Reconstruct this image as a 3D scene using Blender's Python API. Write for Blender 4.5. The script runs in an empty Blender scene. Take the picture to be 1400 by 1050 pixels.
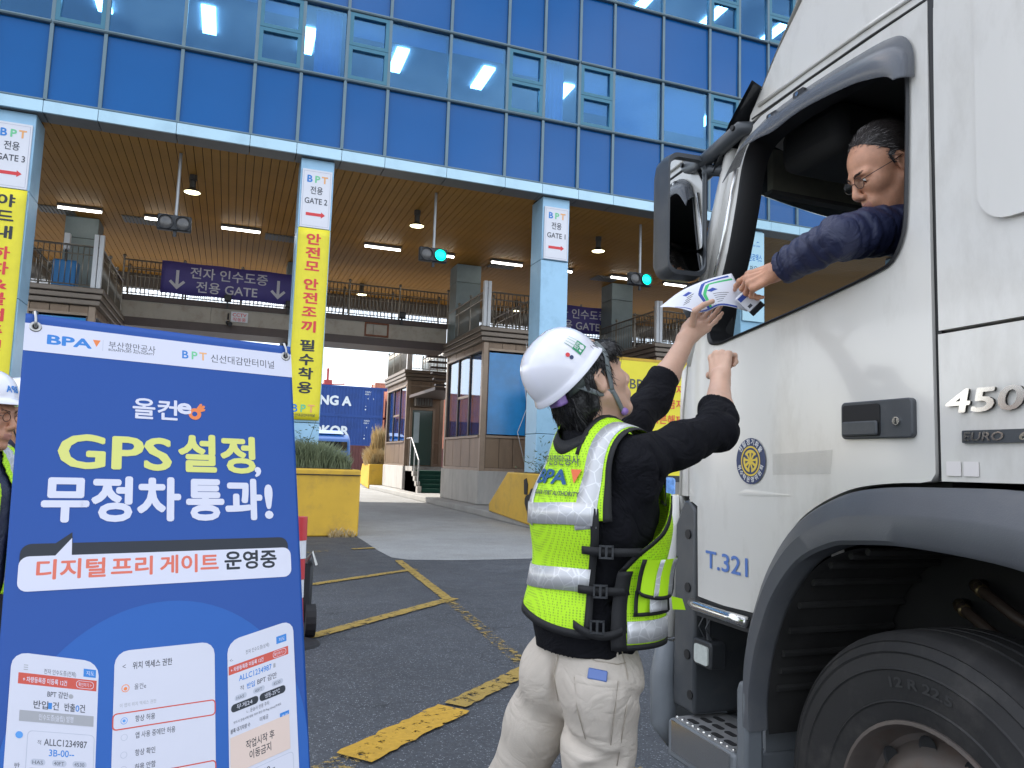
import bpy, bmesh, math, random
import numpy as np
from mathutils import Vector, Matrix
from mathutils.bvhtree import BVHTree
random.seed(7); RNG = np.random.default_rng(7)
SC = bpy.context.scene
COL = SC.collection
R = math.radians

# ------------------------------------------------------------------ camera
YAW, PITCH, ROLL, CAMH = R(20.0), R(5.9), R(1.879), 1.45
_cy, _sy, _cp, _sp = math.cos(YAW), math.sin(YAW), math.cos(PITCH), math.sin(PITCH)
FWD = Vector((_sy*_cp, _cy*_cp, _sp)); _r0 = Vector((_cy, -_sy, 0)); _u0 = _r0.cross(FWD)
RGT = _r0*math.cos(ROLL) + _u0*math.sin(ROLL)
UPV = _u0*math.cos(ROLL) - _r0*math.sin(ROLL)
cd = bpy.data.cameras.new('camera'); cam = bpy.data.objects.new('camera', cd); COL.objects.link(cam)
cd.sensor_width = 36; cd.lens = 27.0; cd.clip_start = 0.05; cd.clip_end = 3000
m3 = Matrix((RGT, UPV, -FWD)).transposed()
cam.matrix_world = Matrix.Translation((0, 0, CAMH)) @ m3.to_4x4()
SC.camera = cam

# ------------------------------------------------------------------ sky, sun, exposure
SUN_EL = R(42); SUN_DIR = Vector((-0.62, 0.78, 0)).normalized()       # towards the sun: behind the gate building, to the left
w = bpy.data.worlds.new('World'); SC.world = w; w.use_nodes = True
nt = w.node_tree; nt.nodes.clear()
wo = nt.nodes.new('ShaderNodeOutputWorld'); bg = nt.nodes.new('ShaderNodeBackground')
sky = nt.nodes.new('ShaderNodeTexSky'); sky.sky_type = 'NISHITA'; sky.sun_disc = False
sky.sun_elevation = SUN_EL; sky.sun_rotation = math.atan2(SUN_DIR.x, SUN_DIR.y)
sky.dust_density = 2.0; sky.air_density = 1.0
tc = nt.nodes.new('ShaderNodeTexCoord'); mp = nt.nodes.new('ShaderNodeMapping'); mp.inputs['Scale'].default_value = (1.6, 1.6, 3.4)
nz = nt.nodes.new('ShaderNodeTexNoise'); nz.inputs['Scale'].default_value = 1.7; nz.inputs['Detail'].default_value = 7; nz.inputs['Roughness'].default_value = .58
rp = nt.nodes.new('ShaderNodeValToRGB'); rp.color_ramp.elements[0].position = .43; rp.color_ramp.elements[1].position = .62
rp.color_ramp.elements[0].color = (.28, .28, .28, 1); rp.color_ramp.elements[1].color = (.92, .92, .92, 1)
mx = nt.nodes.new('ShaderNodeMix'); mx.data_type = 'RGBA'; mx.inputs['B'].default_value = (8.2, 8.6, 9.3, 1)
L = nt.links.new
L(tc.outputs['Generated'], mp.inputs['Vector']); L(mp.outputs['Vector'], nz.inputs['Vector']); L(nz.outputs['Fac'], rp.inputs['Fac'])
L(rp.outputs['Color'], mx.inputs['Factor']); L(sky.outputs['Color'], mx.inputs['A']); L(mx.outputs['Result'], bg.inputs['Color'])
L(bg.outputs['Background'], wo.inputs['Surface']); bg.inputs['Strength'].default_value = 0.14
sl = bpy.data.lights.new('sun', 'SUN'); sl.energy = 3.4; sl.angle = R(0.6); sl.color = (1.0, .95, .87)
so = bpy.data.objects.new('sun', sl); COL.objects.link(so)
sdir = Vector((SUN_DIR.x*math.cos(SUN_EL), SUN_DIR.y*math.cos(SUN_EL), math.sin(SUN_EL)))
so.rotation_euler = sdir.to_track_quat('Z', 'Y').to_euler(); so.location = sdir*60
vs = SC.view_settings; vs.view_transform = 'Standard'; vs.look = 'None'; vs.gamma = 1; vs.exposure = 1.12; vs.use_curve_mapping = False
SC.cycles.max_bounces = 8; SC.cycles.transparent_max_bounces = 12; SC.cycles.use_denoising = True

# ------------------------------------------------------------------ helpers: materials
MATS = {}
def mat(name, col=(.5, .5, .5), rough=.5, metal=0.0, var=.0, vscale=3.0, bump=0.0, bscale=60.0, coat=0.0, spec=.5, dirt=None, dscale=2.0, damt=.5, emit=None, estr=0, sss=0, alpha=1, vstretch=(1, 1, 1), trans=0.0, wr=None):
    if name in MATS: return MATS[name]
    m = bpy.data.materials.new(name); m.use_nodes = True; n = m.node_tree.nodes; l = m.node_tree.links.new
    b = n['Principled BSDF']; b.inputs['Base Color'].default_value = (*col, 1); b.inputs['Roughness'].default_value = rough
    b.inputs['Metallic'].default_value = metal; b.inputs['Specular IOR Level'].default_value = spec
    if coat: b.inputs['Coat Weight'].default_value = coat; b.inputs['Coat Roughness'].default_value = .06
    if sss: b.inputs['Subsurface Weight'].default_value = sss; b.inputs['Subsurface Radius'].default_value = (.012, .005, .003); b.inputs['Subsurface Scale'].default_value = .6
    if emit: b.inputs['Emission Color'].default_value = (*emit, 1); b.inputs['Emission Strength'].default_value = estr
    if alpha < 1: b.inputs['Alpha'].default_value = alpha
    if trans: b.inputs['Transmission Weight'].default_value = trans
    t = n.new('ShaderNodeTexCoord'); vec = t.outputs['Object']
    if vstretch != (1, 1, 1):
        mpn = n.new('ShaderNodeMapping'); mpn.inputs['Scale'].default_value = vstretch; l(vec, mpn.inputs['Vector']); vec2 = mpn.outputs['Vector']
    else: vec2 = vec
    cur = None
    if var:
        q = n.new('ShaderNodeTexNoise'); q.inputs['Scale'].default_value = vscale; q.inputs['Detail'].default_value = 6; q.inputs['Roughness'].default_value = .6; l(vec2, q.inputs['Vector'])
        r = n.new('ShaderNodeMapRange'); r.inputs['From Min'].default_value = .25; r.inputs['From Max'].default_value = .75; r.inputs['To Min'].default_value = 1-var; r.inputs['To Max'].default_value = 1+var
        l(q.outputs['Fac'], r.inputs['Value'])
        x = n.new('ShaderNodeMix'); x.data_type = 'RGBA'; x.blend_type = 'MULTIPLY'; x.inputs['Factor'].default_value = 1; x.inputs['A'].default_value = (*col, 1); l(r.outputs['Result'], x.inputs['B'])
        cur = x.outputs['Result']
        rr = n.new('ShaderNodeMapRange'); rr.inputs['To Min'].default_value = max(.02, rough-.5*var*rough); rr.inputs['To Max'].default_value = min(1, rough+.5*var*rough); l(q.outputs['Fac'], rr.inputs['Value']); l(rr.outputs['Result'], b.inputs['Roughness'])
    if dirt:
        q = n.new('ShaderNodeTexNoise'); q.inputs['Scale'].default_value = dscale; q.inputs['Detail'].default_value = 9; q.inputs['Roughness'].default_value = .68; l(vec2, q.inputs['Vector'])
        r = n.new('ShaderNodeMapRange'); r.inputs['From Min'].default_value = .5; r.inputs['From Max'].default_value = .72; r.inputs['To Max'].default_value = damt; l(q.outputs['Fac'], r.inputs['Value'])
        x = n.new('ShaderNodeMix'); x.data_type = 'RGBA'; x.inputs['A'].default_value = (*col, 1); x.inputs['B'].default_value = (*dirt, 1); l(r.outputs['Result'], x.inputs['Factor'])
        if cur: l(cur, x.inputs['A'])
        cur = x.outputs['Result']
    if cur: l(cur, b.inputs['Base Color'])
    if bump:
        q = n.new('ShaderNodeTexNoise'); q.inputs['Scale'].default_value = bscale; q.inputs['Detail'].default_value = 4; l(vec, q.inputs['Vector'])
        bp = n.new('ShaderNodeBump'); bp.inputs['Strength'].default_value = bump; bp.inputs['Distance'].default_value = .004; l(q.outputs['Fac'], bp.inputs['Height']); l(bp.outputs['Normal'], b.inputs['Normal'])
    if wr:
        amt, sc_, st_ = wr; mw = n.new('ShaderNodeMapping'); mw.inputs['Scale'].default_value = st_; l(vec, mw.inputs['Vector'])
        q = n.new('ShaderNodeTexNoise'); q.inputs['Scale'].default_value = sc_; q.inputs['Detail'].default_value = 3; q.inputs['Distortion'].default_value = 1.6; l(mw.outputs['Vector'], q.inputs['Vector'])
        s1 = n.new('ShaderNodeMath'); s1.operation = 'SUBTRACT'; s1.inputs[1].default_value = .5; l(q.outputs['Fac'], s1.inputs[0]); s2 = n.new('ShaderNodeMath'); s2.operation = 'ABSOLUTE'; l(s1.outputs[0], s2.inputs[0])
        b2 = n.new('ShaderNodeBump'); b2.inputs['Strength'].default_value = amt; b2.inputs['Distance'].default_value = .03; l(s2.outputs[0], b2.inputs['Height'])
        if b.inputs['Normal'].is_linked: l(b.inputs['Normal'].links[0].from_socket, b2.inputs['Normal'])
        l(b2.outputs['Normal'], b.inputs['Normal'])
    MATS[name] = m
    return m

# ------------------------------------------------------------------ helpers: meshes and objects
def link(name, me, parent=None, loc=None):
    o = bpy.data.objects.new(name, me); COL.objects.link(o)
    if parent is not None: o.parent = parent
    if loc is not None: o.location = loc
    return o
def tag(o, label=None, cat=None, group=None, kind=None):
    if label: o['label'] = label
    if cat: o['category'] = cat
    if group: o['group'] = group
    if kind: o['kind'] = kind
    return o
def thing(name, loc, label, cat, group=None, rz=0.0):
    o = bpy.data.objects.new(name, None); COL.objects.link(o); o.location = loc; o.rotation_euler = (0, 0, rz); o.empty_display_size = .1
    return tag(o, label, cat, group)
class MB:
    """collects shapes; build() links them as ONE mesh object, vertices given in world space are moved into the parent's frame"""
    def __init__(s): s.v = []; s.f = []; s.mi = []; s.mats = []; s.cm = 0
    def m(s, material):
        if material not in s.mats: s.mats.append(material)
        s.cm = s.mats.index(material); return s
    def add(s, v, f):
        k = len(s.v); s.v += [tuple(map(float, p)) for p in v]; s.f += [tuple(int(i)+k for i in q) for q in f]; s.mi += [s.cm]*len(f); return s
    def box(s, a, b, mtx=None):
        x0, y0, z0 = a; x1, y1, z1 = b
        v = [(x0,y0,z0),(x1,y0,z0),(x1,y1,z0),(x0,y1,z0),(x0,y0,z1),(x1,y0,z1),(x1,y1,z1),(x0,y1,z1)]
        if mtx is not None: v = [mtx @ Vector(p) for p in v]
        return s.add(v, [(0,3,2,1),(4,5,6,7),(0,1,5,4),(1,2,6,5),(2,3,7,6),(3,0,4,7)])
    def prism(s, poly, fn, d0, d1):
        """poly: 2-D outline, fn(a,b,d)->point, extruded from d0 to d1"""
        n = len(poly); v = [fn(a, b, d0) for a, b in poly]+[fn(a, b, d1) for a, b in poly]
        return s.add(v, [tuple(range(n))[::-1], tuple(range(n, 2*n))]+[(i, (i+1) % n, n+(i+1) % n, n+i) for i in range(n)])
    def tube(s, pts, r, seg=8, cap=True):
        pts = [Vector(p) for p in pts]; n = len(pts); rs = r if isinstance(r, (list, tuple)) else [r]*n
        t0 = (pts[1]-pts[0]).normalized(); u = t0.orthogonal().normalized(); rings = []
        for i, p in enumerate(pts):
            t = ((pts[min(i+1, n-1)]-pts[max(i-1, 0)])).normalized()
            u = (u-t*u.dot(t)).normalized(); w_ = t.cross(u)
            rings.append([p+(u*math.cos(2*math.pi*j/seg)+w_*math.sin(2*math.pi*j/seg))*rs[i] for j in range(seg)])
        v = [q for r_ in rings for q in r_]; f = []
        for i in range(n-1):
            for j in range(seg): f.append((i*seg+j, i*seg+(j+1) % seg, (i+1)*seg+(j+1) % seg, (i+1)*seg+j))
        if cap: f += [tuple(range(seg))[::-1], tuple(range((n-1)*seg, n*seg))]
        return s.add(v, f)
    def strip(s, pts, width_dir, w, thick_dir=None, th=0.002):
        """flat ribbon along pts, width w along width_dir(s), thickness th"""
        n = len(pts); wd = width_dir if isinstance(width_dir, list) else [width_dir]*n
        td = thick_dir if isinstance(thick_dir, list) else [thick_dir]*n
        v = []
        for i in range(n):
            p = Vector(pts[i]); a = Vector(wd[i]).normalized()*(w/2)
            t = Vector(td[i]).normalized()*th if td[i] is not None else Vector((0,0,0))
            v += [p-a, p+a, p+a+t, p-a+t]
        f = []
        for i in range(n-1):
            k = 4*i
            for j in range(4): f.append((k+j, k+(j+1) % 4, k+4+(j+1) % 4, k+4+j))
        f += [(3, 2, 1, 0), tuple(4*(n-1)+j for j in range(4))]
        return s.add(v, f)
    def lathe(s, prof, c, ax=(0,0,1), seg=24, a0=0, a1=2*math.pi):
        ax = Vector(ax).normalized(); u = ax.orthogonal().normalized(); w_ = ax.cross(u); c = Vector(c); full = abs(a1-a0-2*math.pi) < 1e-6
        m_ = seg if full else seg+1; v = []
        for r_, h in prof:
            for j in range(m_):
                a = a0+(a1-a0)*j/seg; v.append(c+ax*h+(u*math.cos(a)+w_*math.sin(a))*r_)
        f = []
        for i in range(len(prof)-1):
            for j in range(seg):
                k = (j+1) % m_
                f.append((i*m_+j, i*m_+k, (i+1)*m_+k, (i+1)*m_+j))
        return s.add(v, f)
    def mesh(s, name, smooth=False, origin=None, fix=True, ang=None):
        me = bpy.data.meshes.new(name); o = Vector(origin) if origin is not None else Vector((0,0,0))
        me.from_pydata([tuple(Vector(p)-o) for p in s.v], [], s.f)
        for m_ in s.mats: me.materials.append(m_)
        if s.mats: me.polygons.foreach_set('material_index', s.mi)
        if fix:
            bm = bmesh.new(); bm.from_mesh(me); bmesh.ops.recalc_face_normals(bm, faces=bm.faces); bm.to_mesh(me); bm.free()
        if smooth:
            me.polygons.foreach_set('use_smooth', [True]*len(me.polygons))
            if ang is not None: me.set_sharp_from_angle(angle=R(ang))
        me.update(); return me
    def build(s, name, parent=None, material=None, smooth=False, bevel=0, ang=None, fix=True, seg=2):
        if material is not None and not s.mats: s.mats = [material]
        og = parent_origin(parent)
        o = link(name, s.mesh(name, smooth, og, fix, ang), parent)
        if bevel:
            b = o.modifiers.new('bevel', 'BEVEL'); b.width = bevel; b.segments = seg; b.limit_method = 'ANGLE'; b.angle_limit = R(35); b.harden_normals = False
            o.data.polygons.foreach_set('use_smooth', [True]*len(o.data.polygons)); o.data.set_sharp_from_angle(angle=R(35))
        return o
def parent_origin(p):
    v = Vector((0, 0, 0))
    while p is not None: v += p.location; p = p.parent
    return v
def boxo(name, a, b, material, parent=None, bevel=0):
    return MB().m(material).box(a, b).build(name, parent, bevel=bevel)
def kids(o): return [c for c in bpy.data.objects if c.parent is o]
def copy_tree(o, parent=None, off=None):
    c = o.copy(); COL.objects.link(c)
    if parent is not None: c.parent = parent
    if off is not None: c.location = Vector(o.location)+Vector(off)
    for ch in kids(o): copy_tree(ch, c)
    return c
_tc = {}
def text_mesh(s, bold=0.0):
    """glyph mesh of size 1: (verts Nx2 with x from 0, faces, width)"""
    key = (s, bold)
    if key in _tc: return _tc[key]
    c = bpy.data.curves.new('txt', 'FONT'); c.body = s; c.size = 1; c.resolution_u = 3
    o = bpy.data.objects.new('txt', c); COL.objects.link(o)
    me = bpy.data.meshes.new_from_object(o)
    v = np.array([q.co[:] for q in me.vertices]) if len(me.vertices) else np.zeros((1, 3)); f = [tuple(p.vertices) for p in me.polygons]
    bpy.data.objects.remove(o); bpy.data.curves.remove(c); bpy.data.meshes.remove(me)
    v = v[:, :2]-np.array([v[:, 0].min(), 0])
    if bold:
        n = len(v); vv = []; ff = []; dz = []
        for i, (dx, dy) in enumerate([(0, 0), (1, 0), (-1, 0), (0, 1), (0, -1), (.7, .7), (-.7, .7), (.7, -.7), (-.7, -.7)]):
            vv.append(v+np.array([dx, dy])*bold); ff += [tuple(k+i*n for k in q) for q in f]; dz += [i*.00003]*n
        r = (np.vstack(vv), ff, v[:, 0].max(), np.array(dz))
    else: r = (v, f, v[:, 0].max(), np.zeros(len(v)))
    _tc[key] = r
    return r
def lettering(mb, s, size, fn, x, y, bold=0.0, width=None, align='l', asp=1.0, d=0.0):
    """write s with fn(u,v,d)->3-D point; (x,y) is baseline start/centre/end; width squeezes it to that length"""
    v, f, wd, dz = text_mesh(s, bold); sx = size*asp
    if width: sx = width/wd
    tot = wd*sx; x0 = x-(tot/2 if align == 'c' else tot if align == 'r' else 0)
    return mb.add([fn(x0+p[0]*sx, y+p[1]*size, d+e) for p, e in zip(v, dz)], f)
def rrect(x0, y0, x1, y1, r, n=5):
    p = []
    for cx, cy, a in ((x1-r, y1-r, 0), (x0+r, y1-r, 90), (x0+r, y0+r, 180), (x1-r, y0+r, 270)):
        for i in range(n+1): t = R(a+90*i/n); p.append((cx+r*math.cos(t), cy+r*math.sin(t)))
    return p
def circ(cx, cy, r, n=24, a0=0, a1=360): return [(cx+r*math.cos(R(a0+(a1-a0)*i/n)), cy+r*math.sin(R(a0+(a1-a0)*i/n))) for i in range(n if a1-a0 == 360 else n+1)]
# ================================================================== materials of the place
def ground_material(name, base, speck, sp_amt, bigvar, tint=None, crack=False):
    m = bpy.data.materials.new(name); m.use_nodes = True; n = m.node_tree.nodes; l = m.node_tree.links.new; b = n['Principled BSDF']
    t = n.new('ShaderNodeTexCoord').outputs['Object']
    def noise(s, d=5, r=.6):
        q = n.new('ShaderNodeTexNoise'); q.inputs['Scale'].default_value = s; q.inputs['Detail'].default_value = d; q.inputs['Roughness'].default_value = r; l(t, q.inputs['Vector']); return q.outputs['Fac']
    def mr(v, a, c, x, y):
        q = n.new('ShaderNodeMapRange'); q.inputs['From Min'].default_value = a; q.inputs['From Max'].default_value = c; q.inputs['To Min'].default_value = x; q.inputs['To Max'].default_value = y; l(v, q.inputs['Value']); return q.outputs['Result']
    def mixc(f, a, c, bt='MIX'):
        q = n.new('ShaderNodeMix'); q.data_type = 'RGBA'; q.blend_type = bt
        if isinstance(f, float): q.inputs['Factor'].default_value = f
        else: l(f, q.inputs['Factor'])
        for k, v in (('A', a), ('B', c)):
            if isinstance(v, tuple): q.inputs[k].default_value = (*v, 1)
            else: l(v, q.inputs[k])
        return q.outputs['Result']
    vo = n.new('ShaderNodeTexVoronoi'); vo.inputs['Scale'].default_value = 95; l(t, vo.inputs['Vector'])
    sep = n.new('ShaderNodeSeparateColor'); l(vo.outputs['Color'], sep.inputs['Color'])
    pick = mr(sep.outputs['Red'], .66, .97, 0.0, sp_amt); near = mr(vo.outputs['Distance'], .15, .5, 1.0, 0.0)
    mul = n.new('ShaderNodeMath'); mul.operation = 'MULTIPLY'; l(pick, mul.inputs[0]); l(near, mul.inputs[1])
    c = mixc(mul.outputs[0], base, speck)
    c = mixc(1.0, c, mr(noise(.35, 6, .65), .3, .7, 1-bigvar, 1+bigvar), 'MULTIPLY')
    c = mixc(1.0, c, mr(noise(40, 3), .3, .7, .72, 1.28), 'MULTIPLY')
    c = mixc(mr(noise(1.1, 8, .7), .56, .72, 0, .45), c, tuple(x*.55 for x in base))
    if crack:
        wv = n.new('ShaderNodeVectorMath'); wv.operation = 'MULTIPLY_ADD'; nc = n.new('ShaderNodeTexNoise'); nc.inputs['Scale'].default_value = 2.2; nc.inputs['Detail'].default_value = 6; l(t, nc.inputs['Vector']); l(nc.outputs['Color'], wv.inputs[0]); wv.inputs[1].default_value = (.9, .9, 0); l(t, wv.inputs[2])
        vc = n.new('ShaderNodeTexVoronoi'); vc.feature = 'DISTANCE_TO_EDGE'; vc.inputs['Scale'].default_value = .34; l(wv.outputs[0], vc.inputs['Vector'])
        c = mixc(mr(vc.outputs['Distance'], .0, .0035, .8, 0.0), c, tuple(x*.3 for x in base))
        v2 = n.new('ShaderNodeTexVoronoi'); v2.inputs['Scale'].default_value = .23; l(wv.outputs[0], v2.inputs['Vector']); s2 = n.new('ShaderNodeSeparateColor'); l(v2.outputs['Color'], s2.inputs['Color']); c = mixc(1.0, c, mr(s2.outputs['Green'], 0, 1, .82, 1.18), 'MULTIPLY')
        c = mixc(mr(noise(.55, 3, .5), .60, .70, 0, .5), c, tuple(x*.6 for x in base))
    if tint: c = mixc(mr(noise(.8, 5), .45, .7, 0, .5), c, tint)
    l(c, b.inputs['Base Color']); l(mr(noise(3), .3, .7, .62, .9), b.inputs['Roughness'])
    bp = n.new('ShaderNodeBump'); bp.inputs['Strength'].default_value = .55; bp.inputs['Distance'].default_value = .006; l(noise(150, 3), bp.inputs['Height']); l(bp.outputs['Normal'], b.inputs['Normal'])
    MATS[name] = m; return m
ASPH = ground_material('asphalt', (.058, .062, .070), (.38, .40, .42), .95, .28, None, True)
CONC = ground_material('concrete_road', (.31, .31, .30), (.15, .15, .15), .55, .16, (.24, .23, .21))
def worn_paint(name, col, wear):
    m = bpy.data.materials.new(name); m.use_nodes = True; n = m.node_tree.nodes; l = m.node_tree.links.new; b = n['Principled BSDF']
    t = n.new('ShaderNodeTexCoord').outputs['Object']
    q = n.new('ShaderNodeTexNoise'); q.inputs['Scale'].default_value = 16; q.inputs['Detail'].default_value = 12; q.inputs['Roughness'].default_value = .74; l(t, q.inputs['Vector'])
    r = n.new('ShaderNodeMapRange'); r.inputs['From Min'].default_value = wear; r.inputs['From Max'].default_value = wear+.05; l(q.outputs['Fac'], r.inputs['Value'])
    v = n.new('ShaderNodeTexNoise'); v.inputs['Scale'].default_value = 30; v.inputs['Detail'].default_value = 5; l(t, v.inputs['Vector'])
    x = n.new('ShaderNodeMix'); x.data_type = 'RGBA'; x.inputs['A'].default_value = (*col, 1); x.inputs['B'].default_value = (*[c*.55 for c in col], 1); l(v.outputs['Fac'], x.inputs['Factor'])
    l(x.outputs['Result'], b.inputs['Base Color']); b.inputs['Roughness'].default_value = .75; l(r.outputs['Result'], b.inputs['Alpha'])
    bp = n.new('ShaderNodeBump'); bp.inputs['Strength'].default_value = .5; bp.inputs['Distance'].default_value = .004; l(v.outputs['Fac'], bp.inputs['Height']); l(bp.outputs['Normal'], b.inputs['Normal'])
    MATS[name] = m; return m
PAINT = worn_paint('yellow_road_paint', (.44, .29, .06), .41); PAINTF = worn_paint('faded_yellow_road_paint', (.40, .27, .065), .515); PAINTK = worn_paint('thick_yellow_road_paint', (.66, .38, .035), .39)

SPAN = mat('spandrel_glass', (.006, .105, .33), .10, spec=.30, var=.06, vscale=.5)
ALU = mat('grey_blue_aluminium', (.13, .19, .22), .42, .55, var=.1, vscale=2)
SASH = mat('teal_sash_frame', (.05, .17, .24), .38, .3, var=.08)
FASC = mat('pale_blue_panel', (.46, .66, .76), .35, .15, var=.05, vscale=1.5, dirt=(.22, .36, .45), dscale=1.2, damt=.35)
PILL = mat('blue_pillar_panel', (.33, .55, .72), .36, .12, var=.06, vscale=1.2, dirt=(.12, .25, .36), dscale=1.5, damt=.4)
PILR = mat('shaded_pillar', (.20, .25, .26), .5, .1, var=.1)  # front pillar cladding with the rear row's shade put into the colour
DARK = mat('dark_gap', (.015, .015, .016), .8)
SOFF = mat('orange_soffit_plank', (.42, .205, .036), .6, .0, spec=.2, var=.12, vscale=1.0)
GREYM = mat('grey_metal', (.17, .17, .165), .5, .3, var=.1)
INW = mat('office_wall', (.22, .23, .25), .8); INC = mat('office_ceiling', (.30, .31, .33), .8)
LAMPW = mat('office_light_panel', (.9, .9, .9), .5, emit=(.93, 1, .96), estr=9)
BLIND = mat('window_blind', (.62, .74, .80), .7, var=.05, vscale=8)
def clear_glass(name, tint, ior=1.5, gcol=(1, 1, 1, 1)):
    m = bpy.data.materials.new(name); m.use_nodes = True; n = m.node_tree.nodes; l = m.node_tree.links.new; n.remove(n['Principled BSDF'])
    tr = n.new('ShaderNodeBsdfTransparent'); tr.inputs['Color'].default_value = (*tint, 1)
    gl = n.new('ShaderNodeBsdfGlossy'); gl.inputs['Roughness'].default_value = .02; gl.inputs['Color'].default_value = gcol
    lw = n.new('ShaderNodeLayerWeight'); lw.inputs['Blend'].default_value = .5; pw = n.new('ShaderNodeMath'); pw.operation = 'POWER'; pw.inputs[1].default_value = 4.5; r0 = ((ior-1)/(ior+1))**2
    mr = n.new('ShaderNodeMapRange'); mr.inputs['To Min'].default_value = r0; mr.inputs['To Max'].default_value = 1; mxs = n.new('ShaderNodeMixShader')
    l(lw.outputs['Facing'], pw.inputs[0]); l(pw.outputs[0], mr.inputs['Value'])
    l(mr.outputs['Result'], mxs.inputs[0]); l(tr.outputs[0], mxs.inputs[1]); l(gl.outputs[0], mxs.inputs[2]); l(mxs.outputs[0], n['Material Output'].inputs['Surface'])
    MATS[name] = m; return m
VIS = clear_glass('vision_glass', (.34, .57, .80), 2.0, (.36, .70, 1, 1)); CLEAR = clear_glass('clear_glass', (.85, .9, .9)); BLUEGL = clear_glass('blue_booth_glass', (.22, .55, .78), 1.6)

# ================================================================== ground, road, markings
def sheet(name, poly, z, m, kind='structure'):
    mb = MB().m(m).add([(x, y, z) for x, y in poly], [tuple(range(len(poly)))]); return tag(mb.build(name), kind=kind)
sheet('ground', [(-900, -900), (900, -900), (900, 1500), (-900, 1500)], 0, ASPH)
edge = [(2.34, 13.5), (2.33, 12.4), (2.37, 11.5), (2.55, 11.22), (3.2, 11.1), (3.9, 11.12), (4.6, 11.2), (5.3, 11.3), (6.4, 11.45), (7.6, 11.4), (9.2, 11.5)]
sheet('road', edge+[(9.2, 13), (8.9, 14.55), (8.9, 45), (60, 45), (60, 62), (-40, 62), (-40, 45), (2.34, 45)], .004, CONC)
def stripe(x0, y0, x1, y1, w0, m, z=.008):
    d = Vector((x1-x0, y1-y0, 0)).normalized(); s = Vector((-d.y, d.x, 0)); n = max(2, int(math.hypot(x1-x0, y1-y0)/.05)); L_, R_ = [], []
    for i in range(n+1):
        p = Vector((x0, y0, z)).lerp(Vector((x1, y1, z)), i/n); e0, e1 = (random.uniform(-.1, .1) for _ in '12')
        L_.append(p+s*w0*(.5+e0*.5)); R_.append(p-s*w0*(.5+e1*.5))
    mb = MB().m(m); v = L_+R_; k = n+1
    mb.add(v, [(i, i+1, k+i+1, k+i) for i in range(n)])
    return tag(mb.build('road_marking'), kind='structure')
stripe(2.40, 11.15, 2.27, 7.95, .115, PAINT); stripe(2.26, 7.9, 2.10, 5.2, .12, PAINTF, .0085)
stripe(2.44, 10.22, .2, 8.55, .115, PAINT, .012); stripe(.2, 8.55, -3, 6.2, .14, PAINTF, .0125)
stripe(2.34, 8.02, .2, 6.05, .135, PAINT, .0122); stripe(.2, 6.05, -2, 4.0, .15, PAINTF, .0127)
stripe(2.12, 5.24, 1.36, 4.55, .15, PAINT, .0124); stripe(1.34, 4.5, .66, 3.89, .22, PAINTK, .0135); stripe(.66, 3.89, -.6, 2.75, .17, PAINTF, .0129)
stripe(2.33, 12.7, 1.95, 12.55, .12, PAINT, .0126); stripe(1.6, 12.35, .3, 11.65, .13, PAINTF, .0131)
stripe(2.05, 4.6, 1.75, 1.9, .12, PAINTF, .0086)

# ================================================================== gate building
FY = 17.58; PER = 6.0; X00 = -22.01; NPER = 8; PAT = 'NWWNN'
bld = thing('office_building', (0, FY, 0), 'blue glass office block carried on pale pillars over the truck gates', 'building')
xs = [X00]
for k in range(NPER):
    for c in PAT: xs.append(xs[-1]+(1.5 if c == 'W' else 1.0))
rows = [(8.53, 10.24, 's'), (10.24, 11.98, 'v'), (11.98, 13.90, 's'), (13.90, 15.64, 'v'), (15.64, 17.56, 's'), (17.56, 19.30, 'v'), (19.30, 21.2, 's')]
_pm = {}
def pane_mesh(w_, h_, m, th=.02):
    k = (round(w_, 3), round(h_, 3), m.name)
    if k not in _pm: _pm[k] = MB().m(m).box((-w_/2, -th/2, -h_/2), (w_/2, th/2, h_/2)).mesh('pane')
    return _pm[k]
def sash_mesh(w_, h_):
    k = ('sash', w_, h_)
    if k not in _pm:
        mb = MB().m(SASH); b = .085
        mb.box((-w_/2, -.075, -h_/2), (-w_/2+b, .03, h_/2)); mb.box((w_/2-b, -.075, -h_/2), (w_/2, .03, h_/2))
        mb.box((-w_/2+b, -.074, -h_/2), (w_/2-b, .03, -h_/2+b)); mb.box((-w_/2+b, -.074, h_/2-b), (w_/2-b, .03, h_/2))
        _pm[k] = mb.mesh('sash')
    return _pm[k]
for ri, (z0, z1, kind) in enumerate(rows):
    for i in range(len(xs)-1):
        w_ = xs[i+1]-xs[i]; cx = (xs[i]+xs[i+1])/2; c = i % 5
        if kind == 's':
            o = link('spandrel_pane', pane_mesh(w_-.05, z1-z0-.06, SPAN), bld, (cx, 0, (z0+z1)/2))
            o.rotation_euler = (random.gauss(0, .007), 0, random.gauss(0, .006))
        elif c in (0, 3):
            h2 = (z1-z0-.09)/2
            for j in (0, 1):
                zc = z0+.045+h2*(j+.5)
                s_ = link('window_sash', sash_mesh(w_-.075, h2-.01), bld, (cx, 0, zc))
                g = link('pane', pane_mesh(w_-.075-.16, h2-.01-.16, VIS, .012), s_, (0, .01, 0)); g.rotation_euler = (random.gauss(0, .004), 0, random.gauss(0, .004))
        else:
            o = link('window_pane', pane_mesh(w_-.05, z1-z0-.06, VIS), bld, (cx, 0, (z0+z1)/2)); o.rotation_euler = (random.gauss(0, .002), 0, random.gauss(0, .002))
_ml = MB().m(ALU).box((-.035, -.075, 8.55), (.035, .06, 21.2)).mesh('mullion')
for x in xs: link('mullion', _ml, bld, (x, 0, 0))
_tr = {}
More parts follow.
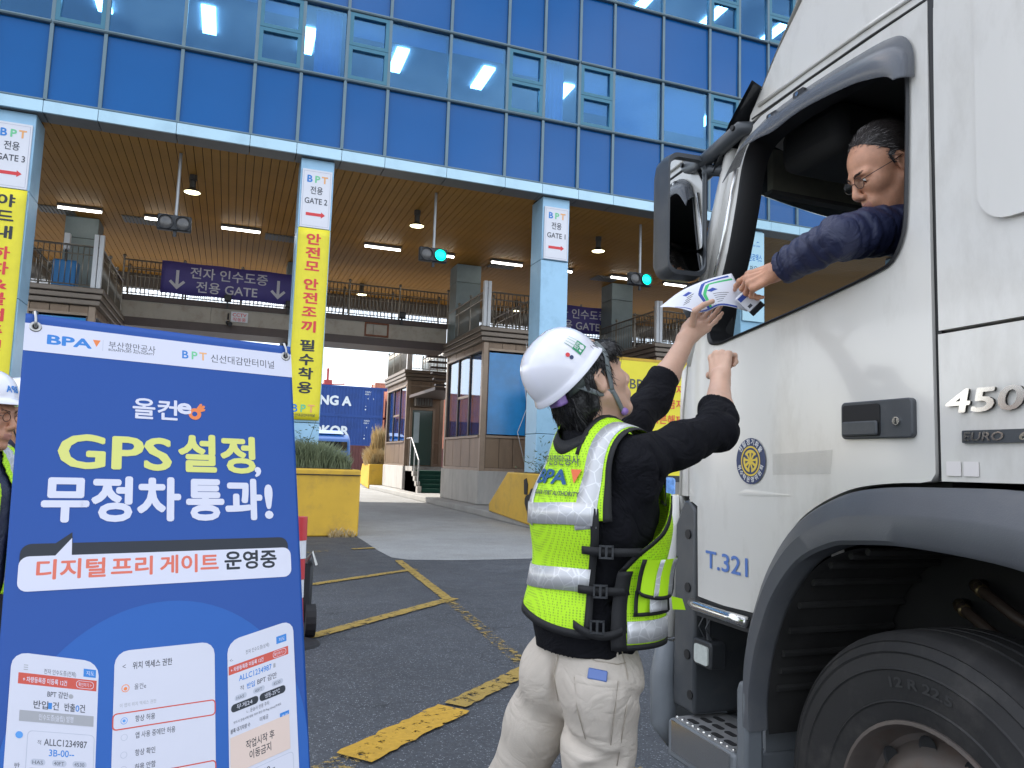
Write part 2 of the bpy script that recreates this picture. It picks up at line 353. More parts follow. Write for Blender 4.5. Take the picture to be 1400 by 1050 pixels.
for z0, z1, k in rows[:]+[(21.2, 21.3, 'e')]:
    for p in range(NPER):
        if 'm' not in _tr: _tr['m'] = MB().m(ALU).tube([(.02, -.07, 0), (PER-.02, -.07, 0)], .042, 8).box((.02, -.06, -.04), (PER-.02, .055, .04)).mesh('transom', True, ang=40)
        link('transom', _tr['m'], bld, (X00+p*PER, 0, z0))
# fascia and its underside, jointed at every mullion
_fm = {}
for i in range(len(xs)-1):
    w_ = round(xs[i+1]-xs[i], 2)
    if w_ not in _fm:
        mb = MB().m(FASC).box((.006, -.16, 8.25), (w_-.006, -.10, 8.49)); mb.m(GREYM).box((.008, -.10, 8.252), (w_-.008, .42, 8.30)); mb.m(FASC).box((.006, -.10, 8.44), (w_-.006, .06, 8.488))
        _fm[w_] = mb.mesh('fascia_panel')
    link('fascia_panel', _fm[w_], bld, (xs[i], 0, 0))
# soffit planks
XL, XR = X00, xs[-1]; SO0, SO1 = FY+.42, 32.4
_sp_ = MB().m(SOFF).box((.007, .0, 8.30), (.1875-.007, SO1-SO0, 8.325)).mesh('soffit_plank')
for k in range(int((XR-XL)/.1875)): link('soffit_plank', _sp_, bld, (XL+k*.1875, SO0-FY, 0))
boxo('soffit_backing', (XL, FY+.2, 8.33), (XR, SO1+.4, 8.42), DARK, bld)
boxo('rear_fascia', (XL, SO1+.005, 7.75), (XR, SO1+.35, 8.6), GREYM, bld)
# floors, rooms, unseen outer walls and parapet, extended to shade the forecourt
for k, z in enumerate((8.45, 12.05, 15.75, 19.4, 23.6)):
    boxo('floor_slab' if k < 4 else 'roof_slab', (XL, FY+.10, z), (XR, 33, z+.25), INC, bld)
boxo('core_wall', (XL+.3, 25.0, 8.72), (XR-.3, 25.2, 23.59), INW, bld)
boxo('end_wall', (XL-.25, FY-.1, 8.26), (XL-.005, 33, 24.2), FASC, bld); boxo('end_wall', (XR+.005, FY-.1, 8.26), (XR+.25, 33, 24.2), FASC, bld)
boxo('rear_wall', (XL, 33.01, 8.26), (XR, 33.3, 24.2), FASC, bld); boxo('roof_parapet', (XL, FY-.13, 21.32), (XR, FY+.1, 24.2), FASC, bld)
def office_light(x, y, z): boxo('ceiling_light', (x-.16, y-.62, z-.06), (x+.16, y+.62, z-.003), LAMPW, bld)
for fl, zc in enumerate((12.04, 15.74)):
    for k in range(16):
        for yy in (19.4, 22.0):
            office_light(-8.2+k*2.35+.5*fl, yy, zc)
def blind(i, ri, drop, m=BLIND):
    z0, z1, _ = rows[ri]; x0, x1 = xs[i]+.06, xs[i+1]-.06; n = max(3, int(drop/.05)); mb = MB().m(m)
    for j in range(n):
        zt = z1-.04-j*drop/n; mb.add([(x0, FY+.115, zt), (x1, FY+.115, zt), (x1, FY+.135, zt-drop/n*.9), (x0, FY+.135, zt-drop/n*.9)], [(0, 1, 2, 3)])
    o = mb.build('window_blind', bld); return o
i0 = 15                                   # mullion 0 of the photo is xs[15]
for i, d in ((6, .42), (7, .36), (11, 1.62), (12, 1.25), (5, .5), (8, .55), (10, 1.2), (2, .2), (3, .35), (13, 1.3), (16, .5), (17, 1.5), (18, .9)): blind(i0+i, 1, d)
for i, d in ((11, .3), (13, .4), (16, .6), (17, .5)): blind(i0+i, 3, d)
for i, (a, b_) in ((4, (.28, .9)), (9, (.16, .66)), (14, (.1, .5))):          # curtains drawn to one side
    x0 = xs[i0+i]; mb = MB().m(BLIND); n = 14
    v = []
    for j in range(n+1):
        v += [(x0+a+(b_-a)*j/n, FY+.2+.025*math.sin(j*1.9), 10.28), (x0+a+(b_-a)*j/n, FY+.2+.025*math.sin(j*1.9), 11.95)]
    mb.add(v, [(2*j, 2*j+2, 2*j+3, 2*j+1) for j in range(n)]); mb.build('curtain', bld, smooth=True)
# pillars, clad in stacked panels
def pillar(cx, y0, w_, m, joints):
    core = boxo('pillar', (cx-w_/2+.02, y0+.02, joints[0]), (cx+w_/2-.02, y0+w_-.02, 8.29), DARK, bld)
    for a, b_ in zip(joints[:-1], joints[1:]): boxo('cladding_panel', (cx-w_/2, y0, a+.006), (cx+w_/2, y0+w_, b_-.006), m, core, bevel=.012)
for cx in (-10.51, -4.51, 1.49, 7.455, 13.47, 19.49):
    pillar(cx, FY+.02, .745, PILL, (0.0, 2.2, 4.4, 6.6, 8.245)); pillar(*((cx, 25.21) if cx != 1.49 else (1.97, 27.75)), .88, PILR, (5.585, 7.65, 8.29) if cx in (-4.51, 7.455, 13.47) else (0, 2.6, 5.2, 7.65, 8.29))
# ================================================================== signs on the pillars
WHITE = mat('white_sign', (.74, .74, .78), .4, var=.03); YEL = mat('yellow_banner', (.83, .72, .03), .5, var=.06, vscale=4); INKB = mat('dark_ink', (.02, .025, .035), .5); INKG = mat('grey_ink', (.06, .065, .08), .5)
REDI = mat('red_ink', (.70, .045, .05), .5); BLUI = mat('blue_ink', (.03, .22, .62), .5); GRNI = mat('green_ink', (.18, .60, .30), .5); ORGI = mat('orange_ink', (.85, .42, .16), .5); BDR = mat('sign_border', (.45, .45, .52), .5)
YFD = FY-.0
def arrow_right(mb, fn, x0, x1, y, h, d): mb.add([fn(a, b, d) for a, b in ((x0, y-h*.5), (x1-h*1.3, y-h*.5), (x1-h*1.3, y-h), (x1, y), (x1-h*1.3, y+h), (x1-h*1.3, y+h*.5), (x0, y+h*.5))], [tuple(range(7))])
def bpt(mb, fn, x, y, s, d, bold=.03):
    for ch, m, dx in (('B', BLUI, 0), ('P', GRNI, .78), ('T', ORGI, 1.42)):
        mb.m(m); lettering(mb, ch, s, fn, x+dx*s, y, bold, d=d)
def gate_sign(cx, n, lab):
    y = FY-.03; w_ = .66; z0, z1 = 6.62, 7.98
    t = thing('gate_sign', (cx, y, z0), lab, 'sign')
    boxo('sign_board', (cx-w_/2, y, z0), (cx+w_/2, y+.045, z1), WHITE, t, bevel=.004)
    fn = lambda u, v, d: (cx+u, y-.002-d, z0+v)
    mb = MB(); mb.m(BDR)
    for a in ((-.30, .04, .30, .047), (-.30, 1.31, .30, 1.317), (-.30, .047, -.293, 1.31), (.293, .047, .30, 1.31)): mb.add([fn(a[0], a[1], 0), fn(a[2], a[1], 0), fn(a[2], a[3], 0), fn(a[0], a[3], 0)], [(0, 1, 2, 3)])
    bpt(mb, fn, -.215, 1.06, .225, .001); mb.m(INKG)
    lettering(mb, '전용', .20, fn, 0, .80, .012, align='c', width=.27, d=.001); lettering(mb, 'GATE %s' % n, .185, fn, 0, .56, .014, align='c', width=.50, d=.001)
    mb.build('lettering', t, fix=False); mb = MB().m(REDI); arrow_right(mb, fn, -.21, .22, .31, .07, .001); mb.build('arrow', t, fix=False)
gate_sign(1.49, '2', 'white gate sign with red arrow reading GATE 2 above the yellow safety helmet banner')
gate_sign(7.455, '1', 'white gate sign with red arrow reading GATE 1 on a plain pale blue pillar')
gate_sign(-4.51, '3', 'white gate sign with red arrow reading GATE 3 above a yellow banner')
def yellow_banner(cx, z0, z1, chars, lab, foot):
    y = FY-.028; t = thing('vertical_banner', (cx, y, z0), lab, 'banner'); w_ = .70; nz_ = 24
    mb = MB().m(YEL); v = []
    for i in range(nz_+1):
        for j in range(5): v.append((cx-w_/2+w_*j/4, y-.004*math.sin(i*1.3+j)-.003, z0+(z1-z0)*i/nz_))
    mb.add(v, [(i*5+j, i*5+j+1, i*5+j+6, i*5+j+5) for i in range(nz_) for j in range(4)]); o = mb.build('cloth', t, smooth=True)
    sm = o.modifiers.new('thick', 'SOLIDIFY'); sm.thickness = .004; sm.offset = -1
    fn = lambda u, v, d: (cx+u, y-.012-d, v); mb = MB()
    for ch, z, m in chars: mb.m(m); lettering(mb, ch, .275, fn, 0, z+.035, .030, align='c', width=.30)
    if foot: bpt(mb, fn, -.245, z0+.17, .24, .0, .02); mb.m(INKG); lettering(mb, '신선대감만터미널', .075, fn, 0, z0+.075, .004, align='c', width=.5)
    mb.build('lettering', t, fix=False)
seq = [(c, 0, REDI if i < 7 else INKB) for i, c in enumerate('안전모안전조끼필수착용')]
zz = [6.22, 5.905, 5.59, 5.176, 4.861, 4.547, 4.215, 3.785, 3.47, 3.155, 2.84]
yellow_banner(1.49, 2.26, 6.60, [(c, z, m) for (c, _, m), z in zip(seq, zz)], 'yellow banner with red and black letters about safety helmets, on the GATE 2 pillar', True)
yellow_banner(-4.51, 1.30, 6.60, [(c, (6.22, 5.9, 5.57, 5.15, 4.84, 4.53, 4.22, 3.9, 3.58, 3.27)[k], m) for k, (c, m) in enumerate((('야', INKB), ('드', INKB), ('내', INKB), ('하', REDI), ('차', REDI), ('&', REDI), ('불', REDI), ('법', REDI), ('주', REDI), ('정', REDI)))], 'yellow banner with black and red letters on the GATE 3 pillar', False)
# sign seen through the cab window
t = thing('gate_sign', (13.47, FY-.05, 6.0), 'pale blue gate sign with small logo, seen through the truck cab', 'sign')
LBLU = mat('pale_blue_sign', (.55, .78, .88), .4); boxo('sign_board', (13.11, FY-.06, 5.6), (13.83, FY-.015, 8.17), LBLU, t, bevel=.004)
fn = lambda u, v, d: (13.47+u, FY-.062-d, v); mb = MB().m(BLUI); lettering(mb, '동원로엑스', .24, fn, 0, 7.33, .014, align='c', width=.56); lettering(mb, 'Dongwon Loex', .10, fn, 0, 7.74, .0, align='c', width=.44)
mb.add([fn(.08, 7.83, 0), fn(.14, 7.90, 0), fn(.2, 7.86, 0), fn(.14, 7.87, 0)], [(0, 1, 2, 3)]); mb.m(INKG); lettering(mb, '전용', .22, fn, 0, 7.0, .008, align='c', width=.26); lettering(mb, 'GATE 0', .2, fn, 0, 6.68, .008, align='c', width=.5); mb.build('lettering', t, fix=False)

# ================================================================== signals, lamps, tubes under the soffit
BLK = mat('black_housing', (.025, .027, .03), .45, var=.1); STEEL = mat('stainless_steel', (.45, .44, .42), .28, .95, var=.12, vscale=6); POLE = mat('grey_pole', (.42, .43, .43), .4, .4)
LENS = mat('dark_lens', (.10, .095, .09), .22, spec=.6, var=.2, vscale=20); GRN = mat('green_signal_light', (.0, .6, .4), .3, emit=(.0, .85, .55), estr=1.7)
def signal(x, y, z, lit, lab):
    t = thing('traffic_signal', (x, y, z), lab, 'traffic light', 'two lamp signals hanging over the lanes')
    boxo('housing', (x-.36, y, z-.18), (x+.36, y+.16, z+.18), BLK, t, bevel=.03)
    MB().m(POLE).tube([(x+.02, y+.09, z+.15), (x+.02, y+.09, 8.29)], .035, 10).build('pole', t, smooth=True, ang=40); MB().m(BLK).tube([(x+.02, y+.09, z-.17), (x+.02, y+.09, z-.30)], .04, 8).build('pole_end', t)
    for k, dx in enumerate((-.18, .18)):
        m = GRN if (lit and k) else LENS
        MB().m(m).lathe([(0, -.03), (.07, -.027), (.12, -.015), (.145, 0)], (x+dx, y-.004, z), (0, 1, 0), 20).build('lens', t, smooth=True)
        MB().m(BLK).lathe([(.15, .0), (.165, .0), (.165, -.05), (.152, -.05), (.15, 0)], (x+dx, y, z), (0, 1, 0), 20).build('visor_ring', t, smooth=True, ang=40)
signal(-1.5, 18.6, 6.63, False, 'unlit two lamp signal hanging before the purple gate banner')
signal(4.54, 18.6, 6.65, True, 'green lit signal hanging between the GATE 2 and GATE 1 pillars')
signal(10.5, 18.6, 6.70, True, 'green lit signal hanging in the lane right of the GATE 1 pillar')
LAMPY = mat('warm_lamp_glow', (1, .95, .6), .4, emit=(1, .93, .55), estr=4.5); TUBE = mat('fluorescent_glow', (1, 1, 1), .4, emit=(1, .97, .88), estr=6); OLDM = mat('old_lamp_metal', (.12, .12, .11), .5, .6)
def hang_lamp(x, y, lab):
    t = thing('hanging_lamp', (x, y, 7.75), lab, 'lamp', 'round lamps hanging from the soffit')
    MB().m(OLDM).tube([(x, y, 8.30), (x, y, 8.17)], .09, 10).tube([(x, y, 8.16), (x, y, 7.98)], [.075, .075], 10).build('ballast', t)
    MB().m(OLDM).lathe([(.05, 7.99), (.10, 7.95), (.20, 7.86), (.205, 7.85), (.19, 7.86)], (x, y, 0), (0, 0, 1), 20).build('reflector', t, smooth=True, ang=50)
    MB().m(LAMPY).lathe([(.185, 7.862), (.1, 7.845), (0, 7.84)], (x, y, 0), (0, 0, 1), 20).build('glowing_lens', t, smooth=True)
for x, y, lab in ((-1.27, 20.1, 'round glowing lamp hanging beside the unlit signal'), (4.45, 20.3, 'round glowing lamp hanging beside the green signal between GATE 2 and GATE 1'), (10.0, 20.3, 'round glowing lamp hanging right of the GATE 1 pillar'), (4.5, 30, 'round glowing lamp hanging far behind the footbridge railing'), (11.0, 30, 'round glowing lamp hanging far behind the bronze booth')): hang_lamp(x, y, lab)
tubes = [(-4.97, -3.84, 'above the pillar behind GATE 3'), (-2.75, -1.65, 'just behind the unlit signal'), (-.66, .47, 'left of the pillar behind GATE 2'), (3.62, 4.8, 'between the GATE 2 pillar and the green signal'), (5.55, 6.6, 'just behind the green signal before the rear pillar'), (7.89, 9.02, 'beside the rear pillar left of GATE 1'), (10.0, 10.9, 'just right of the GATE 1 pillar'), (12.4, 13.5, 'behind the signal right of GATE 1'), (14.6, 15.7, 'beyond the truck mirror')]
for a, b_, lab in tubes:
    t = thing('fluorescent_light', (a, 24.15, 8.2), 'lit tube light under the soffit '+lab, 'ceiling light', 'tube lights in a row under the soffit')
    boxo('tray', (a, 24.06, 8.22), (b_, 24.26, 8.299), GREYM, t); MB().m(TUBE).tube([(a+.02, 24.14, 8.195), (b_-.02, 24.14, 8.195)], .035, 8).build('tube', t)
GRL = mat('vent_grille', (.22, .19, .14), .6)
for x, lab in ((-5.6, 'left of the pillar behind GATE 3'), (-3.4, 'right of the pillar behind GATE 3'), (.62, 'beside the rear pillar at GATE 2'), (8.05, 'right next to the bronze booth roof column'), (12.05, 'near the signal right of GATE 1')):
    t = thing('ceiling_vent', (x, 24.6, 8.28), 'slatted vent panel in the soffit '+lab, 'vent', 'vent panels in the soffit')
    boxo('frame', (x, 24.45, 8.285), (x+.95, 25.15, 8.298), GRL, t)
    for k in range(9): boxo('slat', (x+.04+k*.1, 24.47, 8.262), (x+.09+k*.1, 25.13, 8.284), GREYM, t)

# ================================================================== railings, footbridges, booths
RAIL = mat('bronze_steel_rail', (.26, .235, .20), .34, .8, var=.12, vscale=8); BALL = RAIL
_rm = {}
def railing(parent, p0, p1, z, h=1.12, posts=None, lower=True):
    p0, p1 = Vector((*p0, z)), Vector((*p1, z)); d = p1-p0; Ln = d.length; n = posts or max(1, round(Ln/1.75)); og = parent_origin(parent)
    if 'b' not in _rm:
        _rm['b'] = MB().m(RAIL).tube([(0, 0, 0), (0, 0, 1)], .0125, 6).mesh('baluster', True)
        _rm['p'] = MB().m(RAIL).tube([(0, 0, 0), (0, 0, 1.15)], .03, 8).lathe([(0, 1.15), (.04, 1.17), (.055, 1.21), (.04, 1.25), (0, 1.27)], (0, 0, 0), (0, 0, 1), 10).mesh('post', True, ang=50)
    for i in range(n+1):
        o = link('post', _rm['p'], parent, p0.lerp(p1, i/n)-og); o.scale = (1, 1, h/1.12)
    nb = int(Ln/.125)
    for i in range(1, nb):
        o = link('baluster', _rm['b'], parent, p0.lerp(p1, i/nb)-og+Vector((0, 0, .06))); o.scale = (1, 1, h-.10)
    up = Vector((0, 0, 1))
    MB().m(RAIL).tube([p0+up*h*.98, p1+up*h*.98], .027, 8).build('handrail', parent, smooth=True, ang=40)
    MB().m(RAIL).tube([p0+up*h*.78, p1+up*h*.78], .016, 6).build('mid_rail', parent, smooth=True, ang=40); MB().m(RAIL).tube([p0+up*.06, p1+up*.06], .018, 6).build('bottom_rail', parent, smooth=True, ang=40)
BEAM = mat('cream_bridge_panel', (.42, .38, .32), .6, var=.1, vscale=2, dirt=(.2, .13, .08), dscale=2.5, damt=.5); BRN = mat('dark_brown_trim', (.085, .062, .055), .5, .2, var=.12)
def bridge(x0, x1, y0, y1, lab, post=None):
    t = thing('footbridge', ((x0+x1)/2, y0, 5.3), lab, 'footbridge')
    boxo('soffit_channel', (x0, y0-.06, 5.33), (x1, y1+.06, 5.60), BRN, t)
    n = round((x1-x0)/2.6)
    for k in range(n):
        a, b_ = x0+(x1-x0)*k/n, x0+(x1-x0)*(k+1)/n
        boxo('side_panel', (a+.006, y0, 5.605), (b_-.006, y0+.08, 6.13), BEAM, t); boxo('side_panel', (a+.006, y1-.08, 5.605), (b_-.006, y1, 6.13), BEAM, t)
    boxo('top_channel', (x0, y0-.05, 6.132), (x1, y1+.05, 6.31), BRN, t)
    railing(t, (x0, y0+.02), (x1, y0+.02), 6.31); railing(t, (x0, y1-.02), (x1, y1-.02), 6.31)
    return t
br = bridge(-3.45, 7.02, 26.25, 27.6, 'cream footbridge with steel railing spanning from the GATE 3 booth to the GATE 1 booth')
RUST = mat('rusty_frame', (.20, .075, .04), .8, var=.3, vscale=20)
fr = MB().m(RUST)
for a in ((4.10, 5.64, 4.15, 6.12), (4.88, 5.64, 4.93, 6.12), (4.15, 5.64, 4.88, 5.70), (4.15, 6.07, 4.88, 6.12)): fr.box((a[0], 26.21, a[1]), (a[2], 26.25, a[3]))
fr.build('rusty_sign_frame', br)
bridge(8.75, 19.3, 26.25, 27.6, 'cream footbridge right of the GATE 1 booth behind the yellow notice board')
PURP = mat('purple_banner_cloth', (.075, .06, .26), .6, var=.08, vscale=5); LAVE = mat('pale_lettering', (.60, .60, .66), .5)
def purple(x0, x1, lab):
    y = 26.16; t = thing('hanging_banner', (x0, y, 6.4), lab, 'banner', 'purple gate banners on the footbridges')
    mb = MB().m(PURP); n = 24; v = []
    for i in range(n+1):
        for z in (6.44, 6.8, 7.15, 7.47): v.append((x0+(x1-x0)*i/n, y-.012*math.sin(i*.9+z*2), z+.012*math.sin(i*.8)))
    mb.add(v, [(i*4+j, i*4+j+4, i*4+j+5, i*4+j+1) for i in range(n) for j in range(3)]); o = mb.build('cloth', t, smooth=True); sm = o.modifiers.new('thick', 'SOLIDIFY'); sm.thickness = .006; sm.offset = 1
    c = (x0+x1)/2; fn = lambda u, v_, d: (c+u, y-.03-d, v_); mb = MB().m(LAVE)
    lettering(mb, '전자 인수도증', .40, fn, 0, 7.02, .012, align='c', width=2.35); lettering(mb, '전용 GATE', .40, fn, -.05, 6.58, .012, align='c', width=1.85)
    mb.build('lettering', t, fix=False)
    for s in (-1.55, 1.52):
        mb = MB().m(LAVE); mb.add([fn(s+a, 6.58+b_, 0) for a, b_ in ((-.045, .62), (-.045, .12), (.045, .12), (.045, .62))], [(0, 1, 2, 3)])
        mb.add([fn(s+a, 6.58+b_, .0004) for a, b_ in ((-.24, .24), (-.18, .30), (0, .12), (0, 0))], [(0, 1, 2, 3)]); mb.add([fn(s+a, 6.58+b_, .0005) for a, b_ in ((.24, .24), (.18, .30), (0, .12), (0, 0))], [(0, 1, 2, 3)]); mb.build('arrow', t, fix=False)
purple(-2.36, 1.68, 'purple cloth banner with white arrows on the railing left of the GATE 2 pillar'); purple(10.1, 14.14, 'purple cloth banner with white arrow right of the GATE 1 pillar')
for x, lab in ((-.35, 'under the purple banner'), (1.55, 'at the right end of the purple banner'), (5.35, 'between GATE 2 and GATE 1')):
    t = thing('floodlight', (x, 26.1, 6.3), 'small black spotlight on the footbridge edge '+lab, 'spotlight', 'small spotlights on the footbridge')
    boxo('lamp_body', (x-.11, 25.98, 6.33), (x+.11, 26.13, 6.55), BLK, t, bevel=.03); boxo('bracket', (x-.03, 26.10, 6.12), (x+.03, 26.19, 6.34), BLK, t)
t = thing('security_camera', (-.1, 26.1, 5.5), 'small camera with red lettered plate under the footbridge edge', 'camera')
boxo('plate', (-.22, 26.2, 5.72), (.30, 26.24, 6.05), WHITE, t); mb = MB().m(REDI); lettering(mb, 'CCTV', .15, lambda u, v_, d: (.04+u, 26.196-d, v_), 0, 5.9, .01, align='c', width=.42); lettering(mb, '작동중', .13, lambda u, v_, d: (.04+u, 26.196-d, v_), 0, 5.75, .008, align='c', width=.4); mb.build('lettering', t, fix=False)
MB().m(BLK).tube([(-.3, 26.1, 5.95), (-.3, 26.0, 5.75)], .03, 8).tube([(-.3, 26.12, 5.66), (-.22, 25.86, 5.58)], .07, 10).build('camera_body', t, smooth=True, ang=40)

BRZ = mat('bronze_wall_panel', (.235, .165, .11), .42, .45, var=.22, vscale=1.2, dirt=(.12, .085, .06), dscale=1.7, damt=.6, vstretch=(1, 1, .35)); BRT = mat('bronze_trim', (.30, .225, .165), .4, .5, var=.15); BASEC = mat('stained_concrete', (.42, .40, .37), .85, var=.15, vscale=2.2, dirt=(.16, .14, .12), dscale=1.4, damt=.6, vstretch=(1, 1, .3), bump=.3); PAR = mat('bronze_parapet', (.21, .17, .135), .42, .4, var=.15, vscale=1.5)
WHM = mat('white_metal', (.72, .73, .74), .45, .1, var=.05); BLUEW = mat('blue_window_film', (.02, .26, .62), .2, spec=.6, var=.25, vscale=1.4); CUR = mat('pale_curtain', (.45, .55, .60), .8, var=.1, vscale=4)
def booth(x0, x1, y0, y1, z0, ztop, lab, film=True, lane='left', cols=True, panel_n=8):
    zb = z0+1.0; zs0, zs1 = zb+1.05, ztop-.72; g = .008; par = .46
    t = thing('booth', ((x0+x1)/2, (y0+y1)/2, z0), lab, 'booth', 'bronze clad gate booths')
    boxo('base', (x0-.04, y0-.04, z0), (x1+.04, y1+.04, zb), BASEC, t, bevel=.02)
    boxo('core', (x0+.35, y0+.35, zb), (x1-.35, y1-.35, zs0-.02), DARK, t); boxo('inner_wall', (x0+.9, y0+.9, zb), (x1-.2, y1-.9, zs1), mat('booth_inside', (.10, .10, .10), .8), t)
    for (a, b_) in ((x0, y0), (x1, y0), (x0, y1), (x1, y1)):
        sx, sy = (1 if a == x0 else -1), (1 if b_ == y0 else -1)
        boxo('corner_post', (min(a, a+.17*sx), min(b_, b_+.17*sy), zb), (max(a, a+.17*sx), max(b_, b_+.17*sy), ztop-par), BRT, t, bevel=.01)
    def face(axis, c, a0, a1, n, nw, window, out):
        # panels on a wall lying at coordinate c of the other axis; out = outward sign
        def bx(name, a, b_, za, zb_, d0, d1, m, par_=t):
            lo, hi = sorted((c-out*d0, c-out*d1))
            return boxo(name, (lo, a, za) if axis == 'y' else (a, lo, za), (hi, b_, zb_) if axis == 'y' else (b_, hi, zb_), m, par_)
        for za, zb_ in ((zb+.10, zs0-.06), (zs1+.08, ztop-par-.01)):
            for k in range(n): bx('wall_panel', a0+(a1-a0)*k/n+g, a0+(a1-a0)*(k+1)/n-g, za, zb_, .022+.004*(k % 2), .08, BRZ)
        bx('plinth_trim', a0, a1, zb, zb+.09, .0, .08, BRT); bx('sill', a0, a1, zs0-.05, zs0+.02, -.03, .10, BRT); bx('head_trim', a0, a1, zs1, zs1+.07, -.02, .10, BRT)
        if window:
            for k in range(nw):
                p0, p1 = a0+(a1-a0)*k/nw, a0+(a1-a0)*(k+1)/nw
                bx('window_pane', p0+.045, p1-.045, zs0+.06, zs1-.05, .07, .082, BLUEW if window == 'film' else BLUEGL)
                if window != 'film': bx('curtain', p0+.05, p1-.05, zs0+.06, zs1-.06, .16, .17, CUR)
            for k in range(nw+1):
                p = a0+(a1-a0)*k/nw; bx('window_bar', max(a0, p-.04), min(a1, p+.04), zs0+.021, zs1-.001, .03, .095, BRN)
            if nw >= 3: p0, p1 = a0+(a1-a0)/nw, a0+2*(a1-a0)/nw; bx('window_bar', p0+.04, p1-.04, (zs0+zs1)/2-.04, (zs0+zs1)/2+.04, .035, .094, BRT)
        else:
            for k in range(n): bx('wall_panel', a0+(a1-a0)*k/n+g, a0+(a1-a0)*(k+1)/n-g, zs0+.03, zs1-.01, .022, .08, BRZ)
    face('y', x0, y0+.17, y1-.17, panel_n, 3, 'clear' if lane == 'left' else None, -1); face('y', x1, y0+.17, y1-.17, panel_n, 3, 'clear' if lane == 'right' else None, 1)
    face('x', y0, x0+.17, x1-.17, 3 if x1-x0 > 1.4 else 2, 1, 'film' if film else None, -1); face('x', y1, x0+.17, x1-.17, 3, 1, None, 1)
    for k in range(3):
        e = .10+.035*k; za = ztop-par+k*par/3
        boxo('parapet_band', (x0-e, y0-e, za+.005), (x1+e, y1+e, za+par/3-.012), PAR, t, bevel=.02)
    boxo('roof', (x0+.02, y0+.02, ztop-.3), (x1-.02, y1-.02, ztop+.01), GREYM, t)
    e = .12; q = ztop+.01
    if cols:
        xe = x0+.05 if lane == 'left' else x1-.05
        for k in (0, 1): boxo('corner_column', (xe-.11+k*.125, y0-.08, q), (xe-.11+k*.125+.105, y0+.06, q+1.40), WHM, t, bevel=.006)
    railing(t, (x0-.02, y0+.1), (x0-.02, y1-.05), q, 1.1, 3); railing(t, (x1+.02, y0+.1), (x1+.02, y1-.05), q, 1.1, 3); railing(t, (x0+.1, y0), (x1, y0), q, 1.1, 1)
    return t
bt = booth(7.05, 8.72, 22.0, 26.2, .2, 5.57, 'bronze booth with blue filmed window behind the GATE 1 pillar')
MB().m(WHM).tube([(8.35, 21.93, 5.5), (8.42, 21.90, 5.0), (8.36, 21.92, 4.0), (8.5, 21.9, 3.2), (8.2, 21.9, 2.4), (8.45, 21.9, 1.5)], .012, 6).build('hanging_cable', bt, smooth=True)
bt2 = booth(7.05, 8.72, 32.6, 37.0, .2, 5.35, 'sunlit far booth beyond the green steps', film=False)
bt3 = booth(-5.1, -3.45, 22.0, 26.2, .2, 5.57, 'bronze booth behind the GATE 3 pillar, beside the purple banner', lane='right')
bt4 = booth(13.05, 14.7, 22.0, 26.2, .2, 5.57, 'bronze booth two gates right, behind the pale blue gate sign')
# things left on the booth roofs
t = thing('mobility_box', (-4.35, 22.6, 5.6), 'blue boxed machine behind the railing on the GATE 3 booth roof', 'machine'); boxo('cabinet', (-4.6, 22.4, 5.59), (-4.05, 22.9, 6.35), mat('bright_blue_box', (.02, .20, .50), .45), t, bevel=.03); boxo('control_head', (-4.38, 22.35, 6.60), (-4.24, 22.5, 7.05), WHM, t, bevel=.02); MB().m(BLK).tube([(-4.3, 22.4, 6.3), (-4.31, 22.38, 6.62)], .03, 8).build('neck', t)
# islands
ISL = mat('island_concrete', (.34, .33, .31), .9, var=.15, vscale=1.5, bump=.4)
for a, b_, lab in ((6.5, 8.85, 'raised concrete island carrying the GATE 1 booth'), (.15, 2.3, 'raised concrete island at the GATE 2 pillar'), (-5.6, -3.2, 'raised concrete island beside the booth at the purple banner'), (12.4, 14.85, 'raised concrete island under the pale blue logo sign')):
    t = tag(boxo('traffic_island', (a, 14.8, 0), (b_, 40, .19), ISL, bevel=.03), lab, 'island', 'gate islands')
# steps with green carpet between the booths, door, air conditioner
CARP = mat('green_carpet', (.012, .07, .05), .9, bump=.4, bscale=200)
t = thing('stair_flight', (7.6, 29.5, .2), 'green carpeted steps with a steel handrail between two bronze booths', 'stairs')
for k in range(5): boxo('step', (7.15, 29.6+k*.28, .19), (8.3, 31.9, .36+k*.17), CARP, t)
for k in range(5): boxo('stringer', (6.98, 29.55+k*.28, .19), (7.14, 31.9, .44+k*.19), BASEC, t)
MB().m(STEEL).tube([(7.0, 29.6, .5), (7.0, 29.6, 1.45), (7.0, 31.0, 2.35), (7.0, 31.9, 2.35)], .03, 8).tube([(7.0, 30.4, .9), (7.0, 30.4, 1.95)], .02, 6).tube([(7.0, 31.2, 1.2), (7.0, 31.2, 2.3)], .02, 6).build('handrail', t, smooth=True, ang=40)
t = thing('doorway', (7.6, 32.0, 1.2), 'open booth door at the top of the green steps', 'door')
boxo('frame', (7.2, 32.40, 1.2), (7.3, 32.52, 3.6), BRT, t); boxo('frame', (8.2, 32.40, 1.2), (8.3, 32.52, 3.6), BRT, t); boxo('lintel', (7.2, 32.40, 3.6), (8.3, 32.52, 3.7), BRT, t); boxo('door_leaf', (7.31, 32.44, 1.25), (8.19, 32.50, 3.59), mat('dim_glass_door', (.06, .10, .09), .15), t); boxo('door_blind', (7.38, 32.42, 2.2), (7.62, 32.438, 3.5), CUR, t)
t = thing('air_conditioner', (7.6, 32.2, 3.75), 'old window air conditioner above the booth door', 'air conditioner'); boxo('case', (7.35, 32.1, 3.75), (8.1, 32.5, 4.25), mat('dull_ac_case', (.12, .10, .085), .5, .3), t, bevel=.02)
for k in range(6): boxo('grille_slat', (7.4+k*.115, 32.07, 3.8), (7.46+k*.115, 32.099, 4.2), GREYM, t)
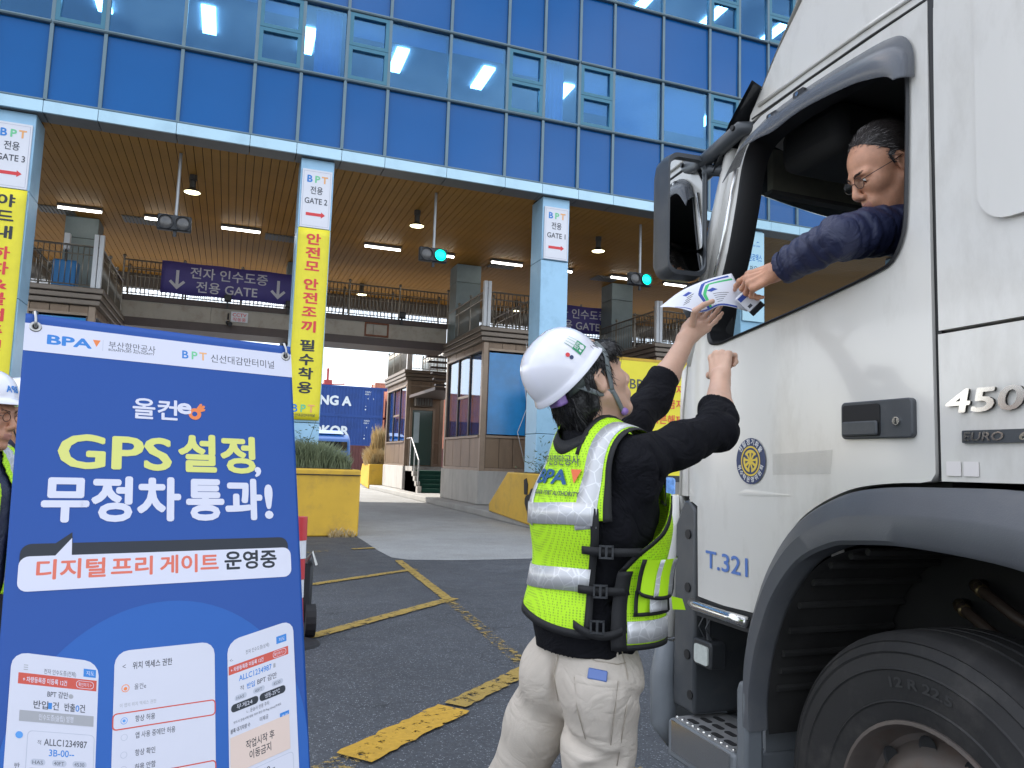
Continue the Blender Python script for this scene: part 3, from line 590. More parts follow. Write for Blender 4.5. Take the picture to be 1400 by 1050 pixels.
t = thing('open_stair', (7.6, 28, 4.2), 'dark open tread stair climbing to the footbridge behind the booth', 'stairs')
for k in range(6): boxo('tread', (7.2+k*.0, 28.2+k*.32, 4.3+k*.26), (8.6, 28.5+k*.32, 4.36+k*.26), BRN, t)
MB().m(BRN).box((7.12, 28.0, 4.1), (8.62, 32.4, 4.22)).build('landing', t)
# ================================================================== planters and plants
YCON = mat('yellow_painted_concrete', (.60, .36, .028), .6, var=.10, vscale=1.6, dirt=(.25, .16, .05), dscale=2.4, damt=.45, bump=.25, bscale=30); SOIL = mat('soil', (.05, .038, .028), .95); RUBB = mat('black_rubber', (.014, .014, .015), .75, var=.2, vscale=10)
def planter(xa, xb, y0, y1, z1, lab, slope=1.3):
    t = thing('planter', ((xa+xb)/2, y0, 0), lab, 'planter', 'yellow concrete planters on the island noses')
    prof = [(y0, 0), (y1, .2), (y1, .40), (y1-slope, z1), (y0+.02, z1)]
    MB().m(YCON).prism(prof, lambda a, b_, d: (d, a, b_), xa, xb).build('planter_wall', t, bevel=.03)
    MB().m(SOIL).box((xa+.14, y0+.16, z1-.1), (xb-.14, y1-slope-.1, z1+.012)).build('soil', t)
    return t
pl1 = planter(.05, 2.36, 14.6, 18.9, 1.235, 'yellow concrete planter with a clipped bush at the GATE 2 pillar', 1.3)
boxo('seam_strip', (.06, 14.592, 1.12), (2.355, 14.612, 1.138), RUBB, pl1)
pl2 = planter(6.45, 8.9, 14.6, 19.2, 1.235, 'yellow concrete planter with black rubber scar on its lane side, at the GATE 1 pillar', 1.35)
# torn rubber pad on the lane side of the right planter
mb = MB().m(RUBB); pts = []
for k in range(26):
    a = 2*math.pi*k/26; rr = .30*(1+.25*math.sin(3*a+1)+random.uniform(-.10, .10)); pts.append((16.25+rr*.75*math.cos(a), .55+rr*1.1*math.sin(a)))
mb.prism(pts, lambda a, b_, d: (d, a, b_), 6.418, 6.452); mb.prism([(16.45, .75), (16.62, .75), (16.66, 1.08), (16.52, 1.12), (16.42, .98)], lambda a, b_, d: (d, a, b_), 6.43, 6.453); mb.build('rubber_pad', pl2)
pl3 = planter(6.45, 7.4, 37.6, 40.5, 1.2, 'small sunlit yellow planter in front of the container yard', .8)
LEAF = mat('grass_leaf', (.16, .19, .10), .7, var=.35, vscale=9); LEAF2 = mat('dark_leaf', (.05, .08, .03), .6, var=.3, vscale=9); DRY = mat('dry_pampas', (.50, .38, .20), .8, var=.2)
def tuft(mb, c, n, sx, sy, h, w_=.012, lean=.25):
    for k in range(n):
        x, y = c[0]+random.uniform(-sx, sx), c[1]+random.uniform(-sy, sy)
        e = 1-.55*(abs(x-c[0])/sx)**3; hh = h*random.uniform(.55, 1.05)*e; a = random.uniform(0, 6.28); dx, dy = math.cos(a)*lean*hh, math.sin(a)*lean*hh; q = Vector((-math.sin(a+1), math.cos(a+1), 0))*w_*random.uniform(.6, 1.4)
        b0 = Vector((x, y, c[2])); m_ = b0+Vector((dx*.35, dy*.35, hh*.6)); t_ = b0+Vector((dx, dy, hh))
        mb.add([b0-q*.6, b0+q*.6, m_+q, m_-q, t_], [(0, 1, 2, 3), (3, 2, 4)])
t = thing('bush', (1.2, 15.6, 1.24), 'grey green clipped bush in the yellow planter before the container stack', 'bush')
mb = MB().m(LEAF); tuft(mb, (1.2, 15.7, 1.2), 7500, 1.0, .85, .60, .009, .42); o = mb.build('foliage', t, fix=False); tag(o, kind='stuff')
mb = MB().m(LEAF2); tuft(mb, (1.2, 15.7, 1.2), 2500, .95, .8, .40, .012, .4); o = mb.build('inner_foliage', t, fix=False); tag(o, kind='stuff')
t = thing('sapling', (1.45, 15.3, 1.24), 'thin leafy twig rising from the clipped bush', 'plant')
MB().m(LEAF2).tube([(1.45, 15.3, 1.24), (1.42, 15.3, 1.7), (1.55, 15.28, 2.15)], [.01, .007, .003], 5).tube([(1.42, 15.3, 1.6), (1.25, 15.25, 1.85)], .004, 4).build('stem', t)
mb = MB().m(LEAF2)
for k in range(70):
    c = random.choice([Vector((1.5, 15.28, 2.05)), Vector((1.27, 15.26, 1.84)), Vector((1.44, 15.3, 1.75))])+Vector((random.gauss(0, .07), random.gauss(0, .07), random.gauss(0, .06))); a = Vector((random.uniform(-1, 1), random.uniform(-1, 1), random.uniform(-.6, .6))).normalized(); b_ = a.orthogonal().normalized()
    mb.add([c, c+a*.03+b_*.012, c+a*.07, c+a*.03-b_*.012], [(0, 1, 2, 3)])
mb.build('leaves', t, fix=False)
t = thing('shrub', (7.6, 17.0, 1.24), 'scraggly dark shrub in the planter at the foot of the GATE 1 pillar', 'bush'); mb = MB().m(LEAF2)
for k in range(420):
    u = random.random(); c = Vector((6.9+random.gauss(.35, .3), 16.6+random.gauss(.2, .4), 1.25+abs(random.gauss(.12, .26)))); a = Vector((random.uniform(-1, 1), random.uniform(-1, 1), random.uniform(-.2, 1))).normalized(); b_ = a.orthogonal().normalized()
    mb.add([c, c+a*.05+b_*.016, c+a*.12, c+a*.05-b_*.016], [(0, 1, 2, 3)])
mb.build('foliage', t, fix=False)
mb = MB().m(LEAF2)
for k in range(9): x = 7.0+k*.1; mb.tube([(x, 16.6, 1.2), (x+random.uniform(-.2, .2), 16.6+random.uniform(-.2, .2), 1.5+random.random()*.4)], .006, 4)
mb.build('twigs', t)
t = thing('pampas_grass', (7.0, 38.6, 1.2), 'dry straw coloured grass in the small sunlit planter', 'grass plant'); mb = MB().m(DRY); tuft(mb, (7.0, 38.6, 1.1), 2200, .55, .7, 1.0, .02, .5); tuft(mb, (7.1, 38.8, 1.6), 300, .4, .4, 1.6, .04, .15); tag(mb.build('foliage', t, fix=False), kind='stuff')
t = thing('weed', (2.15, 14.5, 0), 'small dry weed at the foot of the yellow planter', 'weed'); mb = MB().m(DRY); tuft(mb, (2.05, 14.5, 0), 130, .25, .07, .2, .006, .6); mb.build('foliage', t, fix=False)

# ================================================================== container yard beyond
def cmat(nm, c): return mat(nm, c, .5, .1, var=.12, vscale=.6, dirt=tuple(x*.5 for x in c), dscale=.7, damt=.5)
CB = cmat('container_blue', (.014, .055, .24)); CR = cmat('container_maroon', (.13, .035, .03)); CO = cmat('container_orange', (.55, .20, .12)); CLW = mat('container_white_ink', (.72, .74, .76), .6)
def container(x0, y0, z0, m, lab, Ln=12.19, text=None, along='x', grp='containers stacked in the yard'):
    H_, W_ = 2.59, 2.44; t = thing('shipping_container', (x0, y0, z0), lab, 'container', grp)
    fx = (lambda a, b_, d: (x0+a, y0+d, z0+b_)) if along == 'x' else (lambda a, b_, d: (x0+d, y0+a, z0+b_))
    mb = MB().m(m)
    def bx(a0, a1, b0, b1, d0, d1):
        p, q = fx(a0, b0, d0), fx(a1, b1, d1); mb.box(tuple(min(i, j) for i, j in zip(p, q)), tuple(max(i, j) for i, j in zip(p, q)))
    bx(.1, Ln-.1, .12, H_-.1, .06, W_-.06); mb.build('box_body', t); mb = MB().m(m)
    for a in (0, Ln-.16):
        for d in (0, W_-.16): mb = MB().m(m); bx(a, a+.16, 0, H_, d, d+.16); mb.build('corner_post', t)
    for z0_, z1_, d0_, d1_ in ((0, .15, 0, .12), (H_-.12, H_, 0, .12), (0, .15, W_-.12, W_), (H_-.12, H_, W_-.12, W_)): mb = MB().m(m); bx(.16, Ln-.16, z0_, z1_, d0_, d1_); mb.build('side_rail', t)
    n = int((Ln-.3)/.28)
    for side in (0, 1):
        mb = MB().m(m)
        for k in range(n):
            a = .16+k*.28; d0, d1 = (.02, .06) if side == 0 else (W_-.06, W_-.02)
            v = [fx(a, .15, d1 if side == 0 else d0), fx(a+.06, .15, d0 if side == 0 else d1), fx(a+.18, .15, d0 if side == 0 else d1), fx(a+.24, .15, d1 if side == 0 else d0)]
            v2 = [fx(a, H_-.12, d1 if side == 0 else d0), fx(a+.06, H_-.12, d0 if side == 0 else d1), fx(a+.18, H_-.12, d0 if side == 0 else d1), fx(a+.24, H_-.12, d1 if side == 0 else d0)]
            mb.add(v+v2, [(i, i+1, i+5, i+4) for i in range(3)])
        mb.build('corrugated_side', t, fix=False)
    if text:
        mb = MB().m(CLW); fn = lambda u, v_, d: fx(u, v_, -.01-d)
        for s, u, v_, sz, al in text: lettering(mb, s, sz, fn, u, v_, .045 if sz > .5 else .01, align=al)
        mb.build('lettering', t, fix=False)
    return t
code = lambda: [('HASU', 10.55, 2.15, .2, 'l'), ('4283 1', 10.5, 1.95, .18, 'l'), ('4', 10.75, 1.55, .2, 'l'), ('5', 11.25, 1.55, .2, 'l'), ('.', 10.6, .9, .5, 'l'), ('.', 10.58, .6, .6, 'l')]
CX = .62
container(CX, 69, 5.18, CB, 'blue shipping container lettered with white capitals ending NG A, top of the stack', text=[('HEUNG A', 9.3, .92, 1.12, 'r')]+code())
container(CX, 69, 2.59, CB, 'blue shipping container lettered with white capitals ending KOR, in the middle of the stack', text=[('SINOKOR', 9.2, .85, 1.12, 'r')]+code())
container(CX, 69, 0, CR, 'maroon shipping container at the bottom of the blue stack', text=[('TGHU', 10.5, 1.8, .2, 'l'), ('22G1', 10.5, 1.5, .2, 'l')])
for k in range(3): container(CX-12.5, 69.3, 2.59*k, (CB, CR, CO)[k], ('blue', 'maroon', 'orange')[k]+' shipping container left of the lettered stack', text=None)
for k in range(3): container(CX+12.6, 69.3, 2.59*k, (CO, CR, CO)[(k+1) % 3], ('maroon', 'orange', 'rust orange')[k]+' shipping container just right of the lettered stack')
container(CX+2, 76, 5.9, CB, 'blue shipping container showing its roof edge behind the lettered stack'); container(14.6, 84, 7.2, CO, 'orange shipping container end rising behind the lettered stack')
for k in range(2): container(CX+2, 76.0, 5.9-2.59*(k+1), CB, ('blue shipping container second from the top in the rear stack', 'blue shipping container lowest in the rear stack')[k])
for k in range(2): container(14.6, 84, 7.2-2.59*(k+1), CO, ('orange shipping container directly under the one rising behind the stack', 'orange shipping container lowest of the three far orange ones')[k])
for k in range(1, 4): container(CX+12.6*1+12.6*k, 69.5, 0, (CR, CB, CO)[k % 3], ('orange', 'maroon', 'blue')[(k+1) % 3]+' shipping container on the ground in the row right of the stack'); container(CX+12.6+12.6*k, 69.5, 2.59, (CB, CO, CR)[k % 3], ('maroon', 'blue', 'orange')[(k+1) % 3]+' shipping container on top in the row right of the stack')
for k in range(1, 3): container(CX-12.5-12.6*k, 69.5, 0, (CR, CB)[k % 2], ('maroon', 'blue')[k % 2]+' shipping container low in the row left of the stack'); container(CX-12.5-12.6*k, 69.5, 2.59, (CO, CR)[k % 2], ('orange', 'maroon')[k % 2]+' shipping container high in the row left of the stack')
# red gantry crane far behind
CRN = mat('red_crane_steel', (.42, .05, .045), .5); t = thing('gantry_crane', (17, 150, 0), 'red crane head rising far behind the containers', 'crane')
mb = MB().m(CRN)
for x in (14.8, 18.2):
    for y in (150, 156): mb.box((x, y, 0), (x+.8, y+.8, 13.6))
mb.build('legs', t); MB().m(CRN).box((14.4, 149.6, 13.6), (19.6, 157, 14.5)).build('deck', t); MB().m(CRN).box((16.3, 150, 14.51), (17.8, 152, 16.3)).box((16.8, 150.6, 16.3), (17.2, 151, 18.6)).build('cabin', t)
MB().m(CRN).tube([(14.2, 150, 15.3), (20.2, 150, 15.6)], .12, 6).tube([(17, 150.8, 18.5), (20.2, 150, 15.6)], .05, 5).tube([(17, 150.8, 18.5), (14.2, 150, 15.3)], .05, 5).build('boom', t)
# blue road tractor in the yard
CAB2 = mat('blue_cab_paint', (.012, .09, .32), .35, coat=.4); t = thing('yard_tractor', (5.2, 45, 0), 'blue truck cab parked behind the clipped bush', 'truck')
MB().m(CAB2).prism([(44.2, .9), (44.0, 1.7), (44.25, 2.45), (44.7, 2.75), (46.3, 2.8), (46.3, .9)], lambda a, b_, d: (d, a, b_), 4.3, 6.45).build('cab', t, bevel=.12)
boxo('windscreen', (4.5, 44.05, 1.75), (6.25, 44.15, 2.35), mat('dark_glass', (.01, .012, .015), .08), t); boxo('bumper', (4.32, 43.95, .45), (6.43, 44.3, .9), BLK, t, bevel=.05); MB().m(CAB2).prism([(44.6, 2.79), (46.2, 3.05), (46.2, 2.79)], lambda a, b_, d: (d, a, b_), 4.5, 6.2).build('air_deflector', t, bevel=.08)
for x in (4.35, 6.1): MB().m(RUBB).tube([(x, 45, .5), (x+.3, 45, .5)], .5, 20).build('wheel', t)
for x in (4.45, 5.95): boxo('headlamp', (x, 43.93, .7), (x+.35, 43.949, .86), mat('lamp_glass', (.6, .62, .65), .1), t)

# ================================================================== notice board, red container trailer, bits near the right planter
t = thing('notice_board', (8.2, 14.45, 1.2), 'yellow notice board with red lines of text standing behind the worker', 'sign')
boxo('panel', (7.6, 14.42, 1.3), (9.55, 14.48, 3.72), mat('bright_yellow_board', (.80, .68, .03), .5, var=.05), t); boxo('edge_trim', (7.56, 14.415, 3.722), (9.59, 14.485, 3.78), YCON, t)
fn = lambda u, v_, d: (7.6+u, 14.41-d, 1.3+v_); mb = MB().m(INKG); lettering(mb, '(BPT)', .30, fn, .22, 1.82, .006)
mb.m(REDI)
for s, y in (('방지', 1.78), ('사용금지', 1.46), ('미른해제', 1.12), ('금지', .80), ('지', .42)): lettering(mb, s, .22, fn, 1.62, y, .01, align='r')
mb.build('lettering', t, fix=False)
for x in (7.75, 9.3): boxo('post', (x, 14.485, 0), (x+.08, 14.56, 3.6), GREYM, t)
t = container(9.35, 17.6, 1.35, CR, 'red shipping container on a trailer in the lane right of GATE 1', Ln=12.19, along='y', grp=None)
boxo('trailer_deck', (9.5, 17.7, 1.1), (11.65, 29.7, 1.34), BLK, t)
for y in (25.5, 26.8, 28.1):
    for x in (9.5, 11.3): MB().m(RUBB).tube([(x, y, .5), (x+.35, y, .5)], .5, 18).build('wheel', t)
MB().m(BLK).box((9.7, 19.5, .02), (9.85, 19.7, 1.1)).build('landing_leg', t); MB().m(BLK).box((11.3, 19.5, .02), (11.45, 19.7, 1.1)).build('landing_leg', t)
t = thing('water_pallet', (6.9, 13.6, 0), 'blue wrapped pack on a low white cart beside the truck corner', 'cart')
boxo('pack', (6.3, 13.0, .75), (8.2, 14.0, 1.28), mat('blue_shrink_wrap', (.12, .28, .60), .25, var=.4, vscale=14), t, bevel=.06); boxo('deck', (6.2, 12.9, .62), (8.4, 14.2, .74), WHM, t)
for x in (6.4, 8.0):
    for y in (13.1, 13.9): MB().m(RUBB).tube([(x, y, .31), (x+.12, y, .31)], .31, 14).build('wheel', t)
# red and white delineator post and a folded black trolley beside it
t = thing('delineator_post', (.5, 6.3, 0), 'red and white plastic post standing beside the blue banner', 'post')
REDP = mat('red_plastic', (.55, .04, .05), .4, var=.1); WHTP = mat('white_reflective', (.75, .75, .78), .35)
for k, (a, b_) in enumerate(((.05, .36), (.36, .50), (.50, .66), (.66, .80), (.80, .98))):
    MB().m(WHTP if k % 2 else REDP).tube([(.56, 6.3, a+.001), (.56, 6.3, b_)], [.062+.02*(k == 0), .058], 14, True).build('sleeve', t, smooth=True, ang=40)
MB().m(RUBB).lathe([(.0, .05), (.09, .05), (.20, .02), (.21, 0.0)], (.56, 6.3, 0), (0, 0, 1), 16).build('base', t, smooth=True, ang=40)
t = thing('folded_trolley', (.68, 6.55, 0), 'black folded hand trolley leaning behind the red post', 'trolley')
boxo('frame', (.60, 6.50, .12), (.71, 6.62, .62), BLK, t, bevel=.03); MB().m(RUBB).tube([(.66, 6.5, .14), (.74, 6.5, .14)], .13, 16).build('wheel', t); MB().m(STEEL).tube([(.64, 6.5, .6), (.69, 6.48, .68), (.72, 6.48, .58)], .02, 6).build('latch', t)
# ================================================================== truck
from mathutils.geometry import delaunay_2d_cdt
def smooth_path(p, n=6, closed=False):
    p = [Vector(q) for q in p]; N = len(p); out = []
    for i in range(N if closed else N-1):
        a, b_, c, d = (p[(i-1) % N], p[i], p[(i+1) % N], p[(i+2) % N]) if closed else (p[max(i-1, 0)], p[i], p[i+1], p[min(i+2, N-1)])
        for j in range(n):
            t = j/n; out.append(.5*((2*b_)+(c-a)*t+(2*a-5*b_+4*c-d)*t*t+(3*b_-a-3*c+d)*t**3))
    if not closed: out.append(p[-1])
    return out
def inside(pt, poly):
    x, y = pt; r = False; n = len(poly); j = n-1
    for i in range(n):
        xi, yi = poly[i]; xj, yj = poly[j]
        if (yi > y) != (yj > y) and x < (xj-xi)*(y-yi)/(yj-yi)+xi: r = not r
        j = i
    return r
def densify(poly, s):
    out = []
    for i in range(len(poly)):
        a, b_ = Vector(poly[i]), Vector(poly[(i+1) % len(poly)]); n = max(1, int((b_-a).length/s))
        for j in range(n): out.append(tuple(a.lerp(b_, j/n)))
    return out
def panel(mb, poly, surf, th=.02, holes=(), step=.06, inward=1.0, rnd=.006):
    """skin over a 2-D outline (y,z) lying on x = surf(y,z), edges rolled inwards by th"""
    loops = [densify(poly, step)]+[densify(h, step) for h in holes]; pts = []; edges = []; rng_ = []
    for lp in loops:
        k = len(pts); pts += lp; edges += [(k+i, k+(i+1) % len(lp)) for i in range(len(lp))]; rng_.append((k, len(lp)))
    ys = [p[0] for p in poly]; zs_ = [p[1] for p in poly]; y = min(ys)+step
    while y < max(ys):
        z = min(zs_)+step
        while z < max(zs_):
            if inside((y, z), loops[0]) and not any(inside((y, z), h) for h in loops[1:]):
                if min((y-p[0])**2+(z-p[1])**2 for p in pts[:sum(r[1] for r in rng_)]) > (step*.5)**2: pts.append((y, z))
            z += step
        y += step
    v, e, f, *_ = delaunay_2d_cdt([Vector(p) for p in pts], edges, [], 0, 1e-5)
    vv = [(q.x, q.y) for q in v]
    ff = []
    for t in f:
        c = (sum(vv[i][0] for i in t)/3, sum(vv[i][1] for i in t)/3)
        if inside(c, loops[0]) and not any(inside(c, h) for h in loops[1:]): ff.append(tuple(t))
    cnt = {}
    for t in ff:
        for i in range(3):
            a, b_ = t[i], t[(i+1) % 3]; cnt[(a, b_)] = 1
    bnd = [(a, b_) for (a, b_) in cnt if (b_, a) not in cnt]
    P = [Vector((surf(a, b_), a, b_)) for a, b_ in vv]; n = len(P)
    # inward shift on the boundary so that the edge is rolled
    idx = {}; V = list(P)
    for a, b_ in bnd:
        for q in (a, b_):
            if q not in idx: idx[q] = len(V); V.append(P[q]+Vector((inward*th, 0, 0)))
    F = list(ff)+[(b_, a, idx[a], idx[b_]) for a, b_ in bnd]
    return mb.add(V, F)
WPT = mat('white_truck_paint', (.64, .62, .575), .20, var=.05, vscale=1.4, coat=.35, dirt=(.36, .33, .28), dscale=2.6, damt=.55, vstretch=(1, 1, .4)); WPT2 = WPT
PLA = mat('dark_grey_plastic', (.055, .060, .066), .42, var=.18, vscale=3, dirt=(.12, .115, .105), dscale=3.0, damt=.45, bump=.12, bscale=260); PLG = mat('mid_grey_plastic', (.17, .185, .20), .45, var=.14, vscale=4, dirt=(.10, .095, .09), dscale=4, damt=.5, bump=.1, bscale=200); RUB = mat('window_rubber', (.012, .012, .013), .5); DIRTY = mat('dirty_black_liner', (.018, .017, .016), .85, var=.5, vscale=5, bump=.4, bscale=25)
CHR = mat('polished_steel', (.62, .61, .59), .18, .95, var=.08); INT = mat('cab_interior_dark', (.020, .020, .020), .75, var=.2); INTG = mat('cab_lining_grey', (.055, .055, .052), .85, var=.15, vscale=6); CABW = clear_glass('cab_glass', (.80, .86, .86), 1.45); SMOKE = mat('smoked_visor', (.16, .17, .19), .22, alpha=.62, spec=.5)
TX = 1.75
truck = thing('truck', (2.9, 1.6, 0), 'white semi truck cab with dark grey wheel arch and lettering on its door', 'truck')
def side(y, z):
    x = TX+.010*max(0, z-1.7)**2+(.055*max(0, z-2.7)**1.5)+.008*max(0, 1.5-z)
    if y > 2.45: x += .32*(y-2.45)**2.2
    return x
arch_o = smooth_path([(2.290, .60), (2.287, .75), (2.277, .881), (2.237, .995), (2.161, 1.145), (2.036, 1.289), (1.861, 1.38), (1.70, 1.414), (1.481, 1.424), (1.287, 1.424), (1.12, 1.40), (1.0, 1.30), (.945, 1.1), (.93, .85)], 5)
arch_i = smooth_path([(2.232, .58), (2.236, .68), (2.220, .78), (2.190, .885), (2.118, 1.035), (2.0, 1.166), (1.863, 1.232), (1.757, 1.250), (1.575, 1.262), (1.293, 1.247), (1.15, 1.20), (1.06, 1.1), (1.01, 1.0), (.99, .85)], 5)
cut = [tuple(q) for q in arch_o if .935 <= q[1] and q[0] > 1.536]                     # where the door is cut by the arch
cut = [(a+.004, b_+.012) for a, b_ in cut if b_+.012 > .955]
hole = [tuple(q) for q in smooth_path([(2.534, 2.035), (2.552, 1.988), (2.535, 1.950), (2.476, 1.938), (2.389, 1.948), (2.2, 1.972), (2.013, 1.996), (1.85, 2.020), (1.717, 2.042), (1.653, 2.063), (1.614, 2.126), (1.602, 2.213), (1.596, 2.40), (1.594, 2.58), (1.608, 2.665), (1.68, 2.70), (1.85, 2.708), (2.05, 2.71), (2.2, 2.70), (2.30, 2.665), (2.345, 2.58), (2.373, 2.46), (2.42, 2.29), (2.477, 2.15)], 3, True)]
outer = [(2.716, 1.70), (2.712, 1.86), (2.655, 2.02), (2.55, 2.30), (2.425, 2.625), (2.36, 2.715), (2.25, 2.755), (2.0, 2.772), (1.70, 2.782), (1.527, 2.786), (1.526, 2.2), (1.526, 1.46), (1.540, 1.440)]+[q for q in cut[::-1]]+[(2.45, .953), (2.632, .957), (2.637, 1.305), (2.706, 1.330)]
mb = MB().m(WPT); panel(mb, outer, side, .045, [hole], .05); door = mb.build('door', truck, smooth=True, ang=50)
# door crease pressed into the skin, lower scuttle line
MB().m(WPT).add([(side(y, z)-d, y, z) for y, z, d in [(2.70, 1.318, .001), (2.30, 1.362, .001), (2.09, 1.372, .001), (2.70, 1.345, .0035), (2.30, 1.372, .003), (2.09, 1.375, .001), (2.70, 1.372, .001), (2.30, 1.385, .001), (2.09, 1.378, .001)]], [(0, 1, 4, 3), (1, 2, 5, 4), (3, 4, 7, 6), (4, 5, 8, 7)]).build('door_crease', door, smooth=True)
hp = [Vector((side(a, b_), a, b_)) for a, b_ in hole]; hc = Vector((0, sum(p.y for p in hp)/len(hp), sum(p.z for p in hp)/len(hp)))
mb = MB().m(RUB); n = len(hp); ring = []
for dx, sc_, zz_ in ((-.006, 1.020, 0), (-.010, 1.004, 0), (-.004, .985, 0), (.09, .972, 0)):
    ring.append([Vector((p.x+dx, hc.y+(p.y-hc.y)*sc_, hc.z+(p.z-hc.z)*(sc_ if dx < .05 else sc_))) for p in hp])
mb.add([q for r_ in ring for q in r_], [(i*n+j, i*n+(j+1) % n, (i+1)*n+(j+1) % n, (i+1)*n+j) for i in range(3) for j in range(n)]); mb.build('window_seal', door, smooth=True, ang=50)
# door handle
ym = lambda x, dx=0: (lambda u, v_, d: (TX-.004-d-dx, x-u, v_))
def plate(mb, poly, x0, x1): return mb.prism(poly, lambda a, b_, d: (d, a, b_), x0, x1)
hd = plate(MB().m(PLA), rrect(1.581, 1.555, 1.841, 1.665, .014), TX-.016, TX+.01).build('handle_plate', door, bevel=.004)
plate(MB().m(mat('handle_recess', (.008, .008, .009), .6)), rrect(1.690, 1.562, 1.832, 1.655, .01), TX-.0185, TX-.0155).build('recess', hd); plate(MB().m(PLA), rrect(1.694, 1.564, 1.828, 1.606, .008), TX-.028, TX-.019).build('grip', hd, bevel=.007)
MB().m(CHR).tube([(TX-.022, 1.632, 1.602), (TX-.015, 1.632, 1.602)], .012, 16).build('lock', hd); MB().m(RUB).box((TX-.024, 1.6305, 1.594), (TX-.022, 1.6335, 1.610)).build('key_slot', hd)
# number and emblem
BLT = mat('blue_vinyl', (.09, .19, .50), .4); mb = MB().m(BLT); lettering(mb, 'T.321', .092, lambda u, v_, d: (side(2.57-u, v_)-.003-d, 2.568-u, v_-.0), 0, 1.078, .013, width=.258); mb.build('lettering', door, fix=False)
NAV = mat('navy_vinyl', (.012, .03, .11), .4); GOLD = mat('yellow_vinyl', (.72, .52, .05), .4); WHV = mat('white_vinyl', (.75, .75, .76), .4)
EC = (2.287, 1.486); em = MB().m(NAV); efn = lambda u, v_, d: (TX-.004-d, EC[0]-u, EC[1]+v_)
def disc(mb, cx, cy, r0, r1, d, a0=0, a1=360, n=36):
    v = []
    for i in range(n+1):
        a = R(a0+(a1-a0)*i/n); v += [efn(cx+r0*math.cos(a), cy+r0*math.sin(a), d), efn(cx+r1*math.cos(a), cy+r1*math.sin(a), d)]
    mb.add(v, [(2*i, 2*i+1, 2*i+3, 2*i+2) for i in range(n)])
disc(em, 0, 0, 0, .082, 0); em.m(GOLD); disc(em, 0, 0, .0475, .0535, .001)
for k in range(3):
    a = 90+120*k; disc(em, 0, 0, .030, .040, .001, a-52, a+52, 14)
    ca, sa = math.cos(R(a)), math.sin(R(a)); em.add([efn(ca*r_-sa*w_, sa*r_+ca*w_, .0012) for r_, w_ in ((0, -.005), (.036, -.005), (.036, .005), (0, .005))], [(0, 1, 2, 3)])
    a2 = a+60; ca, sa = math.cos(R(a2)), math.sin(R(a2)); em.add([efn(ca*r_-sa*w_, sa*r_+ca*w_, .0014) for r_, w_ in ((.004, -.004), (.026, -.014), (.032, -.008), (.012, .0), (.032, .008), (.026, .014), (.004, .004))], [tuple(range(7))])
em.m(WHV)
def arc_text(mb, s, r, a_c, da, sz, flip=False):
    for i, ch in enumerate(s):
        a = a_c+(i-(len(s)-1)/2)*da*(1 if flip else -1); ca, sa = math.cos(R(a)), math.sin(R(a))
        up = (-ca, -sa) if flip else (ca, sa); rt = (up[1], -up[0])
        lettering(mb, ch, sz, lambda u, v_, d: efn(ca*r+rt[0]*u+up[0]*v_, sa*r+rt[1]*u+up[1]*v_, .0016+d), 0, -.3*sz, .02, align='c')
arc_text(em, '천일정기화물', .067, 90, 21, .023); arc_text(em, '위수탁운영위원회', .067, 270, 20, .021, True); em.build('emblem', door, fix=False)
MB().m(mat('old_tape', (.50, .48, .44), .5, alpha=.20)).add([(TX-.003, y, z) for y, z in ((2.17, 1.44), (1.90, 1.45), (1.89, 1.525), (2.17, 1.51))], [(0, 1, 2, 3)]).build('tape_residue', door)
# upper window deflector
vt = smooth_path([(2.360, 2.600), (2.31, 2.675), (2.22, 2.725), (2.10, 2.742), (1.95, 2.748), (1.764, 2.746), (1.657, 2.738), (1.600, 2.715), (1.568, 2.660), (1.563, 2.575)], 6)
vb = smooth_path([(2.395, 2.540), (2.30, 2.625), (2.20, 2.635), (2.11, 2.628), (2.00, 2.642), (1.90, 2.642), (1.75, 2.628), (1.68, 2.612), (1.62, 2.592), (1.59, 2.568)], 6)
mb = MB().m(SMOKE); n = len(vt); v = []
for a, b_ in zip(vt, vb):
    c = a.lerp(b_, .45); v += [(side(a.x, a.y)-.008, a.x, a.y), (side(c.x, c.y)-.045, c.x, c.y), (side(b_.x, b_.y)-.060, b_.x, b_.y)]
mb.add(v, [(i*3+j, i*3+j+3, i*3+j+4, i*3+j+1) for i in range(n-1) for j in range(2)]); vo_ = mb.build('wind_deflector', door, smooth=True); sm = vo_.modifiers.new('t', 'SOLIDIFY'); sm.thickness = .003
for y, z in ((2.03, 2.735), (2.17, 2.715)): plate(MB().m(RUB), rrect(y-.035, z-.012, y+.02, z+.012, .008), TX-.012, TX+.02).build('deflector_clip', door); MB().m(CHR).tube([(TX-.014, y, z), (TX-.012, y, z)], .008, 10).build('clip_bolt', door)
# rear side panels behind the door
mb = MB().m(WPT); panel(mb, [(1.506, 1.838), (1.508, 2.4), (1.508, 2.80), (1.503, 3.62), (.72, 3.62), (.72, 1.838)], side, .045, [], .09); sp = mb.build('sleeper_panel', truck, smooth=True, ang=50)
mb = MB().m(WPT); panel(mb, rrect(.86, 2.085, 1.372, 3.1, .085, 6), lambda y, z: side(y, z)-.016, .018, [], .08); mb.build('raised_panel', sp, smooth=True, ang=60, bevel=0)
mb = MB().m(WPT); panel(mb, [(1.508, 1.440), (1.508, 1.828), (.72, 1.828), (.72, 1.445)], side, .045, [], .08); lp = mb.build('locker_panel', truck, smooth=True, ang=50)
boxo('seam_rubber', (TX+.012, 1.507, 1.44), (TX+.05, 1.5265, 2.80), RUB, truck)
mb = MB().m(CHR)
def ital(y0, z0): return lambda u, v_, d: (TX-.005-d, y0-u-v_*.22, z0+v_)
for dd in (0, .004, .007): lettering(mb, '450', .082, ital(1.482, 1.617), 0, 0, .022, width=.205, d=dd)
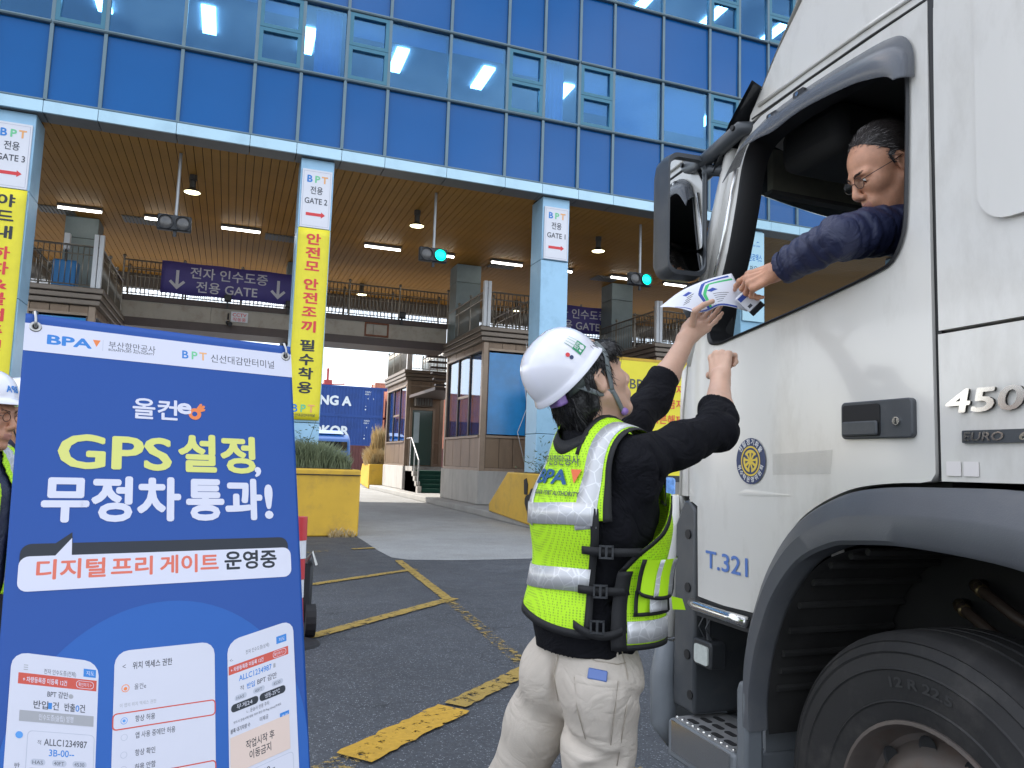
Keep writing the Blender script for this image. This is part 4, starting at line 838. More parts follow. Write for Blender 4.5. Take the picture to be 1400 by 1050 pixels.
mb.build('model_number', lp, fix=False)
plate(MB().m(PLA), rrect(1.250, 1.538, 1.438, 1.570, .004), TX-.009, TX+.002).build('badge_plate', lp); mb = MB().m(CHR); lettering(mb, 'EURO', .030, ital(1.432, 1.544), 0, 0, .02, width=.105, d=.007); lettering(mb, '6', .030, ital(1.286, 1.544), 0, 0, .02, width=.022, d=.007)
fnp = ital(1.30, 1.538); mb.build('badge_letters', lp, fix=False)
for y in (1.468, 1.418): plate(MB().m(mat('old_sticker', (.70, .66, .63), .6)), rrect(y-.02, 1.455, y+.022, 1.492, .002), TX-.0035, TX-.002).build('sticker', lp)
# roof side above the door, raked front edge
roofp = [(1.506, 2.796), (1.70, 2.794), (2.0, 2.785), (2.22, 2.772), (2.318, 2.752), (2.312, 2.785), (2.256, 2.851), (2.174, 2.966), (2.057, 3.094), (1.92, 3.26), (1.75, 3.44), (1.58, 3.56), (1.515, 3.60)]
mb = MB().m(WPT); panel(mb, roofp, side, .045, [], .06); mb.build('roof_side', truck, smooth=True, ang=50)
MB().m(WPT).tube([(side(y, z)-.004, y, z) for y, z in ((2.26, 2.80), (2.0, 2.815), (1.75, 2.824), (1.53, 2.826))], .007, 8).build('rain_gutter', truck, smooth=True); MB().m(RUB).tube([(side(y, z)-.0, y, z) for y, z in ((2.30, 2.765), (2.0, 2.779), (1.75, 2.789), (1.53, 2.791))], .004, 6).build('gutter_seam', truck)  # gutter bead, and a dark rubber line along the seam below it
XW = 4.22                                                                    # far side of the cab
fy = lambda x: .26*(1-((x-(TX+XW)/2)/((XW-TX)/2))**2)                          # bow of the front
def bowed(mb, prof, nx=14, x0=TX+.02, x1=XW-.02):
    v = []; m_ = len(prof)
    for i in range(nx+1):
        x = x0+(x1-x0)*i/nx
        for y, z in prof: v.append((x, y+fy(x), z))
    return mb.add(v, [(i*m_+j, i*m_+j+1, (i+1)*m_+j+1, (i+1)*m_+j) for i in range(nx) for j in range(m_-1)])
# roof top and front of the roof
bowed(MB().m(WPT), [(2.34, 2.74), (2.30, 2.80), (2.20, 2.93), (2.06, 3.095), (1.92, 3.27), (1.75, 3.45), (1.57, 3.58), (1.3, 3.64), (.7, 3.66)]).build('roof', truck, smooth=True); boxo('rear_wall', (TX+.06, .70, 1.2), (XW-.06, .74, 3.64), WPT, truck)
# front: windscreen, lower front, corner
bowed(MB().m(CABW), [(2.70, 1.93), (2.56, 2.33), (2.42, 2.72)]).build('windscreen', truck, smooth=True)
bowed(MB().m(WPT), [(2.72, 1.92), (2.76, 1.7), (2.78, 1.35), (2.76, 1.0)]).build('front_panel', truck, smooth=True)
mb = MB().m(WPT); panel(mb, [(2.722, 1.34), (2.722, 1.80), (2.715, 1.90), (2.80, 1.86), (2.815, 1.7), (2.815, 1.34)], lambda y, z: side(y, z)+.004, .05, [], .03); mb.build('corner_panel', truck, smooth=True, ang=50)
MB().m(WPT).tube([(side(2.70, 1.9)+.03, 2.715, 1.88), (side(2.62, 2.1)+.012, 2.655, 2.06), (side(2.5, 2.35)+.01, 2.565, 2.33), (side(2.4, 2.66)+.01, 2.43, 2.70)], [.035, .030, .028, .026], 10).build('pillar_cover', truck, smooth=True)
MB().m(CHR).tube([(side(2.60, 2.0)-.004, 2.585, 2.03), (side(2.5, 2.3)-.004, 2.47, 2.31), (side(2.4, 2.6)-.004, 2.385, 2.60)], .010, 8).build('pillar_trim', truck, smooth=True)
# sun visor in front of the screen
v = []
mb = MB().m(mat('smoked_sun_visor', (.03, .032, .036), .18, spec=.6)); bowed(mb, [(2.26, 2.885), (2.40, 2.775), (2.52, 2.625), (2.505, 2.62), (2.385, 2.76), (2.25, 2.865)], 14, TX-.03, XW+.03); mb.build('sun_visor', truck, smooth=True, ang=40)
# mirror: arm, housing, two glasses
MX = 1.60
arm = MB().m(PLA).tube([(1.80, 2.30, 2.74), (1.735, 2.33, 2.735), (1.725, 2.47, 2.70), (1.70, 2.60, 2.66)], [.022, .030, .032, .028], 10).tube([(1.77, 2.46, 2.62), (1.735, 2.52, 2.64), (1.70, 2.60, 2.60)], [.022, .026, .026], 8).build('mirror_arm', truck, smooth=True)
MB().m(RUB).tube([(1.712, 2.34, 2.735), (1.698, 2.338, 2.735)], .010, 10).build('arm_bolt', truck)
# the housing is a rounded box seen nearly edge on: face looks back along the cab
mcx, mcy = 1.635, 2.585; ang_m = R(-4)
fx_ = Vector((math.cos(ang_m), math.sin(ang_m), 0)); bk = Vector((math.sin(ang_m), -math.cos(ang_m), 0))      # width axis, backward axis
def mpt(u, v_, d): return Vector((mcx, mcy, 0))+fx_*u+bk*d+Vector((.012*(v_-2.42)*0, 0, v_))
hs = []
for d, sc_ in ((.060, .97), (.062, .90), (.045, .88), (.0, 1.0), (-.05, .98), (-.085, .86), (-.10, .60)):
    hs.append([mpt(a*sc_, 2.435+(b_-2.435)*(sc_ if sc_ < .95 else sc_), d) for a, b_ in rrect(-.088, 2.195, .088, 2.70, .045, 6)])
mb = MB().m(PLA); n = len(hs[0]); order = [2, 1, 0, 3, 4, 5, 6]; vv = [q for k in order for q in hs[k]]
mb.add(vv, [(i*n+j, i*n+(j+1) % n, (i+1)*n+(j+1) % n, (i+1)*n+j) for i in range(6) for j in range(n)]+[tuple(range(6*n, 7*n))]); mir = mb.build('mirror_housing', truck, smooth=True, ang=55)
MIR = mat('mirror_glass', (.75, .77, .78), .015, 1.0)
MB().m(MIR).add([mpt(a, b_, .046) for a, b_ in rrect(-.076, 2.31, .076, 2.675, .035, 6)], [tuple(range(28))]).build('mirror_glass', mir, fix=False); MB().m(MIR).add([mpt(a, b_, .046+.02*(2.285-b_)) for a, b_ in rrect(-.074, 2.215, .074, 2.30, .03, 6)], [tuple(range(28))]).build('wide_angle_glass', mir, fix=False)
MB().m(PLA).tube([mpt(.06, 2.19, -.02), mpt(.09, 2.13, -.02), (1.68, 2.58, 2.08), (1.78, 2.66, 2.04)], [.035, .032, .03, .03], 8).build('lower_mirror_arm', truck, smooth=True)
# fender and wheel house
mb = MB().m(PLA); v = []
for (a, b_) in zip(arch_o, arch_i):
    for t_, x in ((0, TX+.03), (.0, TX-.012), (.10, TX-.030), (.45, TX-.052), (.50, TX-.056), (.92, TX-.050), (1.0, TX-.038), (1.0, TX+.04)):
        q = a.lerp(b_, t_); v.append((x, q.x, q.y))
mb.add(v, [(i*8+j, i*8+j+1, (i+1)*8+j+1, (i+1)*8+j) for i in range(len(arch_o)-1) for j in range(7)]); mb.mats[0] = mat('arch_grey_plastic', (.095, .10, .11), .45, var=.15, vscale=3, dirt=(.15, .14, .13), dscale=3.0, damt=.45, bump=.12, bscale=260); mb.build('wheel_arch', truck, smooth=True, ang=38)
mb = MB().m(DIRTY); v = []
for q in arch_i:
    for x in (TX+.02, TX+.15, TX+.32, TX+.50): v.append((x, q.x-.01, q.y+.02*math.sin(x*30)*0-.01))
mb.add(v, [(i*4+j, i*4+j+1, (i+1)*4+j+1, (i+1)*4+j) for i in range(len(arch_i)-1) for j in range(3)]); hs_ = mb.build('wheel_house', truck, smooth=True, ang=50)
for k in range(9):
    q0 = arch_i[8+3*k] if 8+3*k < len(arch_i) else arch_i[-1]
    MB().m(DIRTY).tube([(TX+.05, q0.x-.012, q0.y-.02), (TX+.5, q0.x-.012, q0.y-.02)], .012, 6).build('liner_rib', hs_)
boxo('inner_frame', (TX+.52, .9, .55), (TX+.60, 2.4, 1.5), DIRTY, truck); boxo('floor_pan', (TX+.06, .75, 1.30), (XW-.06, 2.70, 1.40), DIRTY, truck)
HOSE = mat('brown_hose', (.035, .022, .015), .6); BRASS = mat('brass_fitting', (.20, .15, .08), .35, .8)
for k, (y, z) in enumerate(((1.80, 1.12), (1.86, 1.05))):
    MB().m(HOSE).tube([(TX+.5, y, z), (TX+.42, y-.05, z+.0), (TX+.40, y-.18, z-.06), (TX+.42, y-.30, z-.12), (TX+.5, y-.34, z-.13)], .017, 8).build('brake_hose', truck, smooth=True); MB().m(BRASS).tube([(TX+.46, y-.01, z), (TX+.415, y-.07, z-.01)], .021, 8).build('hose_fitting', truck, smooth=True)
MB().m(HOSE).tube([(TX+.45, 1.28, 1.2), (TX+.38, 1.35, 1.12), (TX+.40, 1.45, .98)], .025, 8).build('air_hose', truck, smooth=True); MB().m(BLK).tube([(TX+.50, 1.42, .70), (TX+.50, 1.42, 1.22)], .05, 12).build('damper', truck)
# wheel
WY, WZ, WR = 1.61, .492, .535
TYRE = mat('tyre_rubber', (.022, .021, .021), .72, var=.25, vscale=4, dirt=(.075, .068, .062), dscale=6, damt=.55, bump=.15, bscale=90); RIM = mat('rusty_steel_rim', (.17, .145, .13), .5, .55, var=.25, vscale=5, dirt=(.14, .075, .05), dscale=5, damt=.7)
wh = thing('w', (0, 0, 0), '', ''); bpy.data.objects.remove(wh)
wheel = MB().m(TYRE).lathe([(.290, .012), (.300, -.012), (.330, -.020), (.345, -.022), (.349, -.0265), (.353, -.0225), (.40, -.030), (.430, -.0315), (.434, -.036), (.438, -.032), (.475, -.024), (.481, -.028), (.487, -.021), (.505, -.010), (.509, -.013), (.513, -.006), (.524, .006), (.532, .022), (.5352, .05), (.5352, .082), (.524, .084), (.524, .094), (.5355, .096), (.536, .135), (.524, .137), (.524, .148), (.536, .15), (.5355, .19), (.524, .192), (.524, .202), (.535, .204), (.534, .25), (.52, .285), (.45, .30), (.29, .27)], (1.80, WY, WZ), (1, 0, 0), 72).build('tyre', truck, smooth=True, ang=28)
wl = MB().m(mat('tyre_letter', (.035, .034, .034), .7))
def tfn(a0):
    def fn(u, v_, d):
        r_ = .385+v_; a = R(a0)-u/.385; return (1.80-.031-d, WY-r_*math.cos(a)*-1 if False else WY+r_*math.cos(a), WZ+r_*math.sin(a))
    return fn
# letters run clockwise as seen from outside (y decreases to the right)
def tfn2(a0):
    def fn(u, v_, d):
        r_ = .388+v_; a = R(a0)-u/.40; return (1.80-.0305-d, WY-r_*math.sin(-a), WZ+r_*math.cos(-a))
    return fn
lettering(wl, '12 R 22.5', .036, tfn2(14), 0, 0, .03, width=.20, d=.002); wl.build('tyre_lettering', wheel, fix=False)
rim = MB().m(RIM).lathe([(.302, -.008), (.300, -.018), (.290, -.020), (.284, -.010), (.280, .03), (.262, .06), (.245, .065), (.215, .035), (.19, .018), (.165, .015), (.13, .015), (.125, -.02), (.10, -.055), (.0, -.06)], (1.80, WY, WZ), (1, 0, 0), 56).build('rim', wheel, smooth=True, ang=40)
for k in range(10):
    a = 2*math.pi*k/10+.12; MB().m(DARK).lathe([(0, 0), (.024, 0), (.029, .004)], (1.80+.048, WY+.230*math.cos(a), WZ+.230*math.sin(a)), (-1, 0, .0), 14).build('hand_hole', rim)
    MB().m(RIM).tube([(1.815, WY+.148*math.cos(a+.2), WZ+.148*math.sin(a+.2)), (1.785, WY+.148*math.cos(a+.2), WZ+.148*math.sin(a+.2))], .015, 6).build('wheel_nut', rim)
# the axle's far wheel
MB().m(TYRE).tube([(XW-.35, WY, WZ), (XW-.06, WY, WZ)], WR, 40).build('tyre', truck, smooth=True, ang=40); MB().m(DIRTY).tube([(1.9, WY, WZ), (XW-.1, WY, WZ)], .07, 12).build('axle', truck)
for x in (2.45, 3.4): boxo('chassis_rail', (x, -4.2, .72), (x+.09, 2.6, 1.0), DIRTY, truck)
for x in (1.82, XW-.35): MB().m(TYRE).tube([(x, -2.2, .52), (x+.6 if x < 3 else x-.3, -2.2, .52)], .52, 32).build('tyre', truck, smooth=True, ang=40)
boxo('fuel_tank', (1.90, -.9, .45), (2.42, .55, 1.05), CHR, truck, bevel=.08); MB().m(DIRTY).prism([(.5, .4), (.5, 1.2), (.62, 1.3), (.7, 1.3), (.7, .4)], lambda a, b_, d: (d, a, b_), 1.82, 2.45).build('mud_flap', truck)
# sill, lamp, step, black corner
MB().m(CHR).tube([(TX-.005, 2.645, .930), (TX-.020, 2.60, .925), (TX-.020, 2.40, .925), (TX-.02, 2.285, .926)], .020, 10).build('sill_trim', truck, smooth=True); boxo('sill_backing', (TX+.02, 2.27, .88), (TX+.08, 2.70, .95), BLK, truck)
lb = MB().m(BLK).prism(rrect(2.525, .700, 2.645, .800, .015, 4), lambda a, b_, d: (d, a, b_), TX+.00, TX+.07).build('work_lamp', truck, bevel=.006)
MB().m(mat('lamp_lens', (.55, .58, .54), .12, spec=.7, var=.12, vscale=60)).prism(rrect(2.540, .712, 2.630, .782, .012, 4), lambda a, b_, d: (d, a, b_), TX-.006, TX+.001).build('lens', lb); MB().m(BLK).tube([(TX+.03, 2.585, .80), (TX+.03, 2.585, .90)], .010, 8).build('bracket', lb)
for y in (2.565, 2.61): MB().m(BLK).tube([(TX+.03, y, .80), (TX+.01, y+.01, .845), (TX+.03, y, .89)], .004, 6).build('cable', lb)
MB().m(BLK).box((2.02, 2.24, .40), (2.06, 2.80, 1.30)).build('step_well_wall', truck)
stp = MB().m(PLG).prism([(2.735, .33), (2.735, .465), (2.715, .480), (2.30, .480), (2.30, .33)], lambda a, b_, d: (d, a, b_), TX-.055, 2.02).build('step', truck, bevel=.012)
MB().m(mat('worn_tread_steel', (.36, .36, .36), .4, .35, var=.2, vscale=20)).prism(rrect(2.325, TX-.045, 2.70, 1.93, .006, 2), lambda a, b_, d: (b_, a, d), .4805, .486).build('tread_plate', stp)
for r_ in range(3):
    for k in range(4): MB().m(DARK).prism(rrect(2.365+k*.078, TX-.02+r_*.058, 2.425+k*.078, TX+.006+r_*.058, .011, 3), lambda a, b_, d: (b_, a, d), .4862, .4880).build('slot', stp)
for k in range(11): MB().m(CHR).lathe([(.006, 0), (.005, .004), (0, .006)], (TX-.036, 2.335+k*.036, .486), (0, 0, 1), 8).build('stud', stp)
MB().m(CHR).prism([(2.70, .36), (2.70, .475), (2.33, .475), (2.33, .36)], lambda a, b_, d: (d, a, b_), TX-.060, TX-.055).build('tread_front', stp)
mb = MB().m(PLG).prism([(2.300, .33), (2.300, .70), (2.286, .735), (2.262, .735), (2.245, .70), (2.245, .33)], lambda a, b_, d: (d, a, b_), TX-.055, TX+.02); mb.build('step_post', truck, bevel=.012)
mb = MB().m(PLG); v = []
for i in range(9):
    t_ = i/8; y = 2.30+.33*t_; h_ = .485+.30*(1-t_)**1.6; v += [(TX+.07+.12*t_, y, .48), (TX+.07+.12*t_, y, h_), (2.03, y, h_+.05), (2.03, y, .48)]
mb.add(v, [(i*4+j, i*4+j+1, i*4+j+5, i*4+j+4) for i in range(8) for j in range(3)]+[(0, 1, 2, 3)]); mb.build('step_wing', truck, smooth=True, ang=50)
fc = MB().m(PLA).prism([(2.655, .50), (2.655, 1.29), (2.70, 1.325), (2.735, 1.325), (2.80, 1.22), (2.81, .50)], lambda a, b_, d: (d, a, b_), TX+.012, TX+.30).build('front_corner_trim', truck, bevel=.012)
for z in (1.19, .98, .72): MB().m(RUB).tube([(TX+.013, 2.70, z), (TX+.006, 2.70, z)], .019, 12).build('cap', fc)
MB().m(RUB).tube([(TX+.013, 2.68, .57), (TX+.008, 2.68, .57)], .018, 12).build('cap', fc)
bowed(MB().m(WPT), [(2.83, 1.25), (2.87, 1.0), (2.88, .80), (2.87, .74)], 14, TX+.03, XW-.03).build('bumper', truck, smooth=True); bowed(MB().m(PLG), [(2.87, .735), (2.89, .60), (2.88, .36), (2.80, .33)], 14, TX-.01, XW+.01).build('lower_bumper', truck, smooth=True)
MB().m(WPT).tube([(TX+.035, 2.815, 1.34), (TX+.04, 2.83, 1.2), (TX+.03, 2.86, .95), (TX+.03, 2.87, .76)], [.03, .035, .04, .04], 10).build('bumper_end', truck, smooth=True); MB().m(PLG).tube([(TX+.02, 2.86, .74), (TX+.0, 2.86, .60), (TX-.01, 2.84, .42), (TX+.02, 2.80, .36)], [.045, .055, .055, .04], 10).build('bumper_foot', truck, smooth=True)
# far side of the cab with its own window, lining, seats, dashboard, wheel
far_s = lambda y, z: XW
mb = MB().m(INT); panel(mb, [(2.716, 1.34), (2.712, 1.86), (2.55, 2.30), (2.425, 2.625), (2.25, 2.755), (1.0, 2.786), (.75, 2.8), (.75, 1.34)], far_s, .04, [[(2.50, 2.0), (2.40, 2.35), (2.30, 2.66), (1.62, 2.68), (1.60, 2.05), (1.75, 1.98)]], .12, -1); mb.build('far_door', truck)
MB().m(WPT).add([(XW+.045, y, z) for y, z in ((2.716, 1.0), (2.716, 1.95), (.75, 1.95), (.75, 1.0))], [(0, 1, 2, 3)]).build('far_side_skin', truck)
MB().m(CABW).add([(XW-.02, y, z) for y, z in ((2.50, 2.0), (2.40, 2.35), (2.30, 2.66), (1.62, 2.68), (1.60, 2.05), (1.75, 1.98))], [tuple(range(6))]).build('far_window', truck)
boxo('headliner', (TX+.10, .76, 2.77), (XW-.05, 2.30, 2.83), INTG, truck); boxo('sleeper_shelf', (TX+.14, .78, 2.45), (XW-.06, 1.25, 2.76), INT, truck, bevel=.05); boxo('front_shelf', (TX+.16, 2.02, 2.58), (XW-.08, 2.34, 2.765), INT, truck, bevel=.05)
boxo('inner_sun_visor', (1.97, 2.44, 2.57), (2.95, 2.475, 2.74), mat('olive_shade', (.16, .16, .12), .8, var=.2, vscale=12), truck); boxo('visor_edge', (1.96, 2.435, 2.553), (2.97, 2.48, 2.569), INTG, truck)
MB().m(INT).prism([(2.70, 1.4), (2.70, 1.96), (2.52, 1.99), (2.30, 1.92), (2.24, 1.78), (2.32, 1.4)], lambda a, b_, d: (d, a, b_), TX+.12, XW-.1).build('dashboard', truck, bevel=.03)
mb = MB().m(INT); mb.tube([Vector((2.35, 2.20, 1.97))+Vector((.22*math.cos(a), .13*math.sin(a)*.6, .19*math.sin(a))) for a in [2*math.pi*k/24 for k in range(25)]], .016, 8); mb.build('steering_wheel', truck, smooth=True)
for x in (2.32, 3.55):
    boxo('seat_cushion', (x-.24, 1.25, 1.45), (x+.24, 1.85, 1.66), INTG, truck, bevel=.06); boxo('seat_back', (x-.24, 1.12, 1.60), (x+.24, 1.30, 2.28), INTG, truck, bevel=.07); boxo('headrest', (x-.13, 1.12, 2.30), (x+.13, 1.24, 2.50), INTG, truck, bevel=.05)
MB().m(INTG).add([(TX+.10, y, z) for y, z in ((2.60, 1.40), (2.60, 1.93), (1.56, 2.02), (1.56, 1.40))], [(0, 1, 2, 3)]).build('door_lining', truck)
MB().m(INT).tube([(TX+.09, 2.57, 1.98), (TX+.075, 2.50, 2.20), (TX+.08, 2.38, 2.64)], .03, 8).build('inner_pillar', truck)
# ================================================================== organic surfaces: smooth unions of tapered limbs, meshed as one skin
V3 = lambda *a: np.array(a, float)
def unit(v): v = np.array(v, float); return v/np.linalg.norm(v)
class Body:
    def __init__(s): s.p = []
    def cap(s, a, b, r1, r2=None, k=.02, u=None, sc=1.0, op='u'):
        s.p.append(('cap', np.array(a, float), np.array(b, float), r1, r1 if r2 is None else r2, k, None if u is None else unit(u), sc, op)); return s
    def chain(s, pts, rs, k=.02, u=None, sc=1.0):
        for i in range(len(pts)-1): s.cap(pts[i], pts[i+1], rs[i], rs[i+1], k, u, sc)
        return s
    def ell(s, c, r, M=np.eye(3), k=.02, op='u'):
        s.p.append(('ell', np.array(c, float), np.array(r, float), np.array(M, float), k, op)); return s
    def cut(s, c, n, k=.0): s.p.append(('cut', np.array(c, float), unit(n), k, 'c')); return s      # removes the side n points to
    def bounds(s):
        lo, hi = [], []
        for q in s.p:
            if q[-1] != 'u': continue
            if q[0] == 'cap': m = max(q[3], q[4])*max(1, q[7])+q[5]*.3; lo += [np.minimum(q[1], q[2])-m]; hi += [np.maximum(q[1], q[2])+m]
            elif q[0] == 'ell': m = q[2].max()+q[4]*.3; lo += [q[1]-m]; hi += [q[1]+m]
        return np.min(lo, 0), np.max(hi, 0)
    def field(s, lo, h, n):
        F = np.full(n, 9.0, np.float32); ax = [lo[i]+h*np.arange(n[i]) for i in range(3)]
        for q in s.p:
            if q[0] == 'cut':
                X, Y, Z = np.meshgrid(*ax, indexing='ij', sparse=True); d = -((X-q[1][0])*q[2][0]+(Y-q[1][1])*q[2][1]+(Z-q[1][2])*q[2][2]); d = -d
                F = np.maximum(F, d.astype(np.float32)); continue
            k = q[5] if q[0] == 'cap' else q[4]
            m = (max(q[3], q[4])*max(1, q[7]) if q[0] == 'cap' else q[2].max())+k+3*h
            a0, a1 = (np.minimum(q[1], q[2])-m, np.maximum(q[1], q[2])+m) if q[0] == 'cap' else (q[1]-m, q[1]+m)
            i0 = np.maximum(0, np.floor((a0-lo)/h).astype(int)); i1 = np.minimum(n, np.ceil((a1-lo)/h).astype(int)+1)
            if (i1 <= i0).any(): continue
            X, Y, Z = np.meshgrid(*[ax[i][i0[i]:i1[i]].astype(np.float32) for i in range(3)], indexing='ij')
            if q[0] == 'cap':
                a, ba = q[1], q[2]-q[1]; L2 = max(1e-12, ba@ba); px, py, pz = X-a[0], Y-a[1], Z-a[2]
                t = np.clip((px*ba[0]+py*ba[1]+pz*ba[2])/L2, 0, 1); qx, qy, qz = px-t*ba[0], py-t*ba[1], pz-t*ba[2]
                if q[6] is not None:
                    u = q[6]; e = (qx*u[0]+qy*u[1]+qz*u[2])*(1/q[7]-1); qx, qy, qz = qx+u[0]*e, qy+u[1]*e, qz+u[2]*e
                d = np.sqrt(qx*qx+qy*qy+qz*qz)-(q[3]+(q[4]-q[3])*t)
            else:
                M = q[3]; px, py, pz = X-q[1][0], Y-q[1][1], Z-q[1][2]; l = [(px*M[0, j]+py*M[1, j]+pz*M[2, j])/q[2][j] for j in range(3)]
                k0 = np.sqrt(l[0]**2+l[1]**2+l[2]**2)+1e-9; k1 = np.sqrt(sum((l[j]/q[2][j])**2 for j in range(3)))+1e-9; d = k0*(k0-1)/k1
            sl_ = tuple(slice(i0[i], i1[i]) for i in range(3)); A = F[sl_]
            if q[-1] == 'u': hh = np.clip(.5+.5*(A-d)/k, 0, 1) if k > 0 else (A > d)*1.; F[sl_] = A*(1-hh)+d*hh-k*hh*(1-hh)
            else: hh = np.clip(.5-.5*(A+d)/max(k, 1e-6), 0, 1); F[sl_] = A*(1-hh)-d*hh+k*hh*(1-hh)
        return F, ax
    def surface(s, h, disp=None, box=None, smooth=1):
        lo, hi = s.bounds() if box is None else (np.array(box[0], float), np.array(box[1], float)); lo = lo-4*h; hi = hi+4*h
        n = np.ceil((hi-lo)/h).astype(int)+1; F, ax = s.field(lo, h, n)
        if disp is not None: X, Y, Z = np.meshgrid(*ax, indexing='ij', sparse=True); F = F+disp(X, Y, Z).astype(np.float32)
        v, f = surface_net(F, lo, h)
        for _ in range(smooth): v = relax(v, f)
        return v, f
def surface_net(F, lo, h):
    s = F < 0; c = np.zeros(tuple(np.array(F.shape)-1), np.int8)
    for i in (0, 1):
        for j in (0, 1):
            for k in (0, 1): c += s[i:s.shape[0]-1+i, j:s.shape[1]-1+j, k:s.shape[2]-1+k]
    act = (c > 0) & (c < 8); ijk = np.argwhere(act); idx = np.full(act.shape, -1, np.int64); idx[act] = np.arange(len(ijk))
    acc = np.zeros((len(ijk), 3)); cnt = np.zeros(len(ijk))
    cs = [(i, j, k) for i in (0, 1) for j in (0, 1) for k in (0, 1)]
    for a in cs:
        for b in cs:
            if sum(b)-sum(a) == 1 and all(y >= x for x, y in zip(a, b)):
                f0 = F[tuple((ijk+a).T)]; f1 = F[tuple((ijk+b).T)]; m = (f0 < 0) != (f1 < 0); t = np.where(m, f0/np.where(f0 == f1, 1, f0-f1), 0)
                acc += (np.array(a)+(np.array(b)-np.array(a))*t[:, None])*m[:, None]; cnt += m
    v = lo+(ijk+acc/cnt[:, None])*h; faces = []
    for ax in range(3):
        sl0 = [slice(None)]*3; sl1 = [slice(None)]*3; sl0[ax] = slice(0, -1); sl1[ax] = slice(1, None)
        x = s[tuple(sl0)] != s[tuple(sl1)]; e = np.argwhere(x); o1, o2 = [(1, 2), (2, 0), (0, 1)][ax]
        e = e[(e[:, o1] > 0) & (e[:, o2] > 0) & (e[:, o1] < act.shape[o1]) & (e[:, o2] < act.shape[o2])]
        def cell(d1, d2): q = e.copy(); q[:, o1] -= d1; q[:, o2] -= d2; return idx[tuple(q.T)]
        q = np.stack([cell(1, 1), cell(0, 1), cell(0, 0), cell(1, 0)], 1); flip = ~s[tuple(e.T)]; q[flip] = q[flip][:, ::-1]; faces.append(q)
    f = np.vstack(faces); return v, f[(f >= 0).all(1)]
def relax(v, f, w_=.5):
    acc = np.zeros_like(v); cnt = np.zeros(len(v))
    for i in range(4):
        for j in ((i+1) % 4, (i+3) % 4): np.add.at(acc, f[:, i], v[f[:, j]]); np.add.at(cnt, f[:, i], 1)
    return v*(1-w_)+w_*acc/np.maximum(cnt, 1)[:, None]
def skin_obj(name, parts, parent, mats, pick=None, smooth=True):
    """parts: list of (verts, faces) joined into one mesh object"""
    vs_, fs = [], []; k = 0
    for v, f in parts: vs_.append(v); fs.append(f+k); k += len(v)
    v = np.vstack(vs_); f = np.vstack(fs); og = np.array(parent_origin(parent)[:]) if parent else np.zeros(3)
    me = bpy.data.meshes.new(name); me.vertices.add(len(v)); me.vertices.foreach_set('co', (v-og).astype(np.float32).ravel())
    me.loops.add(len(f)*4); me.loops.foreach_set('vertex_index', f.astype(np.int32).ravel()); me.polygons.add(len(f)); me.polygons.foreach_set('loop_start', np.arange(0, len(f)*4, 4, dtype=np.int32))
    for m in mats: me.materials.append(m)
    if pick is not None: me.polygons.foreach_set('material_index', pick(v[f].mean(1)).astype(np.int32))
    me.polygons.foreach_set('use_smooth', np.full(len(f), smooth)); me.update(calc_edges=True); me.validate()
    return link(name, me, parent)
def folds(seed, amp, f0=22, stretch=(1, 1, 1), n=7):
    r = np.random.default_rng(seed); K = [(unit(r.normal(size=3))*np.array(stretch)*f0*r.uniform(.6, 1.9), r.uniform(0, 6.28), r.uniform(.5, 1)) for _ in range(n)]
    def d(X, Y, Z):
        wx = .03*np.sin(17*Y+9*Z+seed); t = 0
        for k, ph, a in K: t = t+a*np.abs(np.sin((k[0]*(X+wx)+k[1]*Y+k[2]*(Z+wx))+ph))
        return amp*(t/n-.45)
    return d

